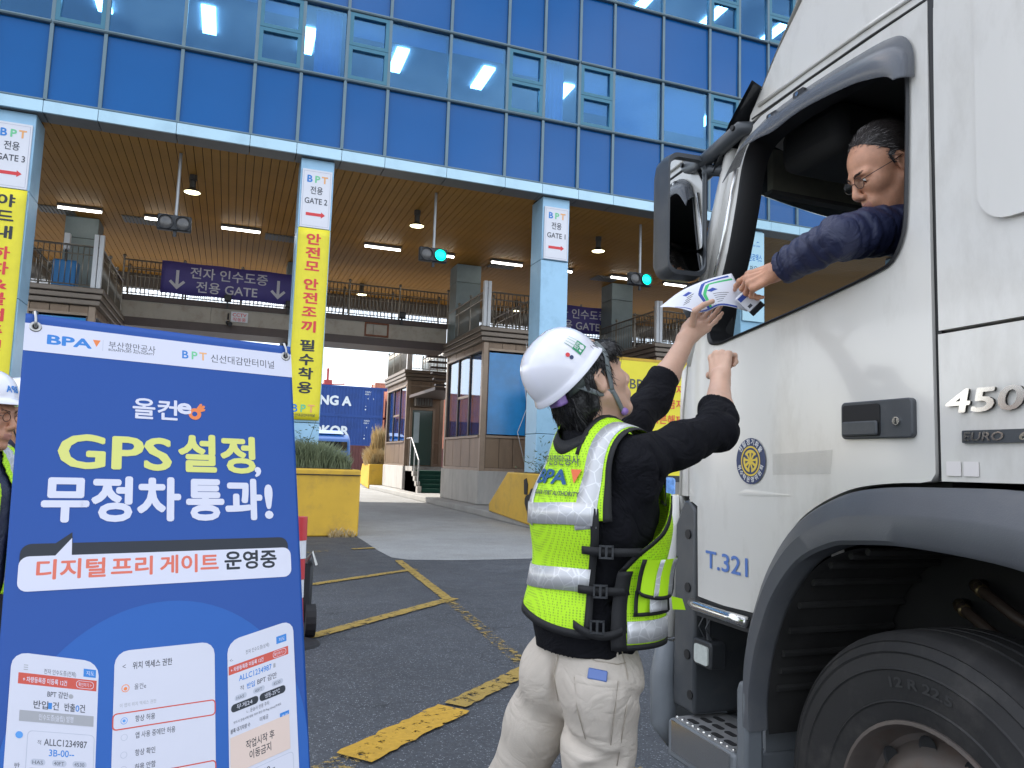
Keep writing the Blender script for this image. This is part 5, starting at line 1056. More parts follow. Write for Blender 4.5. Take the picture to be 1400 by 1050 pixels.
# ------------------------------------------------------------------ head and hand builders
def frame(fwd, pitch=0.0, roll=0.0):
    f = unit((fwd[0], fwd[1], 0)); l = V3(-f[1], f[0], 0); u = V3(0, 0, 1); c, s_ = math.cos(pitch), math.sin(pitch); f2 = f*c+u*s_; u2 = u*c-f*s_
    c, s_ = math.cos(roll), math.sin(roll); return np.stack([f2, l*c+u2*s_, u2*c-l*s_], 1)
def head_body(B, C, M, s=1.0, thin=1.0, neck=True, neck_to=None, neck_r=.056):
    w_ = lambda x, y, z: C+M@(V3(x, y, z)*s); E = lambda c, r, k=.02, op='u', Q=None: B.ell(w_(*c), V3(*r)*s, M if Q is None else M@Q, k*s, op)
    E((-.018, 0, .045), (.097, .078, .088)); E((.02, 0, .03), (.078, .070, .075), .03); E((.038, 0, -.035), (.062, .060*thin, .080), .03)
    for y in (-1, 1):
        B.cap(w_(.005, y*.056, -.045), w_(.070, y*.020, -.108), .020*s, .017*s, .022*s); E((.058, y*.042, -.018), (.034, .026*thin, .030), .02)      # jaw, cheek
        B.cap(w_(.084, y*.045, .020), w_(.098, y*.012, .026), .011*s, .010*s, .014*s)                                                               # brow
        E((.100, y*.033, .004), (.017, .017, .012), .010, 's'); E((.080, y*.032, .004), (.0155, .0155, .0135), .004)                               # socket, eyeball
        B.cap(w_(.0935, y*.020, .011), w_(.0885, y*.046, .010), .0034*s, .003*s, .003*s); B.cap(w_(.0935, y*.020, -.002), w_(.0890, y*.045, .0), .003*s, .003*s, .003*s)   # lids
        E((.112, y*.0125, -.039), (.0105, .0085, .0085), .008)                                                                                   # nostril wing
        Q = np.stack([unit((.95, y*.25, .2)), unit((-y*.25*0+0.0, y*1.0, 0)), unit((-.2, 0, .98))], 1)
        E((-.008, y*.080, -.004), (.019, .0085, .031), .006); E((-.004, y*.090, .0), (.011, .007, .019), .005, 's'); B.cap(w_(-.020, y*.086, .012), w_(.004, y*.085, .026), .0035*s, .0035*s, .003*s); B.cap(w_(-.024, y*.086, .010), w_(-.012, y*.083, -.026), .004*s, .0045*s, .003*s)
    B.cap(w_(.098, 0, .018), w_(.121, 0, -.028), .0085*s, .0118*s, .010*s); E((.119, 0, -.033), (.012, .0115, .010), .008)                         # nose
    E((.088, 0, -.068), (.026, .032, .024), .018); B.cap(w_(.094, -.020, -.069), w_(.1115, 0, -.0635), .0035*s, .0062*s, .004*s); B.cap(w_(.094, .020, -.069), w_(.1115, 0, -.0635), .0035*s, .0062*s, .004*s)
    B.cap(w_(.093, -.017, -.074), w_(.108, 0, -.078), .004*s, .0072*s, .004*s); B.cap(w_(.093, .017, -.074), w_(.108, 0, -.078), .004*s, .0072*s, .004*s); B.cap(w_(.118, -.020, -.0705), w_(.118, .020, -.0705), .0022*s, .0022*s, .003*s, op='s')
    E((.082, 0, -.108), (.022, .024, .018), .018)                                                                                              # chin
    if neck:
        nb = neck_to if neck_to is not None else w_(-.045, 0, -.20); B.cap(w_(-.022, 0, -.05), nb, neck_r*s, (neck_r+.008)*s, .03); B.cap(w_(.03, 0, -.095), nb+M[:, 0]*.03, .034*s, .045*s, .03)
    return w_
def skin_pick(C, M, s=1.0):
    Mi = np.linalg.inv(M)
    def pick(P):
        q = ((P-C)@Mi.T)/s; lip = (q[:, 0] > .092) & (abs(q[:, 1]) < .024-.5*np.maximum(0, abs(q[:, 2]+.071)-.006)) & (q[:, 2] > -.0845) & (q[:, 2] < -.058) & (np.abs(q[:, 2]+.071) < .0125-.0003*0)
        brow = (q[:, 0] > .07) & (abs(q[:, 1]) > .010) & (abs(q[:, 1]) < .052) & (np.abs(q[:, 2]-(.0245-.05*np.maximum(0, abs(q[:, 1])-.035))) < .0048)
        near = np.linalg.norm(q, axis=1) < .17; return np.where(lip & near, 1, 0)
    return pick
def hand_body(B, W, X, Y, Z, curls, thumb, s=1.0, splay=(.10, .03, -.03, -.10), palm_k=.012):
    """W wrist, X towards fingers, Y towards the thumb side, Z back of the hand; curls: 4 x (mcp,pip,dip) bends towards the palm"""
    X, Y, Z = unit(X), unit(Y), unit(Z); P = lambda a, b, c: W+(X*a+Y*b+Z*c)*s
    ys = (.030, .0105, -.0095, -.028); ln = ((.043, .026, .021), (.047, .030, .022), (.043, .028, .021), (.034, .021, .018)); rr = (.0092, .0096, .0090, .0080); mz = (.0, .004, .003, -.002); ml = (.086, .090, .085, .077)
    B.cap(P(-.03, 0, 0), P(.012, 0, 0), .022*s, .023*s, .015*s, Y, 1.25)
    for i in range(4): B.cap(P(.008, ys[i]*.62, 0), P(ml[i]-.006, ys[i], mz[i]), .0150*s, .0118*s, palm_k*s)
    B.cap(P(.025, .0, -.007), P(.065, -.004, -.008), .014*s, .012*s, .014*s); B.cap(P(.018, .022, -.010), P(.048, .030, -.012), .0165*s, .012*s, .014*s)     # palm pads
    tips = []
    for i in range(4):
        p = P(ml[i], ys[i], mz[i]); a = 0.0; d0 = X*math.cos(splay[i])+Y*math.sin(splay[i]); r_ = rr[i]*s; B.ell(p+Z*.002*s, (r_*1.22,)*3, k=.008*s)
        for j in range(3):
            a += curls[i][j]; d = d0*math.cos(a)-Z*math.sin(a); q = p+d*ln[i][j]*s; B.cap(p, q, r_, r_*(.93 if j < 2 else .82), .004*s if j else .007*s)
            if j < 2: B.ell(q, (r_*1.02,)*3, k=.003*s)
            p, r_ = q, r_*.93
        tips.append(p)
    p = P(.022, .024, -.006); r_ = .0128*s
    if isinstance(thumb[0], np.ndarray):
        for j, q in enumerate(thumb): B.cap(p, q, r_, r_*.90, .010*s if j == 0 else .004*s); p, r_ = q, r_*.90
        tips.append(p); return tips
    for j, (dx, dy, dz, l_) in enumerate(thumb):
        q = p+unit(X*dx+Y*dy+Z*dz)*l_*s; B.cap(p, q, r_, r_*.88, .010*s if j == 0 else .004*s); p, r_ = q, r_*.88
    tips.append(p); return tips
SKIN = mat('skin_light', (.56, .345, .245), .48, var=.10, vscale=14, sss=.12, bump=.10, bscale=420); SKIN2 = mat('skin_tan', (.54, .27, .165), .46, var=.20, vscale=22, sss=.12, bump=.28, bscale=260)
LIP = mat('lip_skin', (.43, .20, .15), .42); BROW = mat('brow_hair', (.035, .026, .022), .8); HAIR = mat('black_hair', (.010, .009, .009), .36, var=.5, vscale=30, bump=.5, bscale=120); HAIRG = mat('greying_hair', (.026, .020, .018), .5, var=.6, vscale=90, bump=.6, bscale=200)
KNIT = mat('black_sweater', (.006, .006, .0085), .9, var=.15, vscale=30, bump=.35, bscale=500, spec=.2, wr=(.8, 9, (1, 1, 1))); JEAN = mat('beige_twill', (.56, .495, .42), .85, var=.06, vscale=5, bump=.35, bscale=600, wr=(.5, 6, (1, 1, 1.2))); NAVY = mat('navy_padded_jacket', (.016, .021, .060), .55, var=.12, vscale=10, bump=.2, bscale=160, wr=(.42, 11, (1, 1, 1))); SHOE = mat('white_shoe', (.6, .6, .6), .6)
HELM = mat('white_helmet_shell', (.80, .79, .84), .16, coat=.5, var=.02)

def helmet(name, parent, C, M, a=.138, b=.112, hgt=.150, brim=.034):
    """hard hat: C centre of the rim plane, M columns forward, left, up"""
    mb = MB().m(HELM); nphi, nt_ = 56, 16; v = []
    def pt(phi, t, off=0.0):
        c, s_ = math.cos(phi), math.sin(phi); e = (1-t**2.35)**(1/2.35) if t < 1 else 0; fr_ = max(0, c)**3
        aa, bb = (a+off)*e, (b+off)*e; ridge = .004*math.exp(-(s_*bb/.022)**2)*(1-t)*(c > -.5)
        r_x, r_y = c*aa, s_*bb
        return C+M@V3(r_x, r_y, (hgt+off)*t+ridge*0)
    rings = []
    def rim(phi, k, dz): c, s_ = math.cos(phi), math.sin(phi); fr_ = max(0, c)**2.2; return C+M@V3(c*(a+k+brim*fr_*(k > .002)), s_*(b+k), dz-.010*fr_*(k > .002))
    rings.append([rim(2*math.pi*i/nphi, -.004, -.010) for i in range(nphi)]); rings.append([rim(2*math.pi*i/nphi, .0025, -.013) for i in range(nphi)]); rings.append([rim(2*math.pi*i/nphi, .009, -.012) for i in range(nphi)]); rings.append([rim(2*math.pi*i/nphi, .0095, -.008) for i in range(nphi)]); rings.append([rim(2*math.pi*i/nphi, .0015, .004) for i in range(nphi)])
    for j in range(1, nt_): rings.append([pt(2*math.pi*i/nphi, j/nt_) for i in range(nphi)])
    v = [q for r_ in rings for q in r_]+[pt(0, 1)]; n = nphi; f = [(k*n+i, k*n+(i+1) % n, (k+1)*n+(i+1) % n, (k+1)*n+i) for k in range(len(rings)-1) for i in range(n)]+[((len(rings)-1)*n+i, (len(rings)-1)*n+(i+1) % n, len(v)-1) for i in range(n)]
    mb.add(v, f); o = mb.build(name, parent, smooth=True, ang=70)
    inner = MB().m(mat('helmet_lining', (.05, .05, .055), .8)).add([q for r_ in [[pt(2*math.pi*i/nphi, j/8, -.006) for i in range(nphi)] for j in range(8)] for q in r_], [(k*n+i, k*n+(i+1) % n, (k+1)*n+(i+1) % n, (k+1)*n+i) for k in range(7) for i in range(n)]).build('helmet_lining', o, smooth=True)
    return o, pt

def strands(mb, v, f, n, dirfn, ln, r_, seed=1, lift=.25, sel=None):
    """fine hairs rooted on a surface: dirfn(point)->combing direction"""
    g = np.random.default_rng(seed); c = v[f].mean(1); nr = np.cross(v[f[:, 1]]-v[f[:, 0]], v[f[:, 3]]-v[f[:, 0]]); nr /= np.linalg.norm(nr, axis=1)[:, None]+1e-12
    ids = np.arange(len(f)) if sel is None else np.nonzero(sel(c))[0]
    for i in g.choice(ids, n):
        p = c[i]+g.normal(size=3)*.0015; no = nr[i]; d = np.array(dirfn(p))+g.normal(size=3)*.28; d = d-no*(d@no); d = d/(np.linalg.norm(d)+1e-9); L_ = ln*g.uniform(.5, 1.2)
        p1 = p+(d*.5+no*lift*.5)*L_; p2 = p+(d+no*lift*.25)*L_; mb.tube([p-no*.001, p1, p2], [r_, r_*.85, r_*.2], 3, False)
    return mb
def brows(parent, w_, m, n=46, seed=3, r_=.0011):
    g = np.random.default_rng(seed); mb = MB().m(m)
    for y in (-1, 1):
        for k in range(n):
            t = g.random(); a = w_(.1095-.024*t*t, y*(.012+.036*t), .0205+.008*math.sin(t*2.4)+g.normal()*.0018); b = a+(w_(-.004, y*.008, .0035*(1-1.6*t))-w_(0, 0, 0)); mb.tube([a, (a+b)/2+(w_(.0015, 0, 0)-w_(0, 0, 0)), b], [r_, r_*.8, r_*.2], 3, False)
    return mb.build('eyebrows', parent, smooth=True, fix=False)
# ================================================================== the worker at the cab
FA = R(12); WF = V3(math.cos(FA), math.sin(FA), 0); WL = V3(-math.sin(FA), math.cos(FA), 0); UPZ = V3(0, 0, 1)
J = dict(pelvis=V3(.948, 1.949, .919), waist=V3(.934, 1.941, 1.038), chest=V3(.947, 1.905, 1.326), uchest=V3(.950, 1.893, 1.436), neckb=V3(.932, 1.909, 1.522), head=V3(.914, 1.906, 1.677), rsh=V3(.982, 1.745, 1.462), relb=V3(1.258, 1.802, 1.566), rwr=V3(1.392, 1.969, 1.732), lsh=V3(1.060, 2.040, 1.492), lelb=V3(1.271, 2.173, 1.673), lwr=V3(1.436, 2.209, 1.902),
     rhip=V3(.973, 1.860, .895), rkn=V3(.945, 1.912, .50), rank=V3(.945, 1.96, .09), lhip=V3(.918, 2.040, .895), lkn=V3(.845, 2.215, .50), lank=V3(.79, 2.29, .09))
worker = thing('person', (.9, 2.05, 0), 'person in white helmet, neon vest and beige jeans reaching up to the truck window', 'person')
HM = frame((math.cos(R(5)), math.sin(R(5))), R(25), R(-3)); HC = J['head']
# torso used by clothing
def torso(B, inf=0.0, k=.05):
    g = WL; B.cap(J['pelvis']-UPZ*.04, J['waist'], .116+inf, .110+inf, k, g, 1.26); B.cap(J['waist'], J['chest']+WF*.005, .110+inf, .124+inf, k, g, 1.28); B.cap(J['chest'], J['uchest']-UPZ*.01, .128+inf, .105+inf, k, g, 1.36)
    for s_ in ('rsh', 'lsh'): B.cap(J['neckb']-UPZ*.035, J[s_]+UPZ*.0, .058+inf, .056+inf, .05); B.cap(J['chest']+(J[s_]-J['uchest'])*.45, J[s_]-UPZ*.05, .075+inf, .05+inf, .05)
    B.cap(J['uchest'], J['neckb'], .075+inf, .058+inf, .05)
    return B
# skin: head and neck, both arms with hands, and the covered trunk - one mesh
b1 = Body(); head_body(b1, HC, HM, 1.0, neck_to=J['neckb']-UPZ*.03); headpart = b1.surface(.0026, smooth=1)
b2 = Body(); b2.cap(J['relb']-(J['relb']-J['rsh'])*.3, J['relb'], .042, .040, .02); b2.chain([J['relb'], J['relb']*.62+J['rwr']*.38+V3(0, -.004, -.004), J['rwr']], [.043, .041, .0265], .02)
hx = unit(V3(1.420, 2.010, 1.826)-J['rwr']); hy = unit(np.cross(hx, np.array(RGT[:]))) * 1.0
toC = unit(V3(0, 0, 1.45)-J['rwr']); toC = toC*.80-np.array(RGT[:])*.55; hz = unit(toC-hx*(toC@hx)); hy = np.cross(hz, hx)                 # back of the hand to the camera, thumb to the left of the picture
if hy@np.array(RGT[:]) > 0: hy = -hy
hand_body(b2, J['rwr'], hx, hy, hz, [(.62, 1.45, .8), (.95, 1.5, .9), (1.08, 1.5, .9), (1.18, 1.5, .9)], [(.45, .80, -.35, .034), (.62, .45, -.62, .030), (.60, .05, -.80, .024)], 1.0, splay=(.16, .04, -.06, -.16), palm_k=.008)
rarm = b2.surface(.0024, smooth=1)
b3 = Body(); b3.cap(J['lelb']-(J['lelb']-J['lsh'])*.3, J['lelb'], .042, .040, .02); b3.chain([J['lelb'], J['lelb']*.62+J['lwr']*.38+V3(.004, 0, -.006), J['lwr']], [.044, .041, .0265], .02)
lx = unit(V3(1.560, 2.244, 2.000)-J['lwr']); toC = unit(V3(0, 0, 1.45)-J['lwr']); lz0 = unit(toC-lx*(toC@lx)); ly0 = np.cross(lz0, lx)
if ly0@np.array(UPV[:]) < 0: ly0 = -ly0
# palm towards the camera and up, thumb over the paper
LZ = unit(-lz0*.70-np.array(RGT[:])*0-UPZ*.25); LZ = unit(LZ-lx*(LZ@lx)); LY = np.cross(lx, LZ)
if LY@np.array(UPV[:]) < 0: LY = -LY
hand_body(b3, J['lwr'], lx, LY, LZ, [(.20, .30, .20), (.28, .34, .22), (.34, .4, .25), (.42, .45, .3)], [V3(1.434, 2.190, 1.936), V3(1.424, 2.158, 1.974), V3(1.447, 2.142, 1.994), V3(1.477, 2.135, 2.008)], 1.0)
larm = b3.surface(.0024, smooth=1)
b4 = torso(Body(), -.030)
for a in 'rl': b4.chain([J[a+'hip'], J[a+'kn'], J[a+'ank']], [.060, .045, .034], .04)
core = b4.surface(.016)
skin_obj('body', [headpart, rarm, larm, core], worker, [SKIN, LIP, BROW], skin_pick(HC, HM))
# sweater
def lerp(a, b, t): return a+(b-a)*t
sw = torso(Body(), .004)
rc, lc = lerp(J['relb'], J['rwr'], .27), lerp(J['lelb'], J['lwr'], .30)
sw.chain([J['rsh'], lerp(J['rsh'], J['relb'], .55)-UPZ*.004, J['relb']+V3(.006, -.004, -.006), rc], [.064, .055, .050, .050], .03); sw.chain([J['lsh'], lerp(J['lsh'], J['lelb'], .55), J['lelb']+V3(.004, 0, -.006), lc], [.064, .057, .055, .051], .03)
for t, r_ in ((-.06, .050), (.04, .053), (.14, .053), (.25, .053)): c = lerp(J['relb'], J['rwr'], t); d = unit(J['rwr']-J['relb']); o_ = unit(np.cross(d, V3(.3, .8, .2+t))); sw.cap(c-o_*.02, c+o_*.02, r_*.9, r_*.84, .012)
for t, r_ in ((.05, .054), (.18, .053), (.28, .052)): c = lerp(J['lelb'], J['lwr'], t); sw.cap(c, c+V3(.004, .004, 0), r_*.94, r_*.94, .012)
sw.cap(J['neckb']+UPZ*.004+V3(-.004, 0, 0), J['neckb']+UPZ*.030+V3(.002, 0, 0), .067, .062, .02)
d1, d2 = unit(J['rwr']-J['relb']), unit(J['lwr']-J['lelb'])
def crease(B, c, ax_, r_, a0, a1, rad=.007, k=.012, tilt=0.0, n=5):
    """a pressed-in wrinkle running part of the way round a limb"""
    ax_ = unit(ax_); e1 = unit(np.cross(ax_, V3(.3, .2, .9))); e2 = np.cross(ax_, e1); pts = [c+(e1*math.cos(R(a))+e2*math.sin(R(a)))*r_+ax_*tilt*(i/n-.5) for i, a in enumerate(lin_(a0, a1, n))]
    for p, q in zip(pts[:-1], pts[1:]): B.cap(p, q, rad, rad, k, op='s')
lin_ = lambda a, b, n: [a+(b-a)*i/n for i in range(n+1)]
rg = np.random.default_rng(4)
for (a, b_, r0, n_) in ((J['rsh'], J['relb'], .064, 11), (J['relb'], rc, .060, 5), (J['lsh'], J['lelb'], .064, 7), (J['lelb'], lc, .058, 4)):
    for i in range(n_): st_ = rg.uniform(0, 360); crease(sw, lerp(a, b_, (i+rg.uniform(.2, .8))/n_), b_-a, r0+.006, st_, st_+rg.uniform(70, 170), rg.uniform(.005, .009), .014, rg.uniform(-.05, .05))
for i in range(9): st_ = rg.uniform(0, 360); crease(sw, lerp(J['waist']+UPZ*.02, J['chest'], rg.uniform(-.3, 1.0)), UPZ, .140, st_, st_+rg.uniform(30, 60), .008, .016, rg.uniform(-.06, .06))
swv, swf = sw.surface(.0062, folds(3, .020, 26, (1, 1, .8)), smooth=1)
def keep(v, f, fn): c = v[f].mean(1); return v, f[fn(c)]
swv, swf = keep(swv, swf, lambda c: ~((((c-rc)@d1 > .012) & (np.linalg.norm(c-rc, axis=1) < .09)) | (((c-lc)@d2 > .012) & (np.linalg.norm(c-lc, axis=1) < .09)) | (c[:, 2] < .962) | ((np.linalg.norm(c[:, :2]-J['neckb'][:2], axis=1) < .075) & (c[:, 2] > 1.552))))
swo = skin_obj('sweater', [(swv, swf)], worker, [KNIT])
sd = swo.modifiers.new('thick', 'SOLIDIFY'); sd.thickness = .004; sd.offset = 0
# cuffs
mbc = MB().m(KNIT)
for c, d, r_ in ((rc, d1, .050), (lc, d2, .0485)): mbc.tube([c+d*.000, c+d*.010, c+d*.016], [r_+.002, r_+.004, r_-.001], 24, False)
mbc.build('cuff', worker, smooth=True)
# jeans
jn = Body(); jn.cap(J['pelvis']-UPZ*.02, J['pelvis']+UPZ*.075, .116, .113, .05, WL, 1.24)
for a, sg in (('r', -1), ('l', 1)):
    jn.chain([J[a+'hip']+V3(0, 0, -.01), lerp(J[a+'hip'], J[a+'kn'], .45), J[a+'kn'], lerp(J[a+'kn'], J[a+'ank'], .5), J[a+'ank']], [.094, .088, .076, .073, .078], .045)
    jn.ell(J[a+'hip']-WF*.045+WL*.0*sg-UPZ*.02, (.075, .075, .09), k=.05)
for a in 'rl':
    hp_, kp_ = J[a+'hip'], J[a+'kn']
    for i in range(9 if a == 'r' else 0): st_ = rg.uniform(0, 360); crease(jn, lerp(hp_, kp_, .10+.85*i/9), kp_-hp_, .104-.016*i/9, st_, st_+rg.uniform(50, 120), rg.uniform(.008, .014), .020, rg.uniform(-.10, .10))
jn.cap(lerp(J['rhip'], J['lhip'], .5)-WF*.10+UPZ*.06, lerp(J['rhip'], J['lhip'], .5)-WF*.085-UPZ*.10, .004, .008, .03, op='s')
jv, jf = jn.surface(.0068, folds(11, .018, 19, (1, 1, .55)), smooth=1); jv, jf = keep(jv, jf, lambda c: (c[:, 2] < 1.03) & (c[:, 2] > .05))
jo = skin_obj('trousers', [(jv, jf)], worker, [JEAN])
bvh_j = BVHTree.FromPolygons([Vector(p) for p in jv], [tuple(q) for q in jf.tolist()])
def hit(bvh, o_, d, off):
    loc, nrm, *_ = bvh.ray_cast(Vector(o_), Vector(d)); 
    return None if loc is None else np.array(loc)+np.array(unit(d))*off
for a in 'rl':
    sb = Body(); an = J[a+'ank']; sb.cap(an-UPZ*.045-WF*.04, an-UPZ*.05+WF*.16, .045, .036, .03, WL, 1.1); v, f = sb.surface(.008); skin_obj('shoe', [(v, f)], worker, [SHOE])
# back pocket, seam and belt of the jeans: seen from behind-right
pc = J['rhip']; pd = unit(V3(-.62, -.78, 0))
def on_jean(u, v_, off=.003, centre=None):
    """u along the hip towards the front, v height"""
    c = J['rhip'] if centre is None else centre; base = V3(c[0], c[1], v_); ang_ = math.atan2(pd[1], pd[0])+u/.13; d = V3(math.cos(ang_), math.sin(ang_), 0)
    for r0 in (.4,):
        loc, *_ = bvh_j.ray_cast(Vector(base+d*r0), Vector(-d))
        if loc is not None: return np.array(loc)+d*off
    return base+d*.12
def jean_patch(name, poly_uv, off, m, th=.0035, nu=12, nv=12):
    (u0, v0), (u1, v1), (u2, v2), (u3, v3) = poly_uv; mb = MB().m(m); P_ = []
    for j in range(nv+1):
        for i in range(nu+1):
            s_, t = i/nu, j/nv; u = (u0*(1-s_)+u1*s_)*(1-t)+(u3*(1-s_)+u2*s_)*t; v_ = (v0*(1-s_)+v1*s_)*(1-t)+(v3*(1-s_)+v2*s_)*t; P_.append(on_jean(u, v_, off+(th if 0 < i < nu and 0 < j < nv else 0)))
    n = nu+1; return mb.add(P_, [(j*n+i, j*n+i+1, (j+1)*n+i+1, (j+1)*n+i) for j in range(nv) for i in range(nu)]).build(name, worker, smooth=True)
jean_patch('back_pocket', [(-.055, .775), (.035, .765), (.052, .915), (-.072, .920)], .002, JEAN, .004)
jean_patch('pocket_hem', [(-.072, .905), (.051, .900), (.053, .921), (-.073, .926)], .004, JEAN, .003, 12, 3)
STI = mat('seam_thread', (.40, .34, .27), .8)
def jean_line(pts, r_=.0012, m=STI, off=.004): return MB().m(m).tube([on_jean(u, v_, off) for u, v_ in pts], r_, 5).build('seam', worker, smooth=True)
jean_line([(-.074, .92), (-.062, .84), (-.052, .768)], off=.005); jean_line([(.055, .92), (.046, .84), (.038, .76)], off=.005); jean_line([(-.10, .972), (-.02, .962), (.06, .955), (.10, .957)]); jean_line([(.093, .99), (.096, .93), (.090, .84), (.085, .70)]); jean_line([(-.165, 1.0), (-.150, .95), (-.160, .90), (-.15, .84)], .0015)
jean_patch('leather_patch', [(-.02, .985), (.055, .978), (.055, .993), (-.02, 1.003)], .004, mat('dark_leather', (.035, .025, .022), .6), .001, 8, 2)
jean_patch('belt_loop', [(.060, .968), (.071, .967), (.071, 1.0), (.060, 1.0)], .004, JEAN, .003, 4, 6)
# phone in the pocket: a thing of its own
pp = [on_jean(u, v_, o_) for u, v_, o_ in ((-.036, .922, .005), (.020, .917, .005), (.022, .942, .006), (-.037, .947, .006))]
ph = thing('smartphone', tuple(pp[0]), 'blue cased phone sticking out of the beige back pocket', 'phone'); nrm = unit(np.cross(pp[1]-pp[0], pp[3]-pp[0])); nrm = nrm if nrm@pd > 0 else -nrm
MB().m(mat('blue_phone_case', (.10, .17, .42), .3)).add([p+nrm*e for e in (-.005, .005) for p in pp], [(0, 1, 2, 3), (4, 5, 6, 7)]+[(i, (i+1) % 4, 4+(i+1) % 4, 4+i) for i in range(4)]).build('case', ph, bevel=.003)
# ------------------------------------------------------------------ vest wrapped round the trunk
vb = torso(Body(), .016); vb.cap(J['pelvis']-UPZ*.06, J['waist'], .124, .122, .05, WL, 1.22); tv, tf = vb.surface(.009, folds(5, .006, 15, (1, 1, .7)), smooth=3); BV = BVHTree.FromPolygons([Vector(p) for p in tv], [tuple(q) for q in tf.tolist()])
WRt = -WL
def axis_at(z): t = np.interp(z, [.919, 1.038, 1.326, 1.436, 1.522], [0, 1, 2, 3, 4]); k = min(3, int(t)); q = [J['pelvis'], J['waist'], J['chest'], J['uchest'], J['neckb']]; p = lerp(q[k], q[k+1], t-k); return V3(p[0], p[1], z)
def on_vest(th, z, off):
    """th: 0 back, +90 right side; z height"""
    d = -WF*math.cos(R(th))+WRt*math.sin(R(th)); o_ = axis_at(z); loc, *_ = BV.ray_cast(Vector(o_+d*.5), Vector(-d)); p = np.array(loc) if loc is not None else o_+d*.14; return p+d*off
def over_shoulder(s_, ps, off):
    """slice at lateral s_ (to the right); ps 0 back .. 90 top .. 180 front"""
    o_ = V3(*(J['uchest']-UPZ*.105))+WRt*s_+WF*.004; d = -WF*math.cos(R(ps))+UPZ*math.sin(R(ps)); loc, *_ = BV.ray_cast(Vector(o_+d*.5), Vector(-d)); p = np.array(loc) if loc is not None else o_+d*.12; return p+d*off
def neon_material():
    m = bpy.data.materials.new('neon_mesh_fabric'); m.use_nodes = True; n = m.node_tree.nodes; l = m.node_tree.links.new; b = n['Principled BSDF']; t = n.new('ShaderNodeTexCoord')
    vo = n.new('ShaderNodeTexVoronoi'); vo.inputs['Scale'].default_value = 150; vo.inputs['Randomness'].default_value = .12; l(t.outputs['Object'], vo.inputs['Vector'])
    r = n.new('ShaderNodeMapRange'); r.inputs['From Min'].default_value = .30; r.inputs['From Max'].default_value = .42; r.inputs['To Min'].default_value = 1; r.inputs['To Max'].default_value = 0; l(vo.outputs['Distance'], r.inputs['Value'])
    x = n.new('ShaderNodeMix'); x.data_type = 'RGBA'; x.inputs['A'].default_value = (.50, .86, .012, 1); x.inputs['B'].default_value = (.27, .50, .02, 1); l(r.outputs['Result'], x.inputs['Factor']); l(x.outputs['Result'], b.inputs['Base Color']); b.inputs['Roughness'].default_value = .65
    MATS['neon'] = m; return m
NEON = neon_material(); NEONP = mat('neon_fabric', (.50, .86, .012), .6, bump=.15, bscale=300); TRIM = mat('black_webbing', (.010, .010, .011), .7, bump=.3, bscale=400)
def reflective():
    m = bpy.data.materials.new('silver_reflective'); m.use_nodes = True; n = m.node_tree.nodes; l = m.node_tree.links.new; b = n['Principled BSDF']; t = n.new('ShaderNodeTexCoord'); vo = n.new('ShaderNodeTexVoronoi'); vo.feature = 'DISTANCE_TO_EDGE'; vo.inputs['Scale'].default_value = 32; l(t.outputs['Object'], vo.inputs['Vector'])
    r = n.new('ShaderNodeMapRange'); r.inputs['From Max'].default_value = .06; r.inputs['To Min'].default_value = .78; r.inputs['To Max'].default_value = .58; l(vo.outputs['Distance'], r.inputs['Value']); x = n.new('ShaderNodeCombineColor'); l(r.outputs['Result'], x.inputs[0]); l(r.outputs['Result'], x.inputs[1]); l(r.outputs['Result'], x.inputs[2]); l(x.outputs[0], b.inputs['Base Color'])
    b.inputs['Roughness'].default_value = .35; b.inputs['Metallic'].default_value = .25; MATS['refl'] = m; return m
REFL = reflective()
vest = thing('v', (0, 0, 0), '', ''); bpy.data.objects.remove(vest)
def grid(mb, fn, us, vs__):
    n = len(us); return mb.add([fn(u, v_) for v_ in vs__ for u in us], [(j*n+i, j*n+i+1, (j+1)*n+i+1, (j+1)*n+i) for j in range(len(vs__)-1) for i in range(n-1)])
lin = lambda a, b, n: [a+(b-a)*i/n for i in range(n+1)]
ZS = 1.345                                                             # height where the panels pass into the shoulder yoke
def redge(z): return np.interp(z, [1.02, 1.13, 1.27, 1.35], [56, 55, 53, 50])
def ledge(z): return -redge(z)-8
mb = MB().m(NEON); rws = lin(0, 1, 22); hem = lambda th: 1.000+.020*math.sin(R(th*2.2+20))
fnb = lambda u, v_: (lambda z: on_vest(ledge(z)+(redge(z)-ledge(z))*u, z, .010))(1.045+(ZS-1.045)*v_ + .018*(1-v_)*math.cos(u*3.1))
grid(mb, fnb, lin(0, 1, 34), rws)
# yoke over both shoulders: back of neck to collar bones
for sg in (1, -1):
    grid(mb, lambda u, v_: over_shoulder(sg*(.058+(.158-.058)*u*(1-.10*math.sin(math.pi*v_))), -8+v_*172, .012), lin(0, 1, 10), lin(0, 1, 34))
grid(mb, lambda u, v_: over_shoulder(-.062+.124*u, -8+v_*(66-10*abs(math.sin(math.pi*u))), .012), lin(0, 1, 10), lin(0, 1, 12))
vo_ = mb.build('vest', worker, smooth=True, fix=False); s_ = vo_.modifiers.new('t', 'SOLIDIFY'); s_.thickness = .003; s_.offset = 0
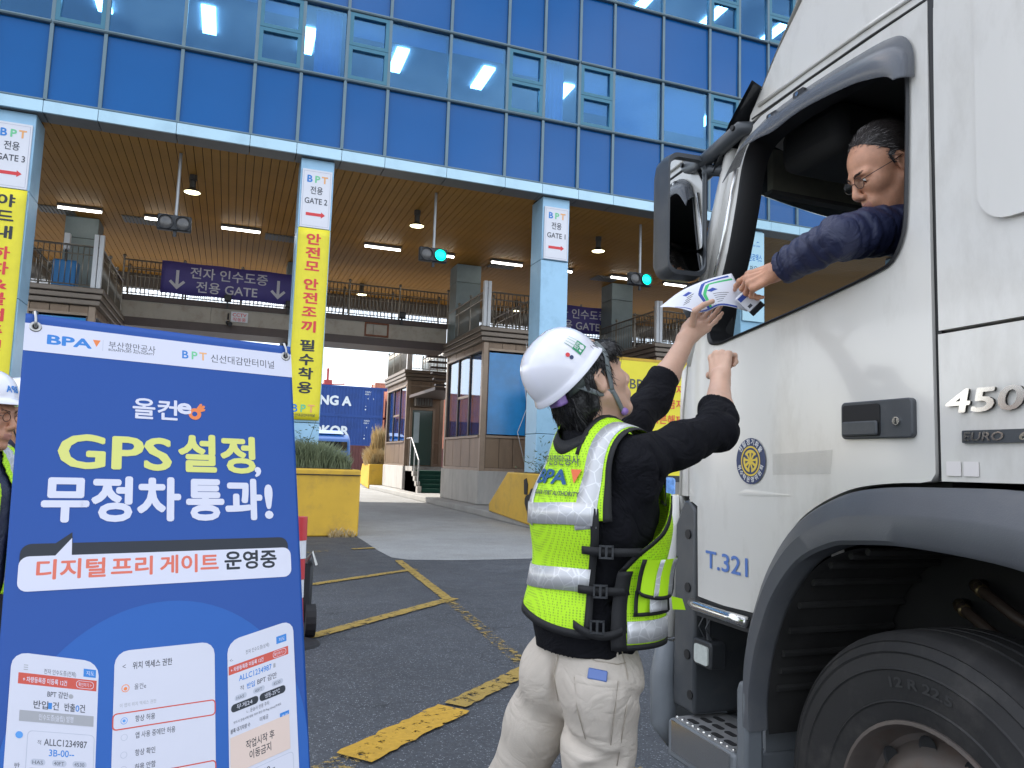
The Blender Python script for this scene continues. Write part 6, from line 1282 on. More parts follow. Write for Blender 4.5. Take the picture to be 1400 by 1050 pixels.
# front panel, standing a little off the body
fe = lambda z: np.interp(z, [1.0, 1.10, 1.19, 1.235, 1.285, 1.34, 1.39], [74, 74, 75, 84, 100, 112, 118])
foff = lambda th, z: .016+.046*math.exp(-((th-138)/38)**2)*np.interp(z, [1.0, 1.14, 1.33], [1, .9, .2])
mb = MB().m(NEON); grid(mb, lambda u, v_: (lambda z: on_vest(fe(z)+(235-fe(z))*u, z, foff(fe(z)+(235-fe(z))*u, z)))(1.00+v_*.385), lin(0, 1, 30), lin(0, 1, 24)); fo = mb.build('vest_front', worker, smooth=True, fix=False); s_ = fo.modifiers.new('t', 'SOLIDIFY'); s_.thickness = .004; s_.offset = 0
# trims
def band(name, pts_a, pts_b, m, th=.0025, parent=None):
    mb = MB().m(m); n = len(pts_a); v = list(pts_a)+list(pts_b); mb.add(v, [(i, i+1, n+i+1, n+i) for i in range(n-1)]); o = mb.build(name, parent or vo_, smooth=True, fix=False); q = o.modifiers.new('t', 'SOLIDIFY'); q.thickness = th; q.offset = 0; return o
zz_ = lin(1.040, ZS+.0, 24); band('black_trim', [on_vest(redge(z)-3.0, z, .0135) for z in zz_], [on_vest(redge(z)+3.2, z, .012) for z in zz_], TRIM)
band('black_trim', [on_vest(th, 1.058+.018*math.cos((th+64)/120*3.1), .013) for th in lin(-64, 58, 30)], [on_vest(th, 1.038+.018*math.cos((th+64)/120*3.1), .013) for th in lin(-64, 58, 30)], TRIM)
band('black_trim', [over_shoulder(.150*(1-.03*math.sin(math.pi*t)), -10+t*176, .0145) for t in lin(0, 1, 34)], [over_shoulder(.165*(1-.03*math.sin(math.pi*t)), -10+t*176, .013) for t in lin(0, 1, 34)], TRIM)
band('collar_trim', [over_shoulder(.062, 50+t*105, .0145) for t in lin(0, 1, 20)], [over_shoulder(.050, 50+t*105, .013) for t in lin(0, 1, 20)], TRIM); band('collar_trim', [over_shoulder(-.064+.128*t, 58-10*math.sin(math.pi*t), .0145) for t in lin(0, 1, 14)], [over_shoulder(-.064+.128*t, 66-10*math.sin(math.pi*t), .013) for t in lin(0, 1, 14)], TRIM)
zf = lin(.998, 1.192, 16); band('front_webbing', [on_vest(fe(z)-1.5, z, foff(fe(z), z)+.004) for z in zf], [on_vest(fe(z)+9.5, z, foff(fe(z)+9, z)+.005) for z in zf], TRIM, .004, fo)
zc = lin(1.192, 1.38, 18); band('armhole_trim', [on_vest(fe(z)-1, z, foff(fe(z), z)+.003) for z in zc], [on_vest(fe(z)+4, z, foff(fe(z)+4, z)+.003) for z in zc], TRIM, .003, fo)
tf_ = lin(75, 200, 30); band('hem_trim', [on_vest(t, 1.010, foff(t, 1.01)+.004) for t in tf_], [on_vest(t, .996, foff(t, 1.0)+.004) for t in tf_], TRIM, .003, fo)
# reflective bands
def hband(z0, z1, t0, t1, off, parent, n=34): ts = lin(t0, t1, n); return band('reflective_band', [on_vest(t, z0+.006*math.sin(R(t*2)), off) for t in ts], [on_vest(t, z1+.006*math.sin(R(t*2)), off) for t in ts], REFL, .0015, parent)
hband(1.296, 1.352, -58, 50, .0165, vo_); hband(1.128, 1.186, -60, 53, .0155, vo_)
band('reflective_band', [over_shoulder(.088, -16+t*186, .0155) for t in lin(0, 1, 36)], [over_shoulder(.138, -16+t*186, .0155) for t in lin(0, 1, 36)], REFL, .0015); band('reflective_band', [over_shoulder(-.088, -16+t*186, .0155) for t in lin(0, 1, 36)], [over_shoulder(-.138, -16+t*186, .0155) for t in lin(0, 1, 36)], REFL, .0015)
ts = lin(84, 215, 30); band('reflective_band', [on_vest(t, 1.014, foff(t, 1.01)+.0055) for t in ts], [on_vest(t, 1.068, foff(t, 1.07)+.0055) for t in ts], REFL, .0015, fo)
# side straps with buckles
for z, bow in ((1.241, .0), (1.142, .0), (1.056, -.022)):
    ts = lin(44, 88, 14); c_ = [on_vest(t, z+bow*math.sin(math.pi*i/14), .020+.01*math.sin(math.pi*i/14)) for i, t in enumerate(ts)]; band('strap', [p+UPZ*.010 for p in c_], [p-UPZ*.010 for p in c_], TRIM, .003)
    p = on_vest(62, z, .030); t_ = unit(on_vest(66, z, .030)-on_vest(58, z, .030)); nn = unit(np.cross(t_, UPZ)); nn = nn if nn@(p-axis_at(z)) > 0 else -nn
    mb = MB().m(BLK)
    for (a0, a1, b0, b1) in ((-.018, -.013, -.015, .015), (.013, .018, -.015, .015), (-.018, .018, -.0165, -.012), (-.018, .018, .012, .0165), (-.003, .003, -.012, .012)):
        mb.add([p+t_*a+UPZ*b+nn*e for e in (0, .006) for a, b in ((a0, b0), (a1, b0), (a1, b1), (a0, b1))], [(0, 1, 2, 3), (4, 5, 6, 7)]+[(i, (i+1) % 4, 4+(i+1) % 4, 4+i) for i in range(4)])
    mb.build('buckle', vo_)
# front pocket with flap
def fp(t, z, e): z = z+.040; t = t-10; return on_vest(t, z, foff(t, z)+e)
mb = MB().m(NEONP); grid(mb, lambda u, v_: fp(98+u*34, 1.045+v_*.125, .010+.012*math.sin(math.pi*u)*math.sin(math.pi*min(v_*1.0, 1))), lin(0, 1, 12), lin(0, 1, 12)); po = mb.build('pocket', fo, smooth=True, fix=False)
def flapz(u): return 1.105-.020*math.sin(math.pi*u)**.5
mb = MB().m(NEONP); grid(mb, lambda u, v_: fp(97+u*37, flapz(u)+(1.185-flapz(u))*v_, .024+.012*math.sin(math.pi*u)), lin(0, 1, 14), lin(0, 1, 8)); fl = mb.build('pocket_flap', fo, smooth=True, fix=False)
band('flap_trim', [fp(97+u*37, flapz(u)-.003, .025+.012*math.sin(math.pi*u)) for u in lin(0, 1, 16)], [fp(97+u*37, flapz(u)+.006, .026+.012*math.sin(math.pi*u)) for u in lin(0, 1, 16)], TRIM, .003, fl)
for t in (97, 133): band('flap_trim', [fp(t-1.4, 1.10+.085*i/6, .026) for i in range(7)], [fp(t+1.4, 1.10+.085*i/6, .026) for i in range(7)], TRIM, .003, fl)
band('pocket_trim', [fp(97, 1.045+.06*i/6, .016) for i in range(7)], [fp(99.5, 1.045+.06*i/6, .017) for i in range(7)], TRIM, .003, po); band('pocket_trim', [fp(97+u*36, 1.041, .014) for u in lin(0, 1, 10)], [fp(97+u*36, 1.050, .015) for u in lin(0, 1, 10)], TRIM, .003, po); band('pocket_trim', [fp(131, 1.045+.06*i/6, .016) for i in range(7)], [fp(133.5, 1.045+.06*i/6, .017) for i in range(7)], TRIM, .003, po)
band('reflective_band', [fp(107, flapz(.35)+.004+(1.180-flapz(.35))*i/8, .037) for i in range(9)], [fp(124, flapz(.65)+.004+(1.180-flapz(.65))*i/8, .037) for i in range(9)], REFL, .0012, fl); band('reflective_band', [fp(107, 1.052+.05*i/6, .0265) for i in range(7)], [fp(124, 1.052+.05*i/6, .0265) for i in range(7)], REFL, .0012, po)
MB().m(NEONP).add([fp(128, 1.085, .03), fp(136, 1.075, .05), fp(139, 1.045, .055), fp(130, 1.05, .03)], [(0, 1, 2, 3)]).build('pull_tab', fo)
# print on the back
RR = .135
def vprint(u, v_, d): return on_vest(math.degrees(u/RR), v_, .0185+d)
mb = MB().m(INKG); lettering(mb, '부산항만공사', .030, vprint, .008, 1.452, .01, align='c', width=.142); lettering(mb, 'BUSAN PORT AUTHORITY', .017, vprint, .010, 1.372, .012, align='c', width=.150)
mb.m(mat('bpa_blue', (.01, .09, .25), .6)); lettering(mb, 'BPA', .052, vprint, -.018, 1.402, .030, align='c', width=.125)
mb.m(mat('bpa_orange', (.80, .16, .05), .6)); mb.add([vprint(a, b, .0002) for a, b in ((.052, 1.440), (.082, 1.440), (.067, 1.404))], [(0, 1, 2)]); mb.build('lettering', vo_, fix=False)
# ------------------------------------------------------------------ hair, helmet, straps
hb = Body(); wl_ = lambda x, y, z: HC+HM@V3(x, y, z)
hb.ell(wl_(-.026, 0, .045), V3(.101, .084, .094), HM, .02); hb.ell(wl_(-.055, 0, -.02), V3(.062, .070, .075), HM, .03); hb.cap(wl_(-.07, 0, -.06), wl_(-.066, 0, -.120), .046, .034, .03, HM[:, 1], 1.25)
for y in (-1, 1): hb.cap(wl_(-.035, y*.068, .01), wl_(-.040, y*.060, -.060), .018, .014, .02); hb.cap(wl_(.028, y*.068, .045), wl_(.030, y*.071, -.004), .016, .007, .014)
hb.cap(wl_(.066, -.055, .062), wl_(.066, .055, .062), .028, .028, .03)
hv, hf = hb.surface(.0042, folds(21, .010, 95, (1, 1, .45), 9), smooth=0); q = (hv[hf].mean(1)-HC)@HM
ear = (np.abs(q[:, 1]) > .060) & (q[:, 0] > -.030) & (q[:, 0] < .016) & (q[:, 2] < .030) & (q[:, 2] > -.045); face = (q[:, 0] > .046+.25*np.maximum(0, .03-q[:, 2])*0) & (q[:, 2] < .036)
hf = hf[~(ear | face)]; ho = skin_obj('hair', [(hv, hf)], worker, [HAIR])
mb = MB().m(HAIR)
def strand(p0, p1, p2, r_): mb.tube([p0, (p0+p2)/2*.5+p1*.5, p2], [r_, r_*.8, r_*.15], 4, False)
comb = lambda p: HM@V3(.25 if ((p-HC)@HM)[0] > .02 else -.15, 0, -1.0)
strands(mb, hv, hf, 1700, comb, .034, .0010, 5, .22); brows(worker, wl_, BROW)
for k in range(150):
    y = random.uniform(-.075, .075); p0 = wl_(.070+random.uniform(-.01, .012), y*.9, .075+random.uniform(-.01, .015)); p2 = wl_(.096-6.5*y*y+random.uniform(-.006, .008), y*1.02+random.uniform(-.012, .012), .028+random.uniform(-.012, .02)); strand(p0, (p0+p2)/2+HM[:, 0]*.012, p2, .0028)
for k in range(150):
    y = random.choice((-1, 1)); a = random.uniform(0, .86); p0 = wl_(-.055+.09*a, y*(.078+.004*random.random()), .03+random.uniform(-.01, .03)); p2 = p0+HM@V3(random.uniform(-.01, .008)+(.006 if a > .8 else -.004), y*.004, -random.uniform(.028, .060)*(1.0 if a < .35 else .34)); strand(p0, (p0+p2)/2+HM[:, 1]*y*.006, p2, .0027)
for k in range(200):
    y = random.uniform(-.068, .068); p0 = wl_(-.105+.25*abs(y)**1.3, y, -.055+random.uniform(-.03, .04)); p2 = p0+HM@V3(.004+random.uniform(-.008, .012), y*.10, -random.uniform(.030, .058)); strand(p0, (p0+p2)/2-HM[:, 0]*.008, p2, .0028)
mb.build('hair_strands', ho, smooth=True, fix=False)
HT = R(50); HFX = V3(math.cos(R(2)), math.sin(R(2)), 0); hf_ = HFX*math.cos(HT)+UPZ*math.sin(HT); hu_ = -HFX*math.sin(HT)+UPZ*math.cos(HT); HH = np.stack([hf_, np.cross(hu_, hf_), hu_], 1); HCC = V3(.848, 1.907, 1.700)
helmo, hpt = helmet('helmet', worker, HCC, HH, .116, .099, .124, .014)
def on_helm(phi, t, off=.0012): p = hpt(phi, t); n_ = unit(np.cross(hpt(phi+.02, t)-p, hpt(phi, t+.02)-p)); n_ = n_ if n_@(p-HCC) > 0 else -n_; return p+n_*off
GST = mat('green_sticker', (.02, .30, .12), .35); ph0 = -R(68)
def sfn(u, v_, d): return on_helm(ph0-(u)/.125, .30+v_/.15, .0014+d)
def sticker(mb, poly, d, n=6): 
    (x0, y0, x1, y1) = poly; grid(mb, lambda u, v_: sfn(x0+(x1-x0)*u, y0+(y1-y0)*v_, d), lin(0, 1, n), lin(0, 1, n))
st = MB().m(GST); sticker(st, (-.020, -.012, .020, .022), 0); st.m(WHV); sticker(st, (-.017, .0225, .017, .050), 0); st.m(GST)
for u in (-.018, -.0065, .006, .0165): sticker(st, (u, .023, u+.0012, .050), .0004)
st.m(WHV); lettering(st, '안전', .016, sfn, 0, .008, .02, align='c', d=.0006); st.add([sfn(.009*math.cos(a)-.006, .009*math.sin(a)*.9-.001, .0006) for a in [2*math.pi*i/14 for i in range(14)]], [tuple(range(14))]); sticker(st, (.006, -.007, .013, .001), .0006); st.m(REDI); st.add([sfn(.046+.007*math.cos(a), .020+.007*math.sin(a), .0002) for a in [2*math.pi*i/14 for i in range(14)]], [tuple(range(14))]); st.m(NAV); st.add([sfn(.044+.0065*math.cos(a), .006+.0065*math.sin(a), .0003) for a in [2*math.pi*i/14 for i in range(14)]], [tuple(range(14))]); st.build('sticker', helmo, fix=False)
STRP = mat('grey_strap', (.16, .18, .18), .7, bump=.2, bscale=300); PUR = mat('purple_plastic', (.28, .16, .45), .4)
bvh_h = BVHTree.FromPolygons([Vector(p) for p in np.vstack([headpart[0], hv])], [tuple(q) for q in np.vstack([headpart[1], hf+len(headpart[0])]).tolist()])
def on_head(x, z, side_=-1, off=.004):
    o_ = wl_(x, side_*.25, z); d = HM[:, 1]*-side_; loc, *_ = bvh_h.ray_cast(Vector(o_), Vector(d)); p = np.array(loc) if loc is not None else wl_(x, side_*.07, z); return p-d*off
def strap(pts, w_=.013):
    P_ = [on_head(x, z) for x, z in pts]; P_ = [np.array(p) for p in smooth_path([Vector(p) for p in P_], 5)]; A, B_ = [], []
    for i, p in enumerate(P_):
        t_ = unit(P_[min(i+1, len(P_)-1)]-P_[max(i-1, 0)]); wdir = unit(np.cross(t_, HM[:, 1])); A.append(p+wdir*w_/2); B_.append(p-wdir*w_/2)
    return band('chin_strap', A, B_, STRP, .002, helmo)
strap([(.038, .098), (.036, .060), (.026, .018), (.020, -.038)]); strap([(-.075, .010), (-.045, -.018), (-.015, -.036), (.020, -.040)]); strap([(.020, -.038), (.028, -.068), (.040, -.100), (.050, -.116)])
pk = on_head(.046, -.108, -1, .006); MB().m(PUR).lathe([(0, .008), (.009, .007), (.011, 0)], pk, HM[:, 1]*-1, 14).build('strap_button', helmo, smooth=True)
kb = wl_(-.118, -.022, -.005); MB().m(PUR).box((-.016, -.030, -.020), (.016, .030, .020), Matrix.Translation(Vector(kb)) @ Matrix(HM.tolist()).to_4x4()).build('size_knob', helmo, bevel=.006)
band('head_band', [on_head(x, z+.012, -1, .005) for x, z in ((-.10, .0), (-.08, .008), (-.06, .016), (-.03, .03))], [on_head(x, z-.012, -1, .005) for x, z in ((-.10, .0), (-.08, .008), (-.06, .016), (-.03, .03))], mat('dark_headband', (.06, .07, .065), .6), .004, helmo)
# ================================================================== the driver leaning to his window
driver = thing('person', (2.15, 1.6, 1.45), 'person with glasses and navy padded jacket leaning out of the truck window', 'person')
DF = unit((-1.0, .22, 0)); DH = frame((-.93, .33), R(-31), R(-5)); DC = V3(1.885, 1.800, 2.410); DS = 1.04
K = dict(hip=V3(2.30, 1.55, 1.74), chest=V3(2.10, 1.66, 2.06), neck=V3(2.00, 1.765, 2.255), sh=V3(1.950, 1.815, 2.235), elb=V3(1.628, 1.745, 2.136), wr=V3(1.592, 1.960, 2.083), rsh=V3(2.22, 1.53, 2.20), relb=V3(2.30, 1.78, 1.98), rwr=V3(2.25, 2.02, 1.96))
b1 = Body(); head_body(b1, DC, DH, DS, neck_to=K['neck']-V3(0, 0, .02), neck_r=.060); b1.cap(DC+DH@V3(.045, .02, -.085), DC+DH@V3(.06, 0, -.10), .030, .03, .03)
hp1 = b1.surface(.0028, smooth=1)
b2 = Body(); b2.cap(lerp(K['elb'], K['wr'], .45), K['wr'], .040, .0285, .02)
dx_ = unit(V3(1.530, 2.075, 2.050)-K['wr']); toC = unit(V3(0, 0, 1.45)-K['wr']); dz_ = unit(toC*.75+V3(0, 0, .55)); dz_ = unit(dz_-dx_*(dz_@dx_)); dy_ = np.cross(dz_, dx_); dy_ = dy_ if dy_@np.array(UPV[:]) > 0 else -dy_
hand_body(b2, K['wr'], dx_, dy_, dz_, [(.38, .30, .18), (.75, .95, .5), (.85, 1.05, .6), (.95, 1.1, .6)], [(.75, .45, -.60, .038), (.85, .05, -.55, .032), (.9, -.2, -.4, .026)], 1.06, palm_k=.009)
for a, b_ in ((.028, .012), (.01, .004), (-.010, -.004)): b2.cap(K['wr']+dx_*.02+dy_*b_+dz_*.0185, K['wr']+dx_*.085+dy_*a+dz_*.0125, .0022, .0028, .006)          # tendons
da = b2.surface(.0024, smooth=1)
b3 = Body(); b3.cap(K['hip'], K['chest'], .14, .15, .05, V3(.2, 1, 0), 1.25); b3.cap(K['chest'], K['neck'], .13, .07, .05); dcore = b3.surface(.016)
skin_obj('body', [hp1, da, dcore], driver, [SKIN2, LIP, BROW], skin_pick(DC, DH, DS))
jb = Body(); jb.cap(K['hip'], K['chest'], .165, .175, .06, V3(.2, 1, 0), 1.25); jb.cap(K['chest'], K['neck']-V3(0, 0, .04), .15, .105, .06); jb.cap(K['neck']-V3(0, 0, .015), K['sh'], .082, .078, .05); jb.cap(K['neck']-V3(0, 0, .03), K['rsh'], .085, .08, .05)
n = 7
for (a, b_, r0, r1) in ((K['sh'], K['elb'], .082, .066), (K['elb'], lerp(K['elb'], K['wr'], .86), .064, .049)):
    for i in range(n): jb.cap(lerp(a, b_, (i+.22)/n), lerp(a, b_, (i+.78)/n), (r0+(r1-r0)*i/n)*.99, (r0+(r1-r0)*(i+.7)/n)*.99, .006); jb.cap(lerp(a, b_, i/n), lerp(a, b_, (i+1)/n), (r0+(r1-r0)*i/n)*.91, (r0+(r1-r0)*(i+1)/n)*.91, .006)
for (a, b_, r0, r1, m_) in ((K['sh'], K['elb'], .082, .066, 6), (K['elb'], lerp(K['elb'], K['wr'], .86), .064, .049, 5)):
    for i in range(m_): crease(jb, lerp(a, b_, (i+.5)/m_), b_-a, r0+(r1-r0)*(i+.5)/m_+.006, rg.uniform(0, 90), 360+rg.uniform(-60, 60), .0085, .012, rg.uniform(-.03, .03), 12)
jb.chain([K['rsh'], K['relb'], K['rwr']], [.08, .068, .05], .03); jb.cap(K['neck']+V3(.012, -.012, .010), K['neck']+V3(-.002, .002, .045), .082, .074, .02)
jv_, jf_ = jb.surface(.0062, folds(33, .022, 40), smooth=1); dc_ = unit(K['wr']-K['elb']); cc = lerp(K['elb'], K['wr'], .84)
jv_, jf_ = keep(jv_, jf_, lambda c: ~(((c-cc)@dc_ > .008) & (np.linalg.norm(c-cc, axis=1) < .09)) & ~((np.linalg.norm(c-DC, axis=1) < .135) & (((c-DC)@DH)[:, 0] > -.03)))
jo_ = skin_obj('jacket', [(jv_, jf_)], driver, [NAVY]); q_ = jo_.modifiers.new('t', 'SOLIDIFY'); q_.thickness = .006; q_.offset = 0
MB().m(NAVY).tube([cc-dc_*.012, cc+dc_*.002, cc+dc_*.010], [.050, .052, .046], 24, False).build('cuff', driver, smooth=True)
lb_ = Body(); lb_.chain([K['hip'], V3(2.24, 2.02, 1.70), V3(2.22, 2.28, 1.46)], [.11, .085, .06], .04); lb_.chain([K['hip']+V3(.2, 0, 0), V3(2.45, 2.02, 1.70), V3(2.45, 2.28, 1.46)], [.11, .085, .06], .04); skin_obj('trousers', [lb_.surface(.014)], driver, [mat('dark_trousers', (.02, .02, .024), .9)])
# short greying hair
hb = Body(); wd = lambda x, y, z: DC+DH@(V3(x, y, z)*DS)
hb.ell(wd(-.018, 0, .054), V3(.094, .083, .090)*DS, DH, .02); hb.ell(wd(-.055, 0, -.015), V3(.058, .072, .07)*DS, DH, .02); hb.cap(wd(.012, -.070, .03), wd(.004, -.072, -.008), .012, .008, .012); hb.cap(wd(.012, .070, .03), wd(.004, .072, -.008), .012, .008, .012)
hv2, hf2 = hb.surface(.0042, folds(9, .002, 150, (1, 1, 1), 9), smooth=0); q = (hv2[hf2].mean(1)-DC)@DH/DS
ear = (np.abs(q[:, 1]) > .060) & (q[:, 0] > -.028) & (q[:, 0] < .014) & (q[:, 2] < .028) & (q[:, 2] > -.045); hf2 = hf2[~(ear | (q[:, 0] > .076) | ((q[:, 0] > .026) & (q[:, 2] < .060)) | ((q[:, 0] > .045) & (np.abs(q[:, 1]) > .038) & (q[:, 2] < .085)))]
dh_ = skin_obj('hair', [(hv2, hf2)], driver, [HAIRG])
mb = MB().m(HAIRG); strands(mb, hv2, hf2, 3200, lambda p: DH@V3(-1.0, ((p-DC)@DH)[1]*4, -.25 if ((p-DC)@DH)[2] > .06 else -.9), .022, .0006, 8, .22); brows(driver, wd, BROW, 40, 5)
GREY = mat('grey_hair', (.30, .28, .27), .5); mb.m(GREY); strands(mb, hv2, hf2, 260, lambda p: DH@V3(-1.0, 0, -.6), .020, .0006, 9, .3, lambda c: (((c-DC)@DH)[:, 0] > .0)); mb.m(HAIRG)
for k in range(160):
    y = random.uniform(-.078, .078); t = random.random(); p0 = wd(.050-.10*t-3.2*y*y, y*.98, .108-.06*t*t-5.5*y*y); p2 = p0+DH@V3(random.uniform(-.022, -.004), y*.08, random.uniform(-.004, .010)); strand(p0, (p0+p2)/2+DH[:, 2]*.004, p2, .0016)
mb.build('hair_strands', dh_, smooth=True, fix=False)
# glasses
GLF = mat('thin_dark_frame', (.06, .045, .04), .3, .7); gm = MB().m(GLF)
for y in (-.033, .033): gm.tube([wd(.113-.006*abs(math.sin(a))*0, y+.023*math.cos(a), .002+.017*math.sin(a)) for a in [2*math.pi*i/20 for i in range(21)]], .0011, 6)
gm.tube([wd(.114, -.011, .006), wd(.118, 0, .009), wd(.114, .011, .006)], .0011, 6)
for y in (-1, 1): gm.tube([wd(.112, y*.056, .008), wd(.09, y*.076, .010), wd(.02, y*.086, .012), wd(-.012, y*.088, .016)], .0012, 6)
gl_ = gm.build('glasses', driver, smooth=True)
for y in (-.033, .033): MB().m(CLEAR).add([wd(.1135, y+.0225*math.cos(a), .002+.0165*math.sin(a)) for a in [2*math.pi*i/20 for i in range(20)]], [tuple(range(20))]).build('lens', gl_)
EYEW = mat('eye_white', (.7, .68, .65), .2); IRIS = mat('dark_iris', (.02, .012, .008), .15)
for who, fw in ((worker, wl_), (driver, wd)):
    for y in (-.032, .032):
        mb = MB().m(EYEW); mb.lathe([(0.0001, .0158), (.006, .0148), (.011, .0112), (.0145, .005), (.0156, 0)], fw(.0805, y, .0035), fw(1, 0, -.12)-fw(0, 0, 0), 14); e_ = mb.build('eye', who, smooth=True)
        MB().m(IRIS).lathe([(0, .0163), (.0055, .0153)], fw(.0805, y, .0035), fw(1, 0, -.45)-fw(0, 0, 0), 12).build('iris', e_, smooth=True)
# ================================================================== what passes between their hands
up_e = [V3(1.315, 2.201, 1.984), V3(1.398, 2.207, 2.049), V3(1.487, 2.197, 2.090), V3(1.582, 2.176, 2.124)]; lo_e = [V3(1.417, 2.155, 1.968), V3(1.476, 2.158, 1.981), V3(1.523, 2.146, 1.997), V3(1.616, 2.134, 1.986)]
up_s = [np.array(p) for p in smooth_path([Vector(p) for p in up_e], 8)]; lo_s = [np.array(p) for p in smooth_path([Vector(p) for p in lo_e], 8)]
def paper(u, v_, d=0.0):
    i = min(len(up_s)-2, int(u*(len(up_s)-1))); t = u*(len(up_s)-1)-i; a = lerp(up_s[i], up_s[i+1], t); b_ = lerp(lo_s[i], lo_s[i+1], t); p = lerp(a, b_, v_); nn = unit(np.cross(up_s[i+1]-up_s[i], b_-a)); nn = nn if nn@(V3(0, 0, 1.45)-p) > 0 else -nn
    return p+nn*(d+.010*math.sin(math.pi*v_)-.006*math.sin(2*math.pi*u))
lf = thing('leaflet', tuple(paper(.5, .5)), 'printed white leaflet with blue and green lines held between two hands', 'leaflet')
PAP = mat('white_paper', (.74, .75, .80), .6); PBL = mat('print_blue', (.03, .07, .36), .5); PGR = mat('print_green', (.05, .50, .16), .5)
mb = MB().m(PAP); grid(mb, paper, lin(0, 1, 24), lin(0, 1, 10)); o = mb.build('sheet', lf, smooth=True, fix=False); q_ = o.modifiers.new('t', 'SOLIDIFY'); q_.thickness = .0006
mb = MB()
def prn(m, pts, w_=.02, n=14):
    mb.m(m)
    for (u0, v0), (u1, v1) in zip(pts[:-1], pts[1:]):
        L_ = math.hypot(u1-u0, v1-v0); nx, ny = -(v1-v0)/L_*w_, (u1-u0)/L_*w_; grid(mb, lambda s_, t: paper(u0+(u1-u0)*s_+nx*(t-.5), v0+(v1-v0)*s_+ny*(t-.5), .0009), lin(0, 1, n), [0, 1])
prn(PBL, [(.02, .42), (.10, .66), (.16, .97)], .03); prn(PBL, [(.40, .93), (.46, .42), (.62, .10), (.92, .06)], .05); prn(PGR, [(.45, .93), (.51, .50), (.65, .20), (.95, .16)], .05); prn(PBL, [(.20, .955), (.85, .955)], .05); prn(PBL, [(.30, .22), (.40, .20)], .09); prn(PBL, [(.60, .45), (.70, .40)], .10)
for k in range(4): prn(INKG, [(.14+.05*k, .50-.06*k), (.26+.05*k, .48-.06*k)], .018)
for k in range(5): prn(INKG, [(.62, .58+.07*k), (.82-.03*k, .56+.07*k)], .014)
mb.build('print', lf, fix=False)
bx = V3(1.598, 2.098, 2.012); cx_ = unit(V3(1.620, 2.088, 1.988)-V3(1.570, 2.102, 2.034)); cz_ = unit(V3(0, 0, 1.45)-bx); cz_ = unit(cz_-cx_*(cz_@cx_)); cyv = np.cross(cz_, cx_); Mx = Matrix.Translation(Vector(bx)) @ Matrix(np.stack([cx_, cyv, cz_], 1).tolist()).to_4x4()
pk_ = thing('small_packet', tuple(bx), 'small white, blue and black packet in the hand of the driver', 'packet')
MB().m(PAP).box((-.040, -.026, -.012), (.022, .026, .012), Mx).build('carton', pk_, bevel=.002); MB().m(mat('glossy_black', (.008, .008, .008), .15)).box((.0225, -.0262, -.0122), (.042, .0262, .0122), Mx).build('black_end', pk_, bevel=.002); MB().m(PBL).box((-.036, -.022, .0121), (-.020, .020, .0126), Mx).build('blue_panel', pk_)
MB().m(INKG).box((.004, -.016, .0121), (.014, -.002, .0126), Mx).build('bar_code', pk_)
